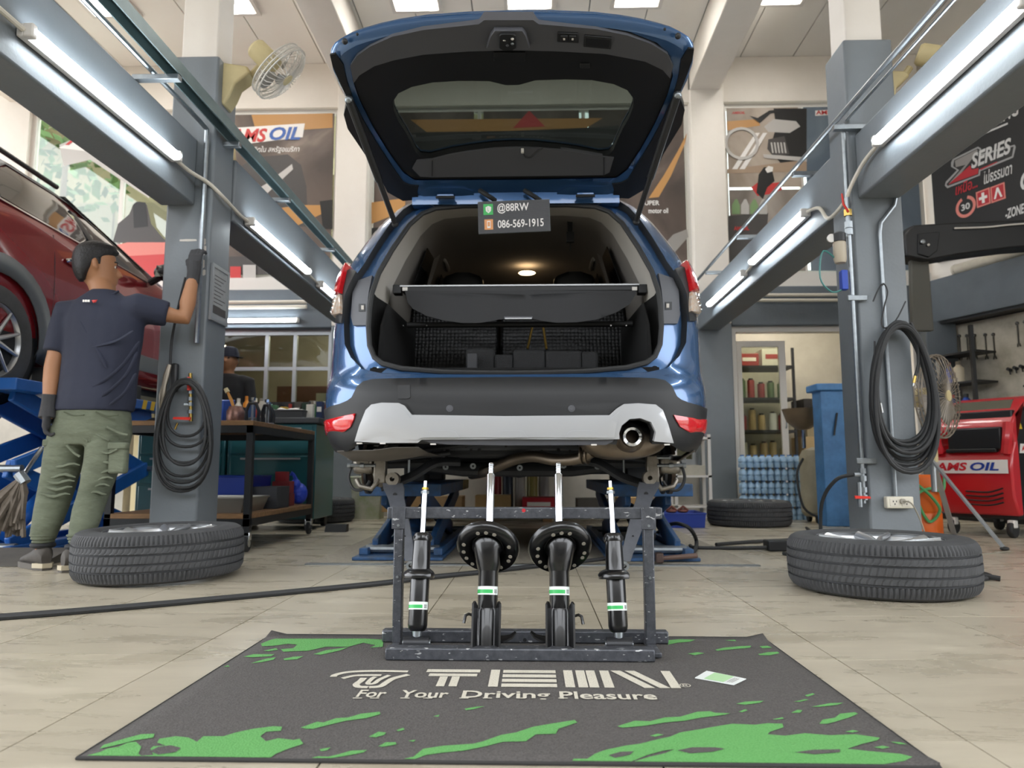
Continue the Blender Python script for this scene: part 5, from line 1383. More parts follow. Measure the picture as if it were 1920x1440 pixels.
    MB().tube([Mx @ Vector(v) for v in ((-o * .028, 0, .028), (-o * .05, -.004, .03), (-o * .066, -.006, .036), (-o * .078, -.008, .048))], [.012, .011, .008, .005], 8, flat=.45).build('link_tab', M_SHOCK, brk)
    label_on(t, None, .0275, .142, .164, Mx, tubeo)
    return t
strut(912, 921, -1, 'black front strut, second shock absorber from the left on the rack')
strut(1050, 1047, 1, 'black front strut, third shock absorber from the left on the rack')
def shock(px_b, px_t, label):
    base = at(px_b, 1222, 2.012); base.z = G0 + .014 + .018
    ytop = YU - .016 - .010
    top = at(px_t, 902, 2.13)
    k = (zt_ - .01 - base.z) / (top.z - base.z)
    top = at(px_t, 902, base.y + (ytop - base.y) / k)
    t = thing('rear_shock', label, 'shock absorber', base - Vector((0, 0, .018)), group='rear shocks on the rack')
    Mx, L = tilt(base, top)
    ey = MB().lathe([(.009, -.034), (.018, -.034), (.0185, -.03), (.0185, .03), (.018, .034), (.009, .034)], 20, Matrix.Translation(base) @ Matrix.Rotation(PI / 2, 4, 'Y')).build('eyelet', mat('satin_black_steel', '2c2d30', .4, .4), t)
    MB().lathe([(.004, -.037), (.009, -.037), (.009, .037), (.004, .037)], 16, Matrix.Translation(base) @ Matrix.Rotation(PI / 2, 4, 'Y')).build('eyelet_bush', M_STEEL, ey)
    MB().tube([Mx @ Vector((0, 0, .012)), Mx @ Vector((0, 0, .032))], [.011, .014], 12).build('eyelet_neck', M_STEEL, t)
    tb_ = MB().lathe([(0, .028), (.018, .03), (.024, .036), (.0262, .046), (.0262, .175), (.025, .19), (.025, .215), (.024, .262), (.0235, .275)], 28, Mx).build('tube', M_SHOCK, t)
    MB().lathe([(.0245, .268), (.0255, .268), (.0265, .272), (.0265, .282), (.022, .29), (.0, .29)], 24, Mx).build('gland_cap', M_SHOCK, t)
    for k in range(8):
        a = 2 * PI * k / 8; p = Mx @ Vector((.0262 * math.cos(a), .0262 * math.sin(a), .277)); MB().box(p, (.004, .004, .008)).build('cap_notch', M_INNER, t)
    # spring perch with a flattened notch
    n = 40
    def pr(r, z, k):
        a = 2 * PI * k / n; f = 1 - (.18 if math.cos(a) > .72 else 0); return Mx @ Vector((r * math.cos(a) * (f if r > .03 else 1), r * math.sin(a), z + .004 * math.sin(a)))
    MB().loft([[pr(r, z, k) for k in range(n)] for r, z in ((.0262, .186), (.032, .184), (.041, .17), (.0455, .168), (.047, .172), (.047, .180), (.043, .186), (.034, .192), (.0262, .194), (.0262, .186))], caps=False).build('spring_perch', M_SHOCK, t, smooth=50)
    rod = MB().lathe([(.0078, .285), (.0078, L - .03), (.005, L - .028), (.005, L)], 18, Mx, caps=True).build('piston_rod', M_ROD, t)
    MB().lathe([(.005, L - .036), (.0115, L - .036), (.0115, L - .029), (.005, L - .029)], 6, Mx).build('nut', M_STEEL, rod)
    MB().lathe([(.005, L - .026), (.0095, L - .025), (.0095, L - .019), (.005, L - .018)], 6, Mx).build('lock_nut', M_GOLD, rod)
    label_on(t, None, .0262, .085, .105, Mx, tb_)
shock(781, 798, 'slim black rear shock, leftmost shock absorber on the rack')
shock(1161, 1144, 'slim black rear shock, rightmost shock absorber on the rack')
# ================================================================== loose wheels lying on the floor
M_TYRE = mat('tyre_rubber', '414244', .7, noise=(14, .6), col2='2c2d2e')
M_RIM = mat('rim_alloy', 'b9bbbd', .3, .8)
def make_wheel(loc, label, rz=0.0, R=.37, Wd=.225, tiltv=(0, 0)):
    t = thing('loose_wheel', label, 'wheel', loc, group='wheels taken off the car', rot=(tiltv[0], tiltv[1], rz))
    n = 360
    # profile up the outside: (radius, z, kind) kind 0 smooth, 1 shoulder block, 2 rib with sipes
    P = [(.245, .015, 0), (.27, .004, 0), (.30, .0, 0), (.335, .004, 0), (.352, .014, 0), (.360, .026, 1), (.366, .038, 1), (.3675, .052, 1), (.3675, .055, 0), (.358, .056, 0), (.358, .063, 0), (.3685, .064, 2), (.3695, .078, 2), (.3695, .088, 0), (.360, .089, 0), (.360, .096, 0),
         (.370, .097, 2), (.370, .128, 2), (.360, .129, 0), (.360, .136, 0), (.3695, .137, 0), (.3695, .147, 2), (.3685, .161, 2), (.358, .162, 0), (.358, .169, 0), (.3675, .170, 0), (.3675, .173, 1), (.366, .187, 1), (.360, .199, 1), (.352, .211, 0), (.335, .221, 0), (.30, .225, 0), (.27, .221, 0), (.245, .208, 0)]
    rings = []
    for r, z, k in P:
        ring = []
        for i in range(n):
            rr = r * R / .37
            if k == 1 and i % 3 == 0: rr -= .007
            if k == 2 and i % 4 == 0: rr -= .0035
            a = 2 * PI * (i + (z - .11) * 45 * (1 if k == 2 else 0)) / n
            ring.append(Vector((rr * math.cos(a), rr * math.sin(a), z * Wd / .225)))
        rings.append(ring)
    MB().loft(rings, caps=False).build('tyre', M_TYRE, t, smooth=24, world=False)
    b = MB().lathe([(.246, .215), (.25, .205), (.236, .198), (.225, .17), (.215, .05), (.245, .02)], 48)
    b.build('rim_barrel', M_RIM, t, world=False)
    for k in range(5):
        for d in (-.13, .13):
            a = 2 * PI * k / 5 + d; c, s_ = math.cos(a), math.sin(a); a2 = 2 * PI * k / 5 + d * 2.0; c2, s2 = math.cos(a2), math.sin(a2)
            MB().tube([(.05 * c, .05 * s_, .178), (.15 * c, .15 * s_, .192), (.236 * c2, .236 * s2, .203)], [.02, .017, .02], 8, flat=.6).build('spoke', M_RIM, t, world=False)
    MB().lathe([(0, .19), (.028, .188), (.034, .18), (.07, .176), (.072, .15), (0, .15)], 24).build('hub', M_RIM, t, world=False)
    for k in range(5):
        a = 2 * PI * (k + .5) / 5
        MB().cyl((.05 * math.cos(a), .05 * math.sin(a), .17), (.05 * math.cos(a), .05 * math.sin(a), .18), .009, 8).build('bolt_seat', M_BLACK, t, world=False)
    return t
p = at(1650, 1050, 3.2); wheel1 = make_wheel((p.x, 3.2, 0.001), 'wheel with a worn tread lying flat by the right pillar')
p = at(302, 1040, 3.46); w2 = dup(wheel1, (p.x, 3.46, .008), .5, 'wheel lying flat beside the mechanic'); w2.rotation_euler = (.0, -.022, .5)
p = at(1400, 960, 6.75); dup(wheel1, (p.x + .02, 6.75, 0.001), 1.0, 'wheel lying flat by the glass door and water bottles')
w4 = dup(wheel1, (-2.09, 7.1, 0.001), 1.4, 'wheel lying flat behind the teal cabinet')

# ================================================================== the mechanic
M_SKIN = mat('skin', 'a0714f', .55, noise=(9, .25), col2='8d5f42')
M_SHIRT = mat('navy_shirt', '242839', .85, noise=(4, .3), col2='1e2230', bump=(7, .9))
M_PANTS = mat('olive_trousers', '676d5b', .9, noise=(7, .7), col2='4d5343', bump=(16, 1.0), stretch=(1, 1, 2.2))
M_HAIR = mat('black_hair', '141314', .55, bump=(90, .5))
M_GLOVE = mat('grey_glove', '3a3a3c', .9, bump=(200, .3))
M_SHOE = mat('grey_shoe', '4c4742', .75, noise=(15, .5))
def J(px, py, Y): return at(px, py, Y)
man = thing('person', 'mechanic in a navy shirt and olive trousers reaching up to the pillar', 'person', (-2.36, 3.72, 0))
def ell(b, c, rx, ry, z, n=20, e=.9, rot=0):
    out = []
    for k in range(n):
        a = 2 * PI * k / n
        x = rx * math.copysign(abs(math.cos(a)) ** e, math.cos(a)); y = ry * math.copysign(abs(math.sin(a)) ** e, math.sin(a))
        out.append(Vector((c[0] + x * math.cos(rot) - y * math.sin(rot), c[1] + x * math.sin(rot) + y * math.cos(rot), z)))
    return out
YM = 3.74
def ring_px(pxl, pxr, py, ry, Y=YM, e=.9, rot=0.0):
    a = at(pxl, py, Y); c = at(pxr, py, Y); return ell(None, ((a.x + c.x) / 2, Y), (c.x - a.x) / 2, ry, (a.z + c.z) / 2, e=e, rot=rot)
# --- body: legs, trunk, arms, neck and head in one surface
body = MB()
hipL, hipR = J(150, 775, YM), J(212, 775, YM)
knL, knR = J(116, 885, YM - .03), J(193, 890, YM - .03)
anL, anR = J(82, 1000, 3.70), J(147, 1008, 3.64)
for h, k, a in ((hipL, knL, anL), (hipR, knR, anR)):
    body.tube([h, h.lerp(k, .5), k, k.lerp(a, .35), a, Vector((a.x, a.y, .05))], [.075, .062, .042, .04, .032, .036], 14)
body.loft([ring_px(140, 222, 800, .09), ring_px(125, 238, 765, .10), ring_px(130, 245, 700, .095), ring_px(133, 258, 640, .10), ring_px(132, 262, 600, .10), ring_px(150, 250, 570, .08), ring_px(178, 218, 550, .05)])
shL, shR = J(127, 590, YM), J(262, 578, YM + .01)
elL, waL = J(99, 690, 3.70), J(92, 752, 3.66)
elR, waR = J(346, 596, 3.84), J(362, 520, 3.90)
hdL, hdR = J(88, 785, 3.65), J(366, 496, 3.93)
body.tube([J(150, 580, YM), shL, shL.lerp(elL, .5), elL, elL.lerp(waL, .4), waL, hdL], [.06, .062, .048, .042, .04, .03, .03], 14)
body.tube([J(235, 575, YM), shR, shR.lerp(elR, .5), elR, elR.lerp(waR, .35), waR, hdR], [.06, .06, .048, .043, .042, .03, .03], 14)
hc = J(180, 500, YM)                       # head centre, face turned to the right and away
fd = Vector((math.cos(math.radians(38)), math.sin(math.radians(38)), 0)); sd = Vector((-fd.y, fd.x, 0))
body.tube([J(194, 560, YM), J(190, 540, YM), hc + Vector((0, 0, -.05))], [.066, .058, .055], 14)
def hp(f, s_, u): return hc + fd * f + sd * s_ + Vector((0, 0, u))
rings = []
for u, f0, f1, w in ((-.125, .03, .085, .025), (-.115, -.01, .098, .04), (-.09, -.05, .10, .056), (-.055, -.078, .10, .066), (-.02, -.092, .098, .072), (.02, -.098, .097, .075), (.06, -.094, .092, .074), (.09, -.08, .075, .062), (.112, -.05, .045, .04), (.12, -.02, .015, .015)):
    rings.append([hp((f0 + f1) / 2 + (f1 - f0) / 2 * math.cos(2 * PI * k / 20), w * math.sin(2 * PI * k / 20), u) for k in range(20)])
body.loft(rings)
body.tube([hp(.09, 0, .01), hp(.112, 0, -.02), hp(.122, 0, -.035), hp(.095, 0, -.05)], [.008, .012, .014, .008], 8)      # nose
body.tube([hp(.094, -.022, -.066), hp(.104, 0, -.064), hp(.094, .022, -.066)], .008, 6)                              # lips
body.tube([hp(.094, -.022, -.078), hp(.102, 0, -.078), hp(.094, .022, -.078)], .008, 6)
body.sphere(hp(.085, 0, -.112), .02, 10, 6)
for s_ in (-1, 1):
    body.tube([hp(.088, s_ * .018, .022), hp(.088, s_ * .045, .02)], .008, 6)                                        # brow
    body.tube([hp(-.012, s_ * .074, .022), hp(-.018, s_ * .082, .01), hp(-.012, s_ * .08, -.02), hp(.0, s_ * .072, -.032)], [.012, .014, .012, .008], 8)   # ear
# palms and wrists continue inside the gloves
bo = body.build('body', M_SKIN, man); remesh(bo, .0085, 4)
for s_ in (-1, 1):
    MB().sphere(hp(.082, s_ * .03, .004), (.011, .011, .009), 10, 6).build('eye', mat('eye_white', 'd8d0c6', .3), man)
    MB().sphere(hp(.091, s_ * .031, .004), .0055, 8, 6).build('iris', mat('eye_dark', '1d1512', .2), man)
    MB().tube([hp(.097, s_ * .014, .026), hp(.095, s_ * .032, .031), hp(.082, s_ * .052, .026)], .004, 6).build('eyebrow', M_HAIR, man)
# hair
hb = MB(); rings = []
for u, f0, f1, w in ((-.085, -.075, -.045, .045), (-.06, -.094, -.035, .066), (-.03, -.106, -.02, .077), (.0, -.112, .005, .081), (.03, -.114, .04, .084), (.06, -.112, .086, .084), (.09, -.102, .095, .079), (.115, -.08, .09, .064), (.132, -.045, .055, .04), (.137, -.01, .02, .012)):
    rings.append([hp((f0 + f1) / 2 + (f1 - f0) / 2 * math.cos(2 * PI * k / 24), w * math.sin(2 * PI * k / 24), u) for k in range(24)])
hb.loft(rings)
hb.tube([hp(.06, -.05, .085), hp(.09, 0, .09), hp(.06, .05, .085)], [.016, .018, .016], 8)
for s_ in (-1, 1): hb.tube([hp(.0, s_ * .076, .03), hp(.006, s_ * .076, -.005)], [.014, .006], 8)
ho = hb.build('hair', M_HAIR, man); remesh(ho, .007, 3)
# --- shirt
sh = MB()
sh.loft([ring_px(108, 246, 772, .125, YM, .85), ring_px(112, 250, 752, .128, YM, .85), ring_px(116, 254, 715, .118), ring_px(121, 258, 675, .116), ring_px(124, 264, 640, .12), ring_px(121, 268, 605, .12), ring_px(128, 264, 580, .108), ring_px(150, 245, 562, .09), ring_px(168, 226, 551, .074), ring_px(174, 222, 546, .068)])
slL = shL.lerp(elL, .72); slR = shR.lerp(elR, .62)
sh.tube([J(150, 590, YM), shL + Vector((.0, 0, .004)), shL.lerp(elL, .35), slL], [.085, .082, .072, .068], 16)
sh.tube([J(228, 590, YM), shR, shR.lerp(elR, .3), slR], [.085, .083, .075, .069], 16)
so = sh.build('shirt', M_SHIRT, man); remesh(so, .010, 5)
# diagonal drape folds across the back
fo = MB()
for pts in (((262, 640), (225, 690), (170, 730), (125, 752)), ((258, 660), (235, 705), (190, 745)), ((250, 620), (215, 640), (170, 650)), ((150, 600), (175, 640), (200, 690)), ((255, 700), (235, 735), (205, 760))):
    fo.tube(catmull([at(x, y, YM - .113) for x, y in pts], 5), [.004] + [.009] * (len(catmull([at(x, y, 3.6) for x, y in pts], 5)) - 2) + [.003], 6, flat=.5)
fo.build('shirt_folds', M_SHIRT, so, smooth=60)
MB().tube([at(x, y, YM - d) for x, y, d in ((172, 549, .03), (180, 552, .062), (198, 554, .07), (214, 551, .058), (222, 546, .03))], .006, 6).build('collar', M_SHIRT, so)
# small print between the shoulder blades
yp_ = YM - .125
for (x0_, x1_, m_) in ((155, 158, P_WHT), (159, 163, P_WHT), (164, 168, P_WHT)):
    a = at(x0_, 566, yp_); c = at(x1_, 562, yp_); B2((a.x, yp_ - .001, a.z), (c.x, yp_ + .004, c.z)).build('back_print', m_, so)
MB().add([at(172, 563, yp_), at(183, 562, yp_), at(180, 567, yp_), at(175, 568, yp_)], [(0, 1, 2, 3)]).build('back_print', P_RED, so, solid=.003)
# --- trousers
tr = MB()
tr.loft([ring_px(112, 240, 760, .112), ring_px(108, 242, 785, .122), ring_px(102, 244, 812, .124), ring_px(104, 240, 835, .105)])
def leg(pts):
    # pts: (pxl, pxr, py, Y, depth)
    tr.loft([ring_px(l, r, y, d, Y, .95) for l, r, y, Y, d in pts])
leg([(100, 166, 800, YM, .1), (91, 162, 835, YM - .005, .10), (86, 152, 862, YM - .01, .095), (83, 146, 885, YM - .015, .088), (78, 140, 905, YM - .015, .08), (74, 134, 925, YM - .01, .078), (68, 124, 955, YM - .02, .074), (63, 112, 985, 3.70, .066), (60, 104, 1003, 3.70, .06), (66, 98, 1016, 3.70, .05)])
leg([(165, 243, 800, YM, .1), (166, 238, 835, YM - .01, .105), (163, 226, 865, YM - .02, .098), (158, 218, 885, YM - .03, .088), (155, 210, 905, YM - .035, .08), (150, 202, 925, YM - .03, .078), (140, 192, 955, YM - .05, .074), (134, 182, 985, 3.66, .066), (132, 172, 1005, 3.64, .06), (134, 164, 1022, 3.64, .05)])
to = tr.build('trousers', M_PANTS, man); remesh(to, .009, 3)
fo = MB()
for side_, cx in ((-1, None), (1, None)):
    for (y, l, r) in (((872, 88, 150), (892, 84, 142), (903, 80, 140), (915, 78, 136), (928, 74, 132)) if side_ < 0 else ((868, 164, 224), (884, 158, 216), (897, 155, 212), (910, 152, 206), (924, 150, 200))):
        P = [at(l + (r - l) * k / 6, y + 3 * math.sin(k * 1.3 + y), 3.655 - .012 * math.sin(PI * k / 6)) for k in range(7)]
        fo.tube(P, [.003, .007, .009, .009, .009, .007, .003], 6, flat=.6)
for pts in (((170, 790), (180, 812), (205, 826)), ((200, 800), (225, 812), (240, 815)), ((130, 800), (150, 815), (165, 828)), ((173, 768), (172, 800), (168, 828)), ((125, 835), (140, 850), (150, 856)), ((180, 840), (200, 850), (220, 842))):
    fo.tube(catmull([at(x, y, YM - .108) for x, y in pts], 4), .006, 6, flat=.6)
fo.build('trouser_creases', M_PANTS, to, smooth=60)
for l, r, Y in ((62, 102, 3.70), (131, 168, 3.64)):
    for py in (1003, 1009, 1015):
        MB().tube(ring_px(l + (py - 1003) * .3, r - (py - 1003) * .4, py, .055 - (py - 1003) * .0005, Y), .006, 6, closed=True).build('cuff_gather', M_PANTS, to)
for (l, r, y0_, y1_, Y) in ((84, 112, 826, 880, YM - .075), (206, 236, 832, 888, YM - .09)):
    a = at(l, y0_, Y); c = at(r, y1_, Y)
    po = B2((a.x, Y - .012, c.z), (c.x, Y + .03, a.z)).build('cargo_pocket', M_PANTS, to, bevel=.012)
    B2((a.x - .004, Y - .018, a.z - .03), (c.x + .004, Y + .02, a.z + .006)).build('pocket_flap', M_PANTS, po, bevel=.008)
for (l, r) in ((120, 158), (180, 222)):
    a = at(l, 772, YM - .118); c = at(r, 778, YM - .118)
    MB().tube(catmull([a, a.lerp(c, .5) + Vector((0, 0, -.012)), c], 5), .004, 6).build('pocket_seam', mat('seam_dark', '4b513f', .9), to)
# --- gloves: palm, five curled fingers
def glove(wr, palm, fwd, side_, curl_n, thumb_dir, name='glove'):
    g_ = MB(); fwd = fwd.normalized(); sd_ = side_.normalized(); nn = curl_n.normalized()
    c = wr.lerp(palm, 1.0)
    g_.tube([wr - fwd * .035, wr, wr + fwd * .03, palm], [.036, .034, .036, .040], 12)
    g_.loft([[c + fwd * t + sd_ * w * math.cos(a) + nn * .017 * math.sin(a) for a in [2 * PI * k / 14 for k in range(14)]] for t, w in ((-.02, .034), (.015, .042), (.05, .042))])
    for k, (o, L) in enumerate(((-.032, .075), (-.011, .085), (.011, .08), (.031, .062))):
        r0 = c + fwd * .045 + sd_ * o
        p1 = r0 + fwd * L * .38 + nn * .008; p2 = p1 + fwd * L * .15 + nn * L * .34; p3 = p2 - fwd * L * .16 + nn * L * .22
        g_.tube([r0 - fwd * .02, r0, p1, p2, p3], [.010, .0105, .0105, .0098, .008], 8)
    t0 = c - fwd * .012 + sd_ * (-.034 if thumb_dir < 0 else .034)
    t1 = t0 + fwd * .028 + sd_ * thumb_dir * .022 + nn * .014; t2 = t1 + fwd * .022 + nn * .024
    g_.tube([t0, t1, t2], [.013, .0115, .0095], 8)
    o = g_.build(name, M_GLOVE, man); remesh(o, .0042, 1); return o
glove(waR, J(364, 494, 3.915), Vector((.10, .06, 1.0)), Vector((1, -.15, -.1)), Vector((.25, 1, 0)), -1)
glove(waL, J(88, 784, 3.65), Vector((-.05, .05, -1)), Vector((-.35, 1, 0)), Vector((1, .35, -.1)), 1)
# --- shoes with sole and ankle collar
for a, dirx, lab in ((anL, Vector((-.78, .62, 0)), 0), (anR, Vector((.55, .83, 0)), 1)):
    d = dirx.normalized(); s_ = Vector((-d.y, d.x, 0)); heel = Vector((a.x, a.y, 0)) - d * .055
    up_ = MB(); rings = []
    for t, w, z0_, z1_ in ((-.01, .024, .02, .10), (.02, .038, .02, .125), (.07, .041, .02, .12), (.12, .043, .02, .095), (.18, .047, .02, .075), (.23, .046, .02, .06), (.262, .034, .02, .045), (.275, .016, .022, .034)):
        rings.append([heel + d * t + s_ * w * math.cos(q) + Vector((0, 0, (z0_ + z1_) / 2 + (z1_ - z0_) / 2 * math.sin(q))) for q in [2 * PI * k / 16 for k in range(16)]])
    up_.loft(rings); shoe = up_.build('shoe', M_SHOE, man, smooth=60)
    so_ = MB(); so_.loft([[heel + d * t + s_ * w * e for t, w, e in ((-.02, .02, 1), (.03, .042, 1), (.1, .042, 1), (.19, .05, 1), (.25, .046, 1), (.285, .02, 1), (.285, .02, -1), (.25, .046, -1), (.19, .05, -1), (.1, .042, -1), (.03, .042, -1), (-.02, .02, -1))] + [] for _ in (0,)] * 1 + [], caps=False) if False else None
    outl = [(-.02, .02), (.03, .043), (.1, .043), (.19, .051), (.25, .047), (.287, .02), (.287, -.02), (.25, -.047), (.19, -.051), (.1, -.043), (.03, -.043), (-.02, -.02)]
    sb_ = MB(); sb_.loft([[heel + d * t + s_ * w + Vector((0, 0, z)) for t, w in outl] for z in (0.001, .028)]); sb_.build('sole', mat('shoe_sole', '5a554f', .8), shoe)
    hb_ = MB(); hb_.loft([[heel + d * (t - .003) + s_ * w * 1.04 + Vector((0, 0, z)) for t, w in ((-.022, .021), (.03, .044), (.05, .044), (.05, -.044), (.03, -.044), (-.022, -.021))] for z in (.012, .034)]); hb_.build('heel_patch', mat('heel_cream', 'b5aa92', .7), shoe)
    MB().tube([a + Vector((.045 * math.cos(q), .045 * math.sin(q), .12 - a.z)) for q in [2 * PI * k / 14 for k in range(14)]], .014, 8, closed=True).build('ankle_collar', mat('collar_black', '222326', .8), shoe)
# ================================================================== scissor lifts
M_LBLUE = mat('lift_blue_paint', '1f5fae', .4, noise=(10, .4), col2='184a86')
M_LBLUE2 = mat('worn_blue_paint', '24507f', .5, noise=(12, .9), col2='2c3640')
M_YEL = mat('hazard_yellow', 'd8b22c', .5)
def lift(cx, w, y0, y1, ztop, label, levels=1, m=M_LBLUE, pads=(), padz=None):
    t = thing('scissor_lift', label, 'car lift', (cx, (y0 + y1) / 2, .004), group='blue scissor lift platforms')
    B2((cx - w / 2, y0, .004), (cx + w / 2, y1, .022)).build('base_plate', m, t, bevel=.004)
    for s in (-1, 1): B2((cx + s * w * .42 - .025, y0 + .1, .022), (cx + s * w * .42 + .025, y1 - .05, .06)).build('base_rail', m, t, bevel=.004)
    B2((cx - w / 2 + .02, y0 + .05, ztop - .07), (cx + w / 2 - .02, y1, ztop)).build('deck', m, t, bevel=.006)
    hz = MB()
    for k in range(8):
        if k % 2 == 0: hz.add([(cx + w / 2 - .018, y1 - .5 + k * .06, ztop - .07), (cx + w / 2 - .018, y1 - .44 + k * .06, ztop - .07), (cx + w / 2 - .018, y1 - .42 + k * .06, ztop), (cx + w / 2 - .018, y1 - .48 + k * .06, ztop)], [(0, 1, 2, 3)])
    hz.build('hazard_stripe', M_YEL, t, smooth=0)
    H = (ztop - .07 - .05) / levels; ya, yb_ = y0 + .18, y1 - .25
    for l in range(levels):
        za = .05 + l * H; zb = za + H
        for s in (-1, 1):
            x = cx + s * (w / 2 - .09)
            MB().bar((x, ya, za), (x, yb_, zb), .035, .11).build('scissor_arm', m, t, bevel=.008)
            MB().bar((x - s * .045, yb_, za), (x - s * .045, ya, zb), .035, .11).build('scissor_arm', m, t, bevel=.008)
        for (y, z) in ((ya, za), (yb_, za), ((ya + yb_) / 2, (za + zb) / 2)):
            MB().cyl((cx - w / 2 + .04, y, z), (cx + w / 2 - .04, y, z), .022, 10).build('pivot_shaft', M_STEEL, t)
    MB().tube([(cx, ya + .2, .09), (cx, (ya + yb_) / 2 + .1, ztop * .55)], [.05, .045], 12).build('hydraulic_cylinder', m, t)
    MB().tube([(cx, (ya + yb_) / 2 + .1, ztop * .55), (cx, yb_ - .2, ztop - .1)], .022, 10).build('piston', M_CHROME, t)
    for py in pads:
        B2((cx - .07, py - .08, ztop), (cx + .07, py + .08, padz)).build('rubber_block', M_RUBBER, t, bevel=.01)
    return t
lift(-.74, .5, 4.06, 5.9, .42, 'blue scissor lift under the left side of the blue car', 1, M_LBLUE2, (4.7, 5.6), .56)
lift(.66, .5, 4.06, 5.9, .42, 'blue scissor lift under the right side of the blue car', 1, M_LBLUE2, (4.7, 5.6), .56)
lift(-3.22, .5, 4.08, 6.0, 1.03, 'blue two-stage scissor lift under the near side of the red car', 2, M_LBLUE, (4.75, 5.7), 1.17)
lift(-4.45, .5, 4.08, 6.0, 1.03, 'blue two-stage scissor lift under the far side of the red car', 2, M_LBLUE, (4.75, 5.7), 1.17)

# ================================================================== the red SUV on the far lift
M_CRED = mat('red_car_paint', '8c1722', .22, .35, coat=1.0)
M_CLAD = mat('grey_cladding', '5f6468', .5)
RX = -3.22                                    # right flank
rcar = thing('red_suv', 'dark red SUV raised high on the lift behind the mechanic', 'car', (-4.1, 5.4, 0))
HW = .89; RC = RX - HW
def rring(Y, belt, roof, inset, zb=1.17):
    """half ring on the right flank from sill to roof centre, mirrored"""
    q = [(-.05, zb), (-.01, zb + .06), (0, zb + .2), (.012, zb + .45), (.008, zb + .62), (-.01, belt - .1), (-.035, belt)]
    q += [(-.035 - inset * .55, belt + (roof - belt) * .55), (-.035 - inset, belt + (roof - belt) * .88), (-.1 - inset * 1.3, roof - .005), (-.3 - inset * 1.4, roof + .01), (-HW, roof + .02)]
    R_ = [Vector((RX + x, Y, z)) for x, z in q]
    return R_ + [Vector((2 * RC - p.x, p.y, p.z)) for p in reversed(R_[:-1])]
secs = [(3.4, 2.0, 2.3, .2), (3.5, 2.12, 2.48, .22), (3.8, 2.14, 2.56, .23), (4.6, 2.13, 2.58, .23), (5.1, 2.1, 2.55, .23), (5.6, 2.08, 2.42, .2), (6.1, 2.05, 2.23, .14), (6.4, 2.03, 2.10, .05), (6.9, 1.98, 2.02, .04), (7.4, 1.85, 1.9, .04), (7.6, 1.65, 1.7, .04)]
MB().loft([rring(*s) for s in secs], ringclosed=False, caps=False).build('body_shell', M_CRED, rcar, smooth=45)
MB().add([p for p in rring(*secs[0])], [tuple(range(len(rring(*secs[0]))))]).build('tail_panel', M_CRED, rcar)
B2((RC - HW + .08, 3.5, 1.12), (RX - .08, 7.5, 1.2)).build('underbody', M_UNDER, rcar)
M_CGL = mat('red_car_glass', '20282a', .04, coat=1.0, spec=.8)
def flank(y, z, off=.004):
    """point on the right flank at (Y,z)"""
    for a, c in zip(secs, secs[1:]):
        if a[0] <= y <= c[0]:
            t = (y - a[0]) / (c[0] - a[0]); R0, R1 = rring(*a)[:12], rring(*c)[:12]
            P = [p.lerp(q, t) for p, q in zip(R0, R1)]
            for u, v in zip(P, P[1:]):
                if u.z <= z <= v.z or v is P[-1]:
                    f = 0 if abs(v.z - u.z) < 1e-6 else max(0, min(1, (z - u.z) / (v.z - u.z)))
                    p = u.lerp(v, f); return Vector((p.x + off, p.y, p.z + off * .3))
    return Vector((RX, y, z))
def fpoly(name, m, pts, off=.006, thick=.004, grid=.08, parent=rcar):
    return MB().patch(ccw(pts), lambda y, z, o: flank(y, z, off + o), grid, thick=thick).build(name, m, parent, smooth=50)
fpoly('rear_side_window', M_CGL, [(4.25, 2.17), (4.3, 2.36), (4.5, 2.47), (5.0, 2.46), (5.12, 2.40), (5.22, 2.115), (5.0, 2.125)])
fpoly('front_side_window', M_CGL, [(5.3, 2.11), (5.2, 2.38), (5.35, 2.4), (5.6, 2.33), (5.85, 2.22), (6.02, 2.12), (6.0, 2.085)])
fpoly('b_pillar', M_CBLACK, [(5.12, 2.40), (5.22, 2.115), (5.31, 2.11), (5.21, 2.40)], .009)
fpoly('window_trim', M_CBLACK, [(4.2, 2.15), (4.28, 2.40), (4.48, 2.51), (5.15, 2.50), (5.6, 2.37), (5.95, 2.21), (6.1, 2.10), (6.05, 2.12), (5.85, 2.235), (5.6, 2.345), (5.2, 2.47), (4.5, 2.485), (4.3, 2.37), (4.24, 2.16)], .010)
fpoly('belt_chrome', M_CHROME, [(4.2, 2.14), (6.05, 2.07), (6.05, 2.08), (4.2, 2.155)], .012, .006)
# windscreen
MB().loft([[Vector((RX - .3, 5.22, 2.545)), Vector((RC, 5.2, 2.57)), Vector((2 * RC - RX + .3, 5.22, 2.545))], [Vector((RX - .1, 6.36, 2.125)), Vector((RC, 6.42, 2.13)), Vector((2 * RC - RX + .1, 6.36, 2.125))]], ringclosed=False, caps=False).build('windscreen', M_CGL, rcar, solid=.004)
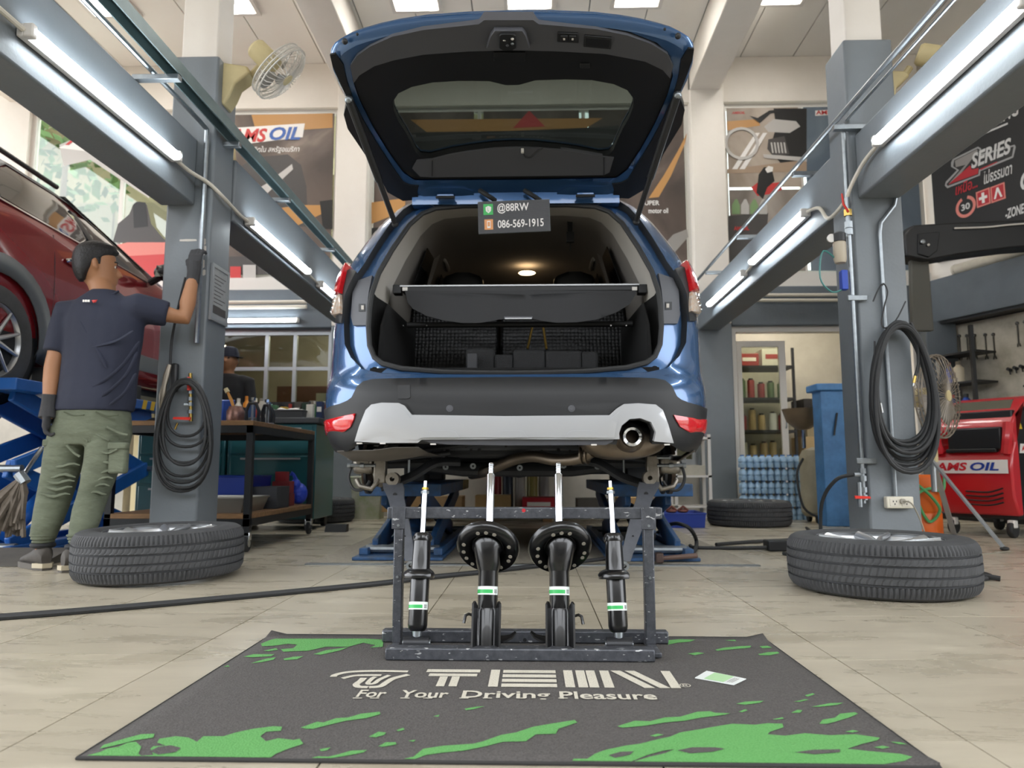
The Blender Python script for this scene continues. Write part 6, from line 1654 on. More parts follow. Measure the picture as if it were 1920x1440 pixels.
# cladding, sill, arch
fpoly('door_cladding', M_CLAD, [(4.62, 1.30), (6.55, 1.30), (6.55, 1.42), (5.0, 1.44), (4.72, 1.48)], .014, .012)
fpoly('sill_moulding', M_CRED, [(4.62, 1.18), (6.5, 1.18), (6.5, 1.295), (4.62, 1.295)], .02, .02)
AX, AZ = 4.2, 1.27
arch = MB()
for (ra, rb_, off) in ((.40, .52, .02),):
    A = [math.radians(a) for a in range(-20, 201, 10)]
    arch.loft([[flank(max(3.45, AX + ra * math.cos(a)), AZ + ra * math.sin(a), off) for a in A], [flank(max(3.45, AX + rb_ * math.cos(a)), AZ + rb_ * math.sin(a), off) for a in A]], ringclosed=False, caps=False)
arch.build('wheel_arch_cladding', M_CLAD, rcar, solid=.01)
MB().lathe([(.0, 0), (.40, 0), (.40, .012)], 36, Matrix.Translation((RX - .002, AX, AZ)) @ Matrix.Rotation(PI / 2, 4, 'Y')).build('wheel_arch_recess', M_INNER, rcar)
def car_wheel(y, z, par):
    Mw = Matrix.Translation((RX - .18, y, z)) @ Matrix.Rotation(PI / 2, 4, 'Y')
    w = MB().lathe([(.22, 0), (.30, .0), (.335, .03), (.345, .06), (.345, .17), (.335, .2), (.30, .215), (.23, .21), (.22, .19)], 40, Mw).build('road_wheel', M_TYRE, par, smooth=40)
    MB().lathe([(.232, .2), (.225, .205), (.21, .18), (.2, .1)], 40, Mw).build('rim', M_RIM, w)
    for k in range(10):
        a = 2 * PI * k / 10; c, s = math.cos(a), math.sin(a)
        MB().tube([Mw @ Vector((.03 * c, .03 * s, .195)), Mw @ Vector((.225 * c, .225 * s, .195))], [.016, .010], 6).build('spoke', M_RIM, w)
    MB().lathe([(0, .205), (.04, .2), (.045, .17)], 16, Mw).build('hub_cap', M_RIM, w)
    MB().lathe([(0, .12), (.2, .12)], 24, Mw).build('brake_backing', M_UNDER, w)
car_wheel(AX, AZ, rcar); car_wheel(6.85, AZ, rcar)
# door handle and shut lines
hp_ = flank(4.93, 1.93, .02)
MB().tube(catmull([flank(4.84, 1.935, .004), flank(4.87, 1.936, .03), flank(4.98, 1.925, .03), flank(5.02, 1.925, .004)], 4), .014, 8).build('door_handle', M_CHROME, rcar)
for Y in (4.72, 5.26, 6.42):
    MB().tube([flank(Y, z, .001) for z in (1.32, 1.5, 1.7, 1.9, 2.08)], .003, 5).build('door_gap', M_INNER, rcar)
# mirror
mb2 = MB(); c = Vector((RX + .12, 5.98, 2.16)); mb2.sphere(c, (.11, .07, .075), 16, 10); mb2.tube([c + Vector((-.06, 0, -.04)), Vector((RX - .03, 6.0, 2.08))], [.03, .03], 8)
mir_o = mb2.build('door_mirror', M_BLACK, rcar)
MB().add([c + Vector((-.07, -.066, -.05)), c + Vector((.085, -.056, -.045)), c + Vector((.09, -.052, .035)), c + Vector((-.06, -.062, .05))], [(0, 1, 2, 3)]).build('mirror_glass', mat('mirror_glass', 'aab0b4', .05, 1.0), mir_o, smooth=0)
for s in (-1, 1): MB().tube([Vector((RC + s * .58, 3.7, 2.585)), Vector((RC + s * .57, 4.5, 2.62)), Vector((RC + s * .57, 5.15, 2.59))], .018, 8).build('roof_rail', M_CBLACK, rcar)
# ================================================================== fluorescent battens on the beams
M_TUBE = mat('fluorescent_tube', 'eef8ff', .4, emit=22)
def batten(p, q, label, out, tm=None):
    """fluorescent batten between p and q; out = unit vector away from the beam face"""
    p = Vector(p); q = Vector(q); out = Vector(out); d = (q - p).normalized()
    t = thing('fluorescent_light', label, 'light', p, group='fluorescent battens')
    MB().bar(p - out * .012, q - out * .012, .05 if abs(out.z) > .5 else .025, .05 if abs(out.z) < .5 else .025).build('batten', M_FRAME, t, bevel=.003)
    MB().tube([p + d * .02 + out * .03, q - d * .02 + out * .03], .013, 12).build('tube', tm or M_TUBE, t)
    for e, s in ((p, 1), (q, -1)):
        MB().bar(e + out * .018, e + d * s * .03 + out * .018, .04, .055).build('lamp_holder', M_FRAME, t, bevel=.006)
batten((-1.905, 2.516, 2.14), (-1.905, 3.70, 2.16), 'lit fluorescent batten on the front left beam', (1, 0, 0))
batten((1.80, 2.50, 2.185), (1.80, 3.67, 2.185), 'lit fluorescent batten on the front right beam', (-1, 0, 0))
batten((-1.79, 4.42, 2.06), (-1.79, 5.63, 2.06), 'lit fluorescent batten on the rear left beam beside the pillar', (1, 0, 0))
batten((-1.79, 5.96, 2.05), (-1.79, 7.16, 2.05), 'lit fluorescent batten at the far end of the rear left beam', (1, 0, 0))
batten((1.78, 4.61, 2.15), (1.78, 5.78, 2.15), 'lit fluorescent batten on the rear right beam beside the pillar', (-1, 0, 0))
batten((1.78, 6.0, 2.13), (1.78, 7.2, 2.13), 'lit fluorescent batten at the far end of the rear right beam', (-1, 0, 0))
p = at(412, 600, 7.88); q = at(560, 600, 7.88)
batten((q.x - 1.2, 7.89, q.z), (q.x, 7.89, q.z), 'lit fluorescent batten on the left cross beam', (0, -1, 0))
# conduits feeding them
def pipe(name, pts, r, m, label, cat='pipe', n=8, k=4, group=None):
    o = MB().tube(catmull(pts, k) if k else pts, r, n).build(name, m)
    return props(o, label, cat, group)
pipe('conduit', [(-1.905, -1.5, 2.14), (-1.905, 0, 2.14), (-1.905, 2.515, 2.14)], .011, M_PVC, 'cream conduit leading to the front left batten', k=0)
pipe('conduit', [(-1.905, 3.70, 2.15), (-1.905, 3.85, 2.15), (-1.85, 3.975, 2.13), (-1.80, 4.05, 2.08), (-1.80, 4.3, 2.06), (-1.795, 4.42, 2.06)], .011, M_PVC, 'cream conduit bending round the left pillar')
pipe('conduit', [(-1.795, 5.64, 2.06), (-1.795, 5.95, 2.05)], .009, M_PVC, 'cream conduit between the two rear left battens', k=0)
pipe('conduit', [(1.80, 3.67, 2.175), (1.80, 3.85, 2.15), (1.775, 3.96, 2.06), (1.76, 4.02, 1.99), (1.765, 4.25, 1.98), (1.775, 4.4, 2.1), (1.78, 4.6, 2.15)], .011, M_PVC, 'cream conduit bending round the right pillar')
pipe('conduit', [(1.79, 5.79, 2.15), (1.79, 5.99, 2.13)], .009, M_PVC, 'cream conduit between the two rear right battens', k=0)
for k, py in enumerate((568, 577)):
    a = at(415, py, 7.86); c = at(575, py - 2, 7.86)
    pipe('conduit', [(a.x - 1, 7.86, a.z), (c.x, 7.86, c.z)], .022, M_PVC, ['upper', 'lower'][k] + ' cream pipe along the left cross beam', k=0)
for k, py in enumerate((553, 563)):
    a = at(1425, py, 7.86); c = at(1600, py, 7.86)
    pipe('conduit', [(a.x - .02, 7.86, a.z), (c.x + .5, 7.86, c.z)], .018, M_PVC, ['upper', 'lower'][k] + ' cream pipe over the glass door', k=0)
# rails and brackets above the beams
M_RAIL = mat('teal_grey_rail', '6f8284', .4, .3, noise=(6, .4))
t = thing('cable_tray', 'teal grey steel rail on brackets along the left beams', 'rail', (-1.8, 2, 2.43))
B2((-1.80, -2, 2.50), (-1.74, 7.85, 2.506)).build('rail_web', M_RAIL, t)
B2((-1.806, -2, 2.44), (-1.80, 7.85, 2.506)).build('rail_flange', M_RAIL, t)
B2((-1.74, -2, 2.44), (-1.734, 7.85, 2.506)).build('rail_flange', M_RAIL, t)
for y in (1.6, 3.35, 4.1, 5.0, 6.2, 7.2): B2((-1.97, y, 2.41), (-1.735, y + .04, 2.438)).build('bracket', M_STEEL, t, bevel=.003)
pipe('air_pipe', [(-1.885, -2, 2.47), (-1.885, 3.9, 2.47), (-1.872, 3.97, 2.45), (-1.872, 3.975, 2.38), (-1.872, 3.975, 1.2)], .014, M_STEEL, 'grey steel air pipe running along the beam and down the left pillar', k=0)
t = thing('cable_tray', 'steel bracket rail along the right beams', 'rail', (1.75, 2, 2.40))
MB().tube([(1.735, -2, 2.47), (1.735, 7.85, 2.47)], .014, 8).build('rail_pipe', M_STEEL, t)
MB().tube([(1.79, -2, 2.47), (1.79, 4.0, 2.47)], .008, 8).build('rail_pipe', M_STEEL, t)
for y in (1.7, 2.75, 3.95, 4.6, 5.9, 7.0): B2((1.70, y, 2.395), (1.95, y + .04, 2.425)).build('bracket', M_STEEL, t, bevel=.003)

# ================================================================== left pillar fittings
PXY = 3.985
def hose_coil(cx, Y, ztop, loops, r, m, label, seed, half=.15, xs=1.0, bow=0.0):
    t = thing('hose_coil', label, 'hose', (cx, Y, ztop))
    rnd = random.Random(seed)
    for i, (zb, hw, dx) in enumerate(loops):
        n = 36; P = []
        yo = Y - .004 - (i % 4) * r * 1.7
        zt_i = ztop - rnd.uniform(0, .03)
        for k in range(n):
            a = 2 * PI * k / n
            c_, s_ = math.cos(a), math.sin(a)
            zc_, hz_ = (zt_i + zb) / 2, (zt_i - zb) / 2
            wv = hw * (1 - .18 * s_)                     # narrower near the hook, fuller at the bottom
            P.append(Vector((cx + dx * (1 - s_) / 2 + wv * c_ * abs(c_) ** -.12 if abs(c_) > 1e-6 else cx + dx * (1 - s_) / 2, yo + bow * abs(c_) ** 2, zc_ + hz_ * s_)))
        MB().tube(P, r, 8, closed=True).build('hose_loop', m, t)
    return t
c0 = at(355, 712, 3.96)
lz = [at(352, y, 3.95).z for y in (818, 838, 868, 872, 893, 905, 921, 915)]
hose_coil(c0.x, 3.955, c0.z, [(lz[0], .105, -.0), (lz[1], .125, .01), (lz[2], .135, .01), (lz[3], .115, .02), (lz[4], .14, -.01), (lz[5], .15, .0), (lz[6], .155, .005), (lz[7], .145, .02)], .0085, M_RUBBER, 'black air hose coiled on the left pillar under the mechanic hand', 3)
t = thing('air_tap', 'steel air tap with two red levers on the left pillar', 'tap', (c0.x + .005, 3.96, 1.0))
a = at(357, 700, 3.965); b1 = at(358, 790, 3.965)
MB().tube([a, b1], .011, 8).build('pipe_body', M_BRASS, t)
for py in (735, 748, 758, 772): q = at(357, py, 3.965); MB().lathe([(.008, -.01), (.018, -.01), (.018, .01), (.008, .01)], 8, Matrix.Translation(q)).build('fitting', M_STEEL, t)
q = at(345, 759, 3.95); MB().cyl(q + Vector((.03, .01, 0)), q, .01, 8).build('outlet', M_STEEL, t)
l0, l1 = at(355, 732, 3.945), at(354, 707, 3.945); MB().tube([l0, l1], [.012, .009], 8, flat=.5).build('lever', M_RED, t)
l0, l1 = at(357, 785, 3.945), at(325, 784, 3.945); MB().tube([l0, l1], [.012, .009], 8, flat=.5).build('lever', M_RED, t)
q = at(330, 797, 3.94); MB().cyl(at(328, 805, 3.94), at(333, 793, 3.94), .006, 8).build('brass_nipple', M_BRASS, t)
# oil gun with fittings hanging from a hose
t = thing('grease_gun', 'air gun with metal couplings hanging on the left pillar', 'tool', at(315, 720, 3.95))
B2(at(316, 735, 3.955) - Vector((0, 0, 0)), at(338, 682, 3.99)).build('black_housing', M_BLACK, t, bevel=.012)
P = [at(318, 684, 3.94), at(312, 705, 3.935), at(308, 722, 3.935), at(305, 740, 3.935), at(302, 758, 3.935), at(301, 766, 3.935)]
MB().tube(P, [.012, .018, .014, .02, .012, .006], 10).build('coupling_chain', mat('worn_steel', '8d8578', .4, .8), t)
MB().tube(catmull([at(319, 686, 3.945), at(322, 640, 3.96), at(329, 600, 3.95), at(338, 560, 3.93), at(348, 520, 3.91)], 5), .007, 8).build('supply_hose', M_RUBBER, t)
# framed notice on the right-hand side of the pillar
NX = -1.832
z0, z1 = 1.36, 1.66
t = thing('notice_frame', 'small framed notice on the right face of the left pillar', 'notice', (NX, 4.13, z0))
def nbox(y0, y1, za, zb, x0, x1): return B2((NX + x0, y0, za), (NX + x1, y1, zb))
nbox(4.035, 4.235, z0, z1, 0, .008).build('sheet', mat('notice_paper', 'a9acac', .4, noise=(60, .5), col2='8d9292'), t)
for (y0_, y1_, za, zb) in ((4.02, 4.04, z0 - .015, z1 + .015), (4.23, 4.25, z0 - .015, z1 + .015), (4.04, 4.23, z0 - .015, z0 + .005), (4.04, 4.23, z1 - .005, z1 + .015)):
    nbox(y0_, y1_, za, zb, 0, .014).build('frame_side', M_ALU, t)
for k in range(9): nbox(4.06, 4.21 - .03 * (k % 3), z1 - .05 - k * .022, z1 - .046 - k * .022, .008, .009).build('text_line', P_DGR, t)
nbox(4.05, 4.225, z0 + .03, z0 + .075, .008, .0092).build('photo_strip', P_DGR, t)
# small pull cord and hook near the rail
t = thing('pull_cord', 'thin cord with a tassel hanging from the left rail', 'cord', (-1.76, 4.6, 2.1))
q = at(441, 265, 4.45); MB().tube([q, q + Vector((0, 0, -.12)), q + Vector((-.005, 0, -.25))], .003, 5).build('string', M_PVC, t)
MB().tube([q + Vector((0, 0, -.05)), q + Vector((0, 0, -.14))], [.004, .014], 8).build('tassel', mat('tassel_cream', 'c9b48c', .9), t)
MB().cyl(q + Vector((-.005, 0, -.24)), q + Vector((-.005, 0, -.31)), .008, 8).build('cord_grip', mat('cord_blue', '3d4670', .7), t)

# ================================================================== wall fans
M_BEIGE = mat('aged_beige_plastic', 'cdbd8f', .5, noise=(5, .3))
M_CAGE = mat('fan_cage_wire', 'c9c4ba', .4, .3)
def fan_head(t, c, axis, R=.2, m=M_CAGE):
    """motor and cage; axis points out of the blades"""
    axis = Vector(axis).normalized(); q = Vector((0, 0, 1)).rotation_difference(axis); Mx = Matrix.Translation(c) @ q.to_matrix().to_4x4()
    MB().lathe([(0, -.2), (.05, -.2), (.062, -.185), (.066, -.06), (.06, -.04), (0, -.04)], 20, Mx).build('motor', M_BEIGE, t)
    cg = t
    b = MB()
    for r, z in ((R, 0), (R, .02), (R * .985, -.03)): b.tube([Mx @ Vector((r * math.cos(2 * PI * k / 32), r * math.sin(2 * PI * k / 32), z)) for k in range(32)], .005, 5, closed=True)
    for s, zz in ((1, .065), (-1, -.055)):
        for k in range(36):
            a = 2 * PI * k / 36; c_, s_ = math.cos(a), math.sin(a)
            b.tube([Mx @ Vector((.035 * c_, .035 * s_, zz)), Mx @ Vector((R * .65 * c_, R * .65 * s_, zz * .95)), Mx @ Vector((R * .93 * c_, R * .93 * s_, zz * .6)), Mx @ Vector((R * c_, R * s_, 0))], .0022, 4, caps=False)
    b.build('cage', m, t, kind='stuff')
    MB().lathe([(0, .072), (.036, .07), (.04, .06), (0, .058)], 20, Mx).build('badge', M_BEIGE, t)
    for k in range(3):
        a0 = 2 * PI * k / 3; rows = []
        for i in range(6):
            r = .03 + (R * .86 - .03) * i / 5; w = .25 + .75 * math.sin(PI * (i + .6) / 6.5)
            rows.append([Mx @ Vector((r * math.cos(a0 + d), r * math.sin(a0 + d), .0 + .05 * d)) for d in (-.42 * w, -.2 * w, 0, .2 * w, .42 * w)])
        MB().loft(rows, ringclosed=False, caps=False).build('blade', mat('fan_blade', '8f8a82', .4), t, solid=.002)
fz = at(440, 165, 4.1)
t = thing('wall_fan', 'beige wall fan mounted high on the left pillar', 'fan', (-1.834, 4.12, fz.z - .1))
yb0 = 4.12
ctr = [at(x, y, yb0) for x, y in ((414, 200), (414, 130), (424, 126), (470, 133), (476, 145), (448, 165), (438, 188), (426, 205))]
b = MB(); b.loft([[p + Vector((0, dy, 0)) for p in ctr] for dy in (-.06, .06)]); b.build('bracket_body', M_BEIGE, t, bevel=.012)
hc_ = at(524, 135, 4.06)
MB().tube([at(474, 140, yb0), at(484, 128, 4.1), at(496, 118, 4.09)], [.022, .02, .02], 8).build('neck', M_BEIGE, t)
fan_head(t, hc_, Vector((.694, .221, -.681)), .185)
t = thing('wall_fan', 'beige wall fan behind the front right beam', 'fan', (2.075, 4.12, 2.6))
b = MB(); b.loft([[Vector((x, 4.12 + dy, z)) for x, z in ((2.074, 2.60), (2.074, 2.80), (2.17, 2.80), (2.2, 2.77), (2.12, 2.7), (2.10, 2.6))] for dy in (-.06, .06)]); b.build('bracket_body', M_BEIGE, t, bevel=.012)
MB().tube([(2.18, 4.12, 2.78), (2.22, 4.1, 2.84)], .02, 8).build('neck', M_BEIGE, t)
fan_head(t, Vector((2.42, 4.0, 2.82)), Vector((.9, -.3, -.4)), .185)

# ================================================================== right pillar fittings
t = thing('air_line', 'galvanised air pipe with filter, taps and clamps down the edge of the right pillar', 'pipe', (1.77, 3.97, .2))
px_ = 1.765; py_ = 3.99
MB().tube([(px_, py_, 2.44), (px_, py_, .32)], .013, 10).build('riser_pipe', M_STEEL, t)
for z in (1.42, .53): B2((px_ - .03, py_ + .0, z), (1.84, 4.005 - .03, z + .03)).build('pipe_clamp', M_STEEL, t, bevel=.003)
zf_ = at(1553, 455, py_).z
for dz in (.17, .1, .06): MB().lathe([(.012, -.018), (.022, -.018), (.022, .018), (.012, .018)], 8, Matrix.Translation((px_, py_, zf_ + dz))).build('fitting', M_BRASS if dz > .15 else M_STEEL, t)
fx = px_ - .06
fl = MB().lathe([(0, .05), (.022, .05), (.03, .04), (.03, .0), (.034, -.005), (.034, -.1), (.028, -.12), (0, -.125)], 18, Matrix.Translation((fx, py_ - .01, zf_))).build('air_filter', mat('filter_bowl', 'b4a894', .4), t)
MB().lathe([(.031, -.0), (.036, -.0), (.036, .045), (.02, .055)], 18, Matrix.Translation((fx, py_ - .01, zf_))).build('filter_cap', M_BLACK, fl)
MB().cyl((fx + .03, py_, zf_ + .03), (px_, py_, zf_ + .05), .012, 8).build('filter_elbow', M_STEEL, fl)
MB().lathe([(0, -.012), (.022, -.012), (.024, 0), (0, .002)], 18, Matrix.Translation((fx - .045, py_ - .02, zf_ + .02)) @ Matrix.Rotation(PI / 2, 4, 'X')).build('pressure_gauge', M_FRAME, fl)
MB().tube([(px_ - .005, py_ - .02, zf_ + .17), (px_ - .035, py_ - .03, zf_ + .21), (px_ - .04, py_ - .03, zf_ + .27)], [.01, .01, .008], 8, flat=.5).build('lever', M_RED, t)
MB().tube(catmull([(fx, py_ - .01, zf_ - .12), (fx - .09, py_ - .01, zf_ - .05), (fx - .11, py_, zf_ - .2), (fx - .05, py_, zf_ - .28), (fx + .02, py_, zf_ - .26)], 5), .005, 6).build('green_tube', mat('teal_tube', '3f7d78', .4), t)
B2((fx + .0, py_ - .02, zf_ - .27), (fx + .035, py_ + .02, zf_ - .16)).build('blue_sleeve', mat('blue_plastic', '2344a8', .4), t, bevel=.004)
zb_ = at(1590, 940, 3.96).z
for dz in (.16, .12, .06, .02): MB().lathe([(.012, -.014), (.021, -.014), (.021, .014), (.012, .014)], 8, Matrix.Translation((px_, py_, zb_ + dz))).build('fitting', M_STEEL, t)
MB().tube([(px_, py_, zb_ + .14), (px_ - .05, py_ - .01, zb_ + .14)], .012, 8).build('branch', M_STEEL, t)
MB().tube([(px_ - .03, py_ - .02, zb_ + .1), (px_ - .03, py_ - .02, zb_ - .03)], .013, 8).build('branch', M_STEEL, t)
MB().tube([(px_ + .02, py_ - .035, zb_ + .02), (px_ - .06, py_ - .035, zb_ + .022)], [.008, .011], 8, flat=.5).build('lever', M_RED, t)
MB().tube(catmull([(px_ - .05, py_ - .01, zb_ + .14), (px_ - .13, 4.02, zb_ + .11), (px_ - .18, 4.1, zb_ - .02), (px_ - .18, 4.2, .03), (px_ - .3, 4.4, .012)], 6), .010, 8).build('outlet_hose', M_RUBBER, t)
# conduit and socket
t = thing('power_socket', 'cream double power socket low on the right pillar', 'socket', (1.93, 3.98, .27))
s0 = at(1661, 953, 3.975); s1 = at(1710, 931, 3.975)
bx_o = B2((s0.x, 3.958, s0.z), (s1.x, 3.999, s1.z)).build('box', mat('socket_cream', 'd9d3c2', .4), t, bevel=.006)
for k in (.28, .72):
    cx_ = s0.x + (s1.x - s0.x) * k; cz_ = (s0.z + s1.z) / 2
    B2((cx_ - .025, 3.955, cz_ - .02), (cx_ + .025, 3.96, cz_ + .02)).build('outlet_face', M_PVC, bx_o, bevel=.002)
    for (dx, dz) in ((-.008, .006), (.008, .006), (0, -.008)): B2((cx_ + dx - .002, 3.953, cz_ + dz - .004), (cx_ + dx + .002, 3.956, cz_ + dz + .004)).build('slot', M_BLACK, bx_o)
cxs = (s0.x + s1.x) / 2 - .012
pipe('conduit', [(2.03, 3.985, 2.0), (2.02, 3.985, 1.96), (1.94, 3.985, 1.86), (cxs, 3.985, 1.80), (cxs, 3.985, 1.2), (cxs, 3.985, s1.z)], .011, M_STEEL, 'steel conduit running down the middle of the right pillar', k=0)
plug = thing('plug_cable', 'grey plug and cable in the right pillar socket', 'cable', at(1694, 940, 3.94))
q = at(1694, 940, 3.945); MB().cyl(q, q + Vector((0, .012, 0)), .014, 12).build('plug', mat('plug_grey', '9c968a', .5), plug)
MB().tube(catmull([q, q + Vector((.03, -.02, -.01)), q + Vector((.07, -.01, -.08)), q + Vector((.1, .0, -.17)), q + Vector((.16, .1, -.262)), (2.5, 4.4, .006), (2.9, 4.6, .006)], 6), .004, 6).build('cord', mat('cord_grey', '8c8678', .5), plug)
c1 = at(1680, 606, 3.96)
rz_ = [at(1680, y, 3.95).z for y in (828, 835, 845, 850, 862, 872, 882, 886)]
hose_coil(c1.x, 3.965, c1.z, [(rz_[0], .15, .0), (rz_[1], .135, .01), (rz_[2], .16, -.01), (rz_[3], .15, .0), (rz_[4], .145, .02), (rz_[5], .165, .0), (rz_[6], .155, .01), (rz_[7], .16, -.0)], .0115, M_RUBBER, 'thick black hose coiled on the right pillar around the conduit', 5)
t = thing('hose_hook', 'bent wire hook holding the hose coil on the right pillar', 'hook', c1)
MB().tube(catmull([at(1637, 565, 3.955), at(1648, 540, 3.955), at(1657, 532, 3.97), at(1664, 548, 3.955), at(1658, 575, 3.95), at(1653, 605, 3.945), at(1660, 615, 3.94), at(1680, 600, 3.94), at(1698, 565, 3.945)], 5), .004, 6).build('wire', M_BLACK, t)
t = thing('hose_end', 'brass and steel hose ends dangling in the right coil', 'hose end', at(1712, 700, 3.93))
MB().cyl(at(1716, 705, 3.93), at(1713, 718, 3.93), .008, 8).build('brass_end', M_BRASS, t); MB().cyl(at(1713, 718, 3.93), at(1712, 724, 3.93), .005, 8).build('tip', M_CHROME, t)
MB().tube(catmull([at(1708, 605, 3.935), at(1720, 640, 3.93), at(1722, 680, 3.93), at(1716, 705, 3.93)], 5), .008, 8).build('hose_tail', M_RUBBER, t)
t2 = thing('hose_end', 'chrome coupling dangling inside the right coil', 'hose end', at(1652, 762, 3.93))
MB().tube(catmull([at(1640, 640, 3.935), at(1640, 700, 3.93), at(1646, 740, 3.93), at(1650, 758, 3.93)], 5), .005, 8).build('hose_tail', M_RUBBER, t2)
MB().tube([at(1650, 756, 3.93), at(1653, 774, 3.93)], [.008, .010], 8).build('coupling', M_CHROME, t2)
# number plate sign hung from the tailgate hinge
YS = 3.60
P = [at(x, y, YS) for x, y in ((897.5, 439), (1032, 433), (1030, 374), (896, 379))]
sg = thing('hanging_sign', 'black sign with white contact lettering hanging in the car opening', 'sign', P[0].lerp(P[1], .5))
b = MB(); b.loft([P, [p + Vector((0, .006, 0)) for p in P]]); b.build('board', mat('sign_black', '2a2a2c', .4), sg)
U = (P[1] - P[0]); Vv = (P[3] - P[0]); wS, hS = U.length, Vv.length; Uu, Vu = U.normalized(), Vv.normalized()
ridge = MB()
for k in range(26):
    f = (k + .5) / 26; a = P[0] + Vu * hS * f; ridge.tube([a + Vector((0, -.0006, 0)), a + Uu * wS + Vector((0, -.0006, 0))], .0011, 4)
ridge.build('ribbing', mat('sign_rib', '3a3a3d', .35), sg, kind='stuff')
bd = MB(); bd.tube(P, .0018, 5, closed=True); bd.build('edge', M_STEEL, sg)
def sgp(u, v, o=-.0025): return P[0] + Uu * wS * u + Vu * hS * v + Vector((0, o, 0))
def sgrect(name, m, u0, v0, u1, v1, o): b_ = MB(); b_.v = [sgp(u0, v0, o), sgp(u1, v0, o), sgp(u1, v1, o), sgp(u0, v1, o)]; b_.f = [(0, 1, 2, 3)]; return b_.build(name, m, sg, smooth=0)
sgrect('green_icon', mat('icon_green', '3fae5a', .5), .075, .58, .21, .92, -.0025)
b_ = MB(); b_.v = [sgp(*q, -.0032) for q in ((.105, .82), (.145, .86), (.185, .82), (.18, .70), (.145, .63), (.11, .70))]; b_.f = [tuple(range(6))]; b_.build('icon_shield', P_WHT, sg, smooth=0)
text_on('L', 'lettering', MATS['icon_green'], sg, sgp(.135, .69, -.0036), Uu, Vu, .006, .02, .02)
sgrect('orange_icon', mat('icon_orange', 'd8955c', .5), .085, .12, .205, .44, -.0025)
sgrect('icon_phone', P_WHT, .122, .17, .17, .39, -.0032); sgrect('icon_phone_screen', MATS['icon_orange'], .13, .22, .162, .36, -.0036)
text_on('@88RW', 'lettering', P_WHT, sg, sgp(.27, .60, -.0026), Uu, Vu, wS * .44, hS * .32, .012)
text_on('086-569-1915', 'lettering', P_WHT, sg, sgp(.27, .15, -.0026), Uu, Vu, wS * .64, hS * .25, .012)
for u in (.14, .86): MB().tube([sgp(u, .97, 0), sgp(u, 1.0, .04) + Vector((0, .05, .03)), sgp(u, 1.0, .1) + Vector((0, .05, .05))], .0015, 5).build('hanger_wire', M_STEEL, sg)
# ================================================================== rooms under the rear cross beam
M_OFFW = mat('office_wall', 'b5ae9a', .8, noise=(1.2, .6), col2='8d8572')
M_BRICK = mat('brown_partition', '6f4a38', .8, noise=(3, .6), col2='4f3a30')
M_LOWW = mat('low_wall_white', 'b9b4a8', .8, noise=(3, .4))
def struct_box(name, a, b, m, label, cat='wall'):
    return B2(a, b).build(name, m, label=label, cat=cat, kind='structure')
struct_box('wall_office', (-7, 11.2, -.003), (5.5, 11.4, 2.8), M_OFFW, 'dim rear wall of the office behind the glass')
struct_box('wall_office_left', (-7.2, 8.2, -.003), (-7, 11.4, 2.8), M_OFFW, 'left end wall of the rear office')
struct_box('wall_office_right', (5.3, 8.2, -.003), (5.5, 11.4, 2.8), M_OFFW, 'right end wall of the rear office')
struct_box('ceiling_office', (-7, 8.18, 2.65), (5.5, 11.4, 2.75), M_CEIL, 'low ceiling of the rear office', 'ceiling')
struct_box('wall_partition', (-3.4, 9.6, -.003), (-2.3, 9.7, 1.6), M_BRICK, 'brown partition board behind the office window')
struct_box('wall_low_left', (-3.55, 8.0, -.003), (-2.22, 8.12, 1.0), M_LOWW, 'low pale wall below the left office window')
struct_box('wall_low_middle', (-1.86, 8.0, -.003), (1.8, 8.12, .55), M_LOWW, 'low pale wall behind the blue car')
window(-3.55, -2.22, 1.0, 2.06, 8.06, 'grey framed office window left of the rear column', nv=(-2.98, -2.66), nh=(1.62,), m=M_ALU, fw=.06, gm=M_DGLASS)
window(-1.86, 1.8, .55, 2.06, 8.06, 'grey framed office window behind the blue car', nv=(-.9, 0, .9), m=M_ALU, fw=.06, gm=M_DGLASS)
# far left: pale wall, yellowish post, glass-block light
struct_box('wall_rear_left', (-7, 8.0, -.003), (-4.5, 8.16, 2.06), M_LOWW, 'pale rear wall behind the red car')
struct_box('trim_12', (-4.36, 7.9, 0), (-4.22, 8.06, 2.06), mat('cream_post', 'd8c79a', .6), 'cream post behind the mechanic', 'pillar')
WN[0] += 1
gb = thing('window_%d' % WN[0], 'greenish glass block window beside the cream post', 'window', (-3.9, 8.05, 0), kind='structure')
M_GB = mat('glass_block', 'c9cf9a', .15, noise=(14, .5), col2='a4b07c')
for i in range(3):
    for j in range(8):
        B2((-4.2 + i * .2, 8.02, .22 + j * .2), (-4.02 + i * .2, 8.1, .40 + j * .2)).build('glass_block', M_GB, gb, bevel=.012)
B2((-4.22, 8.04, .0), (-3.55, 8.08, 2.06)).build('mortar', M_LOWW, gb)
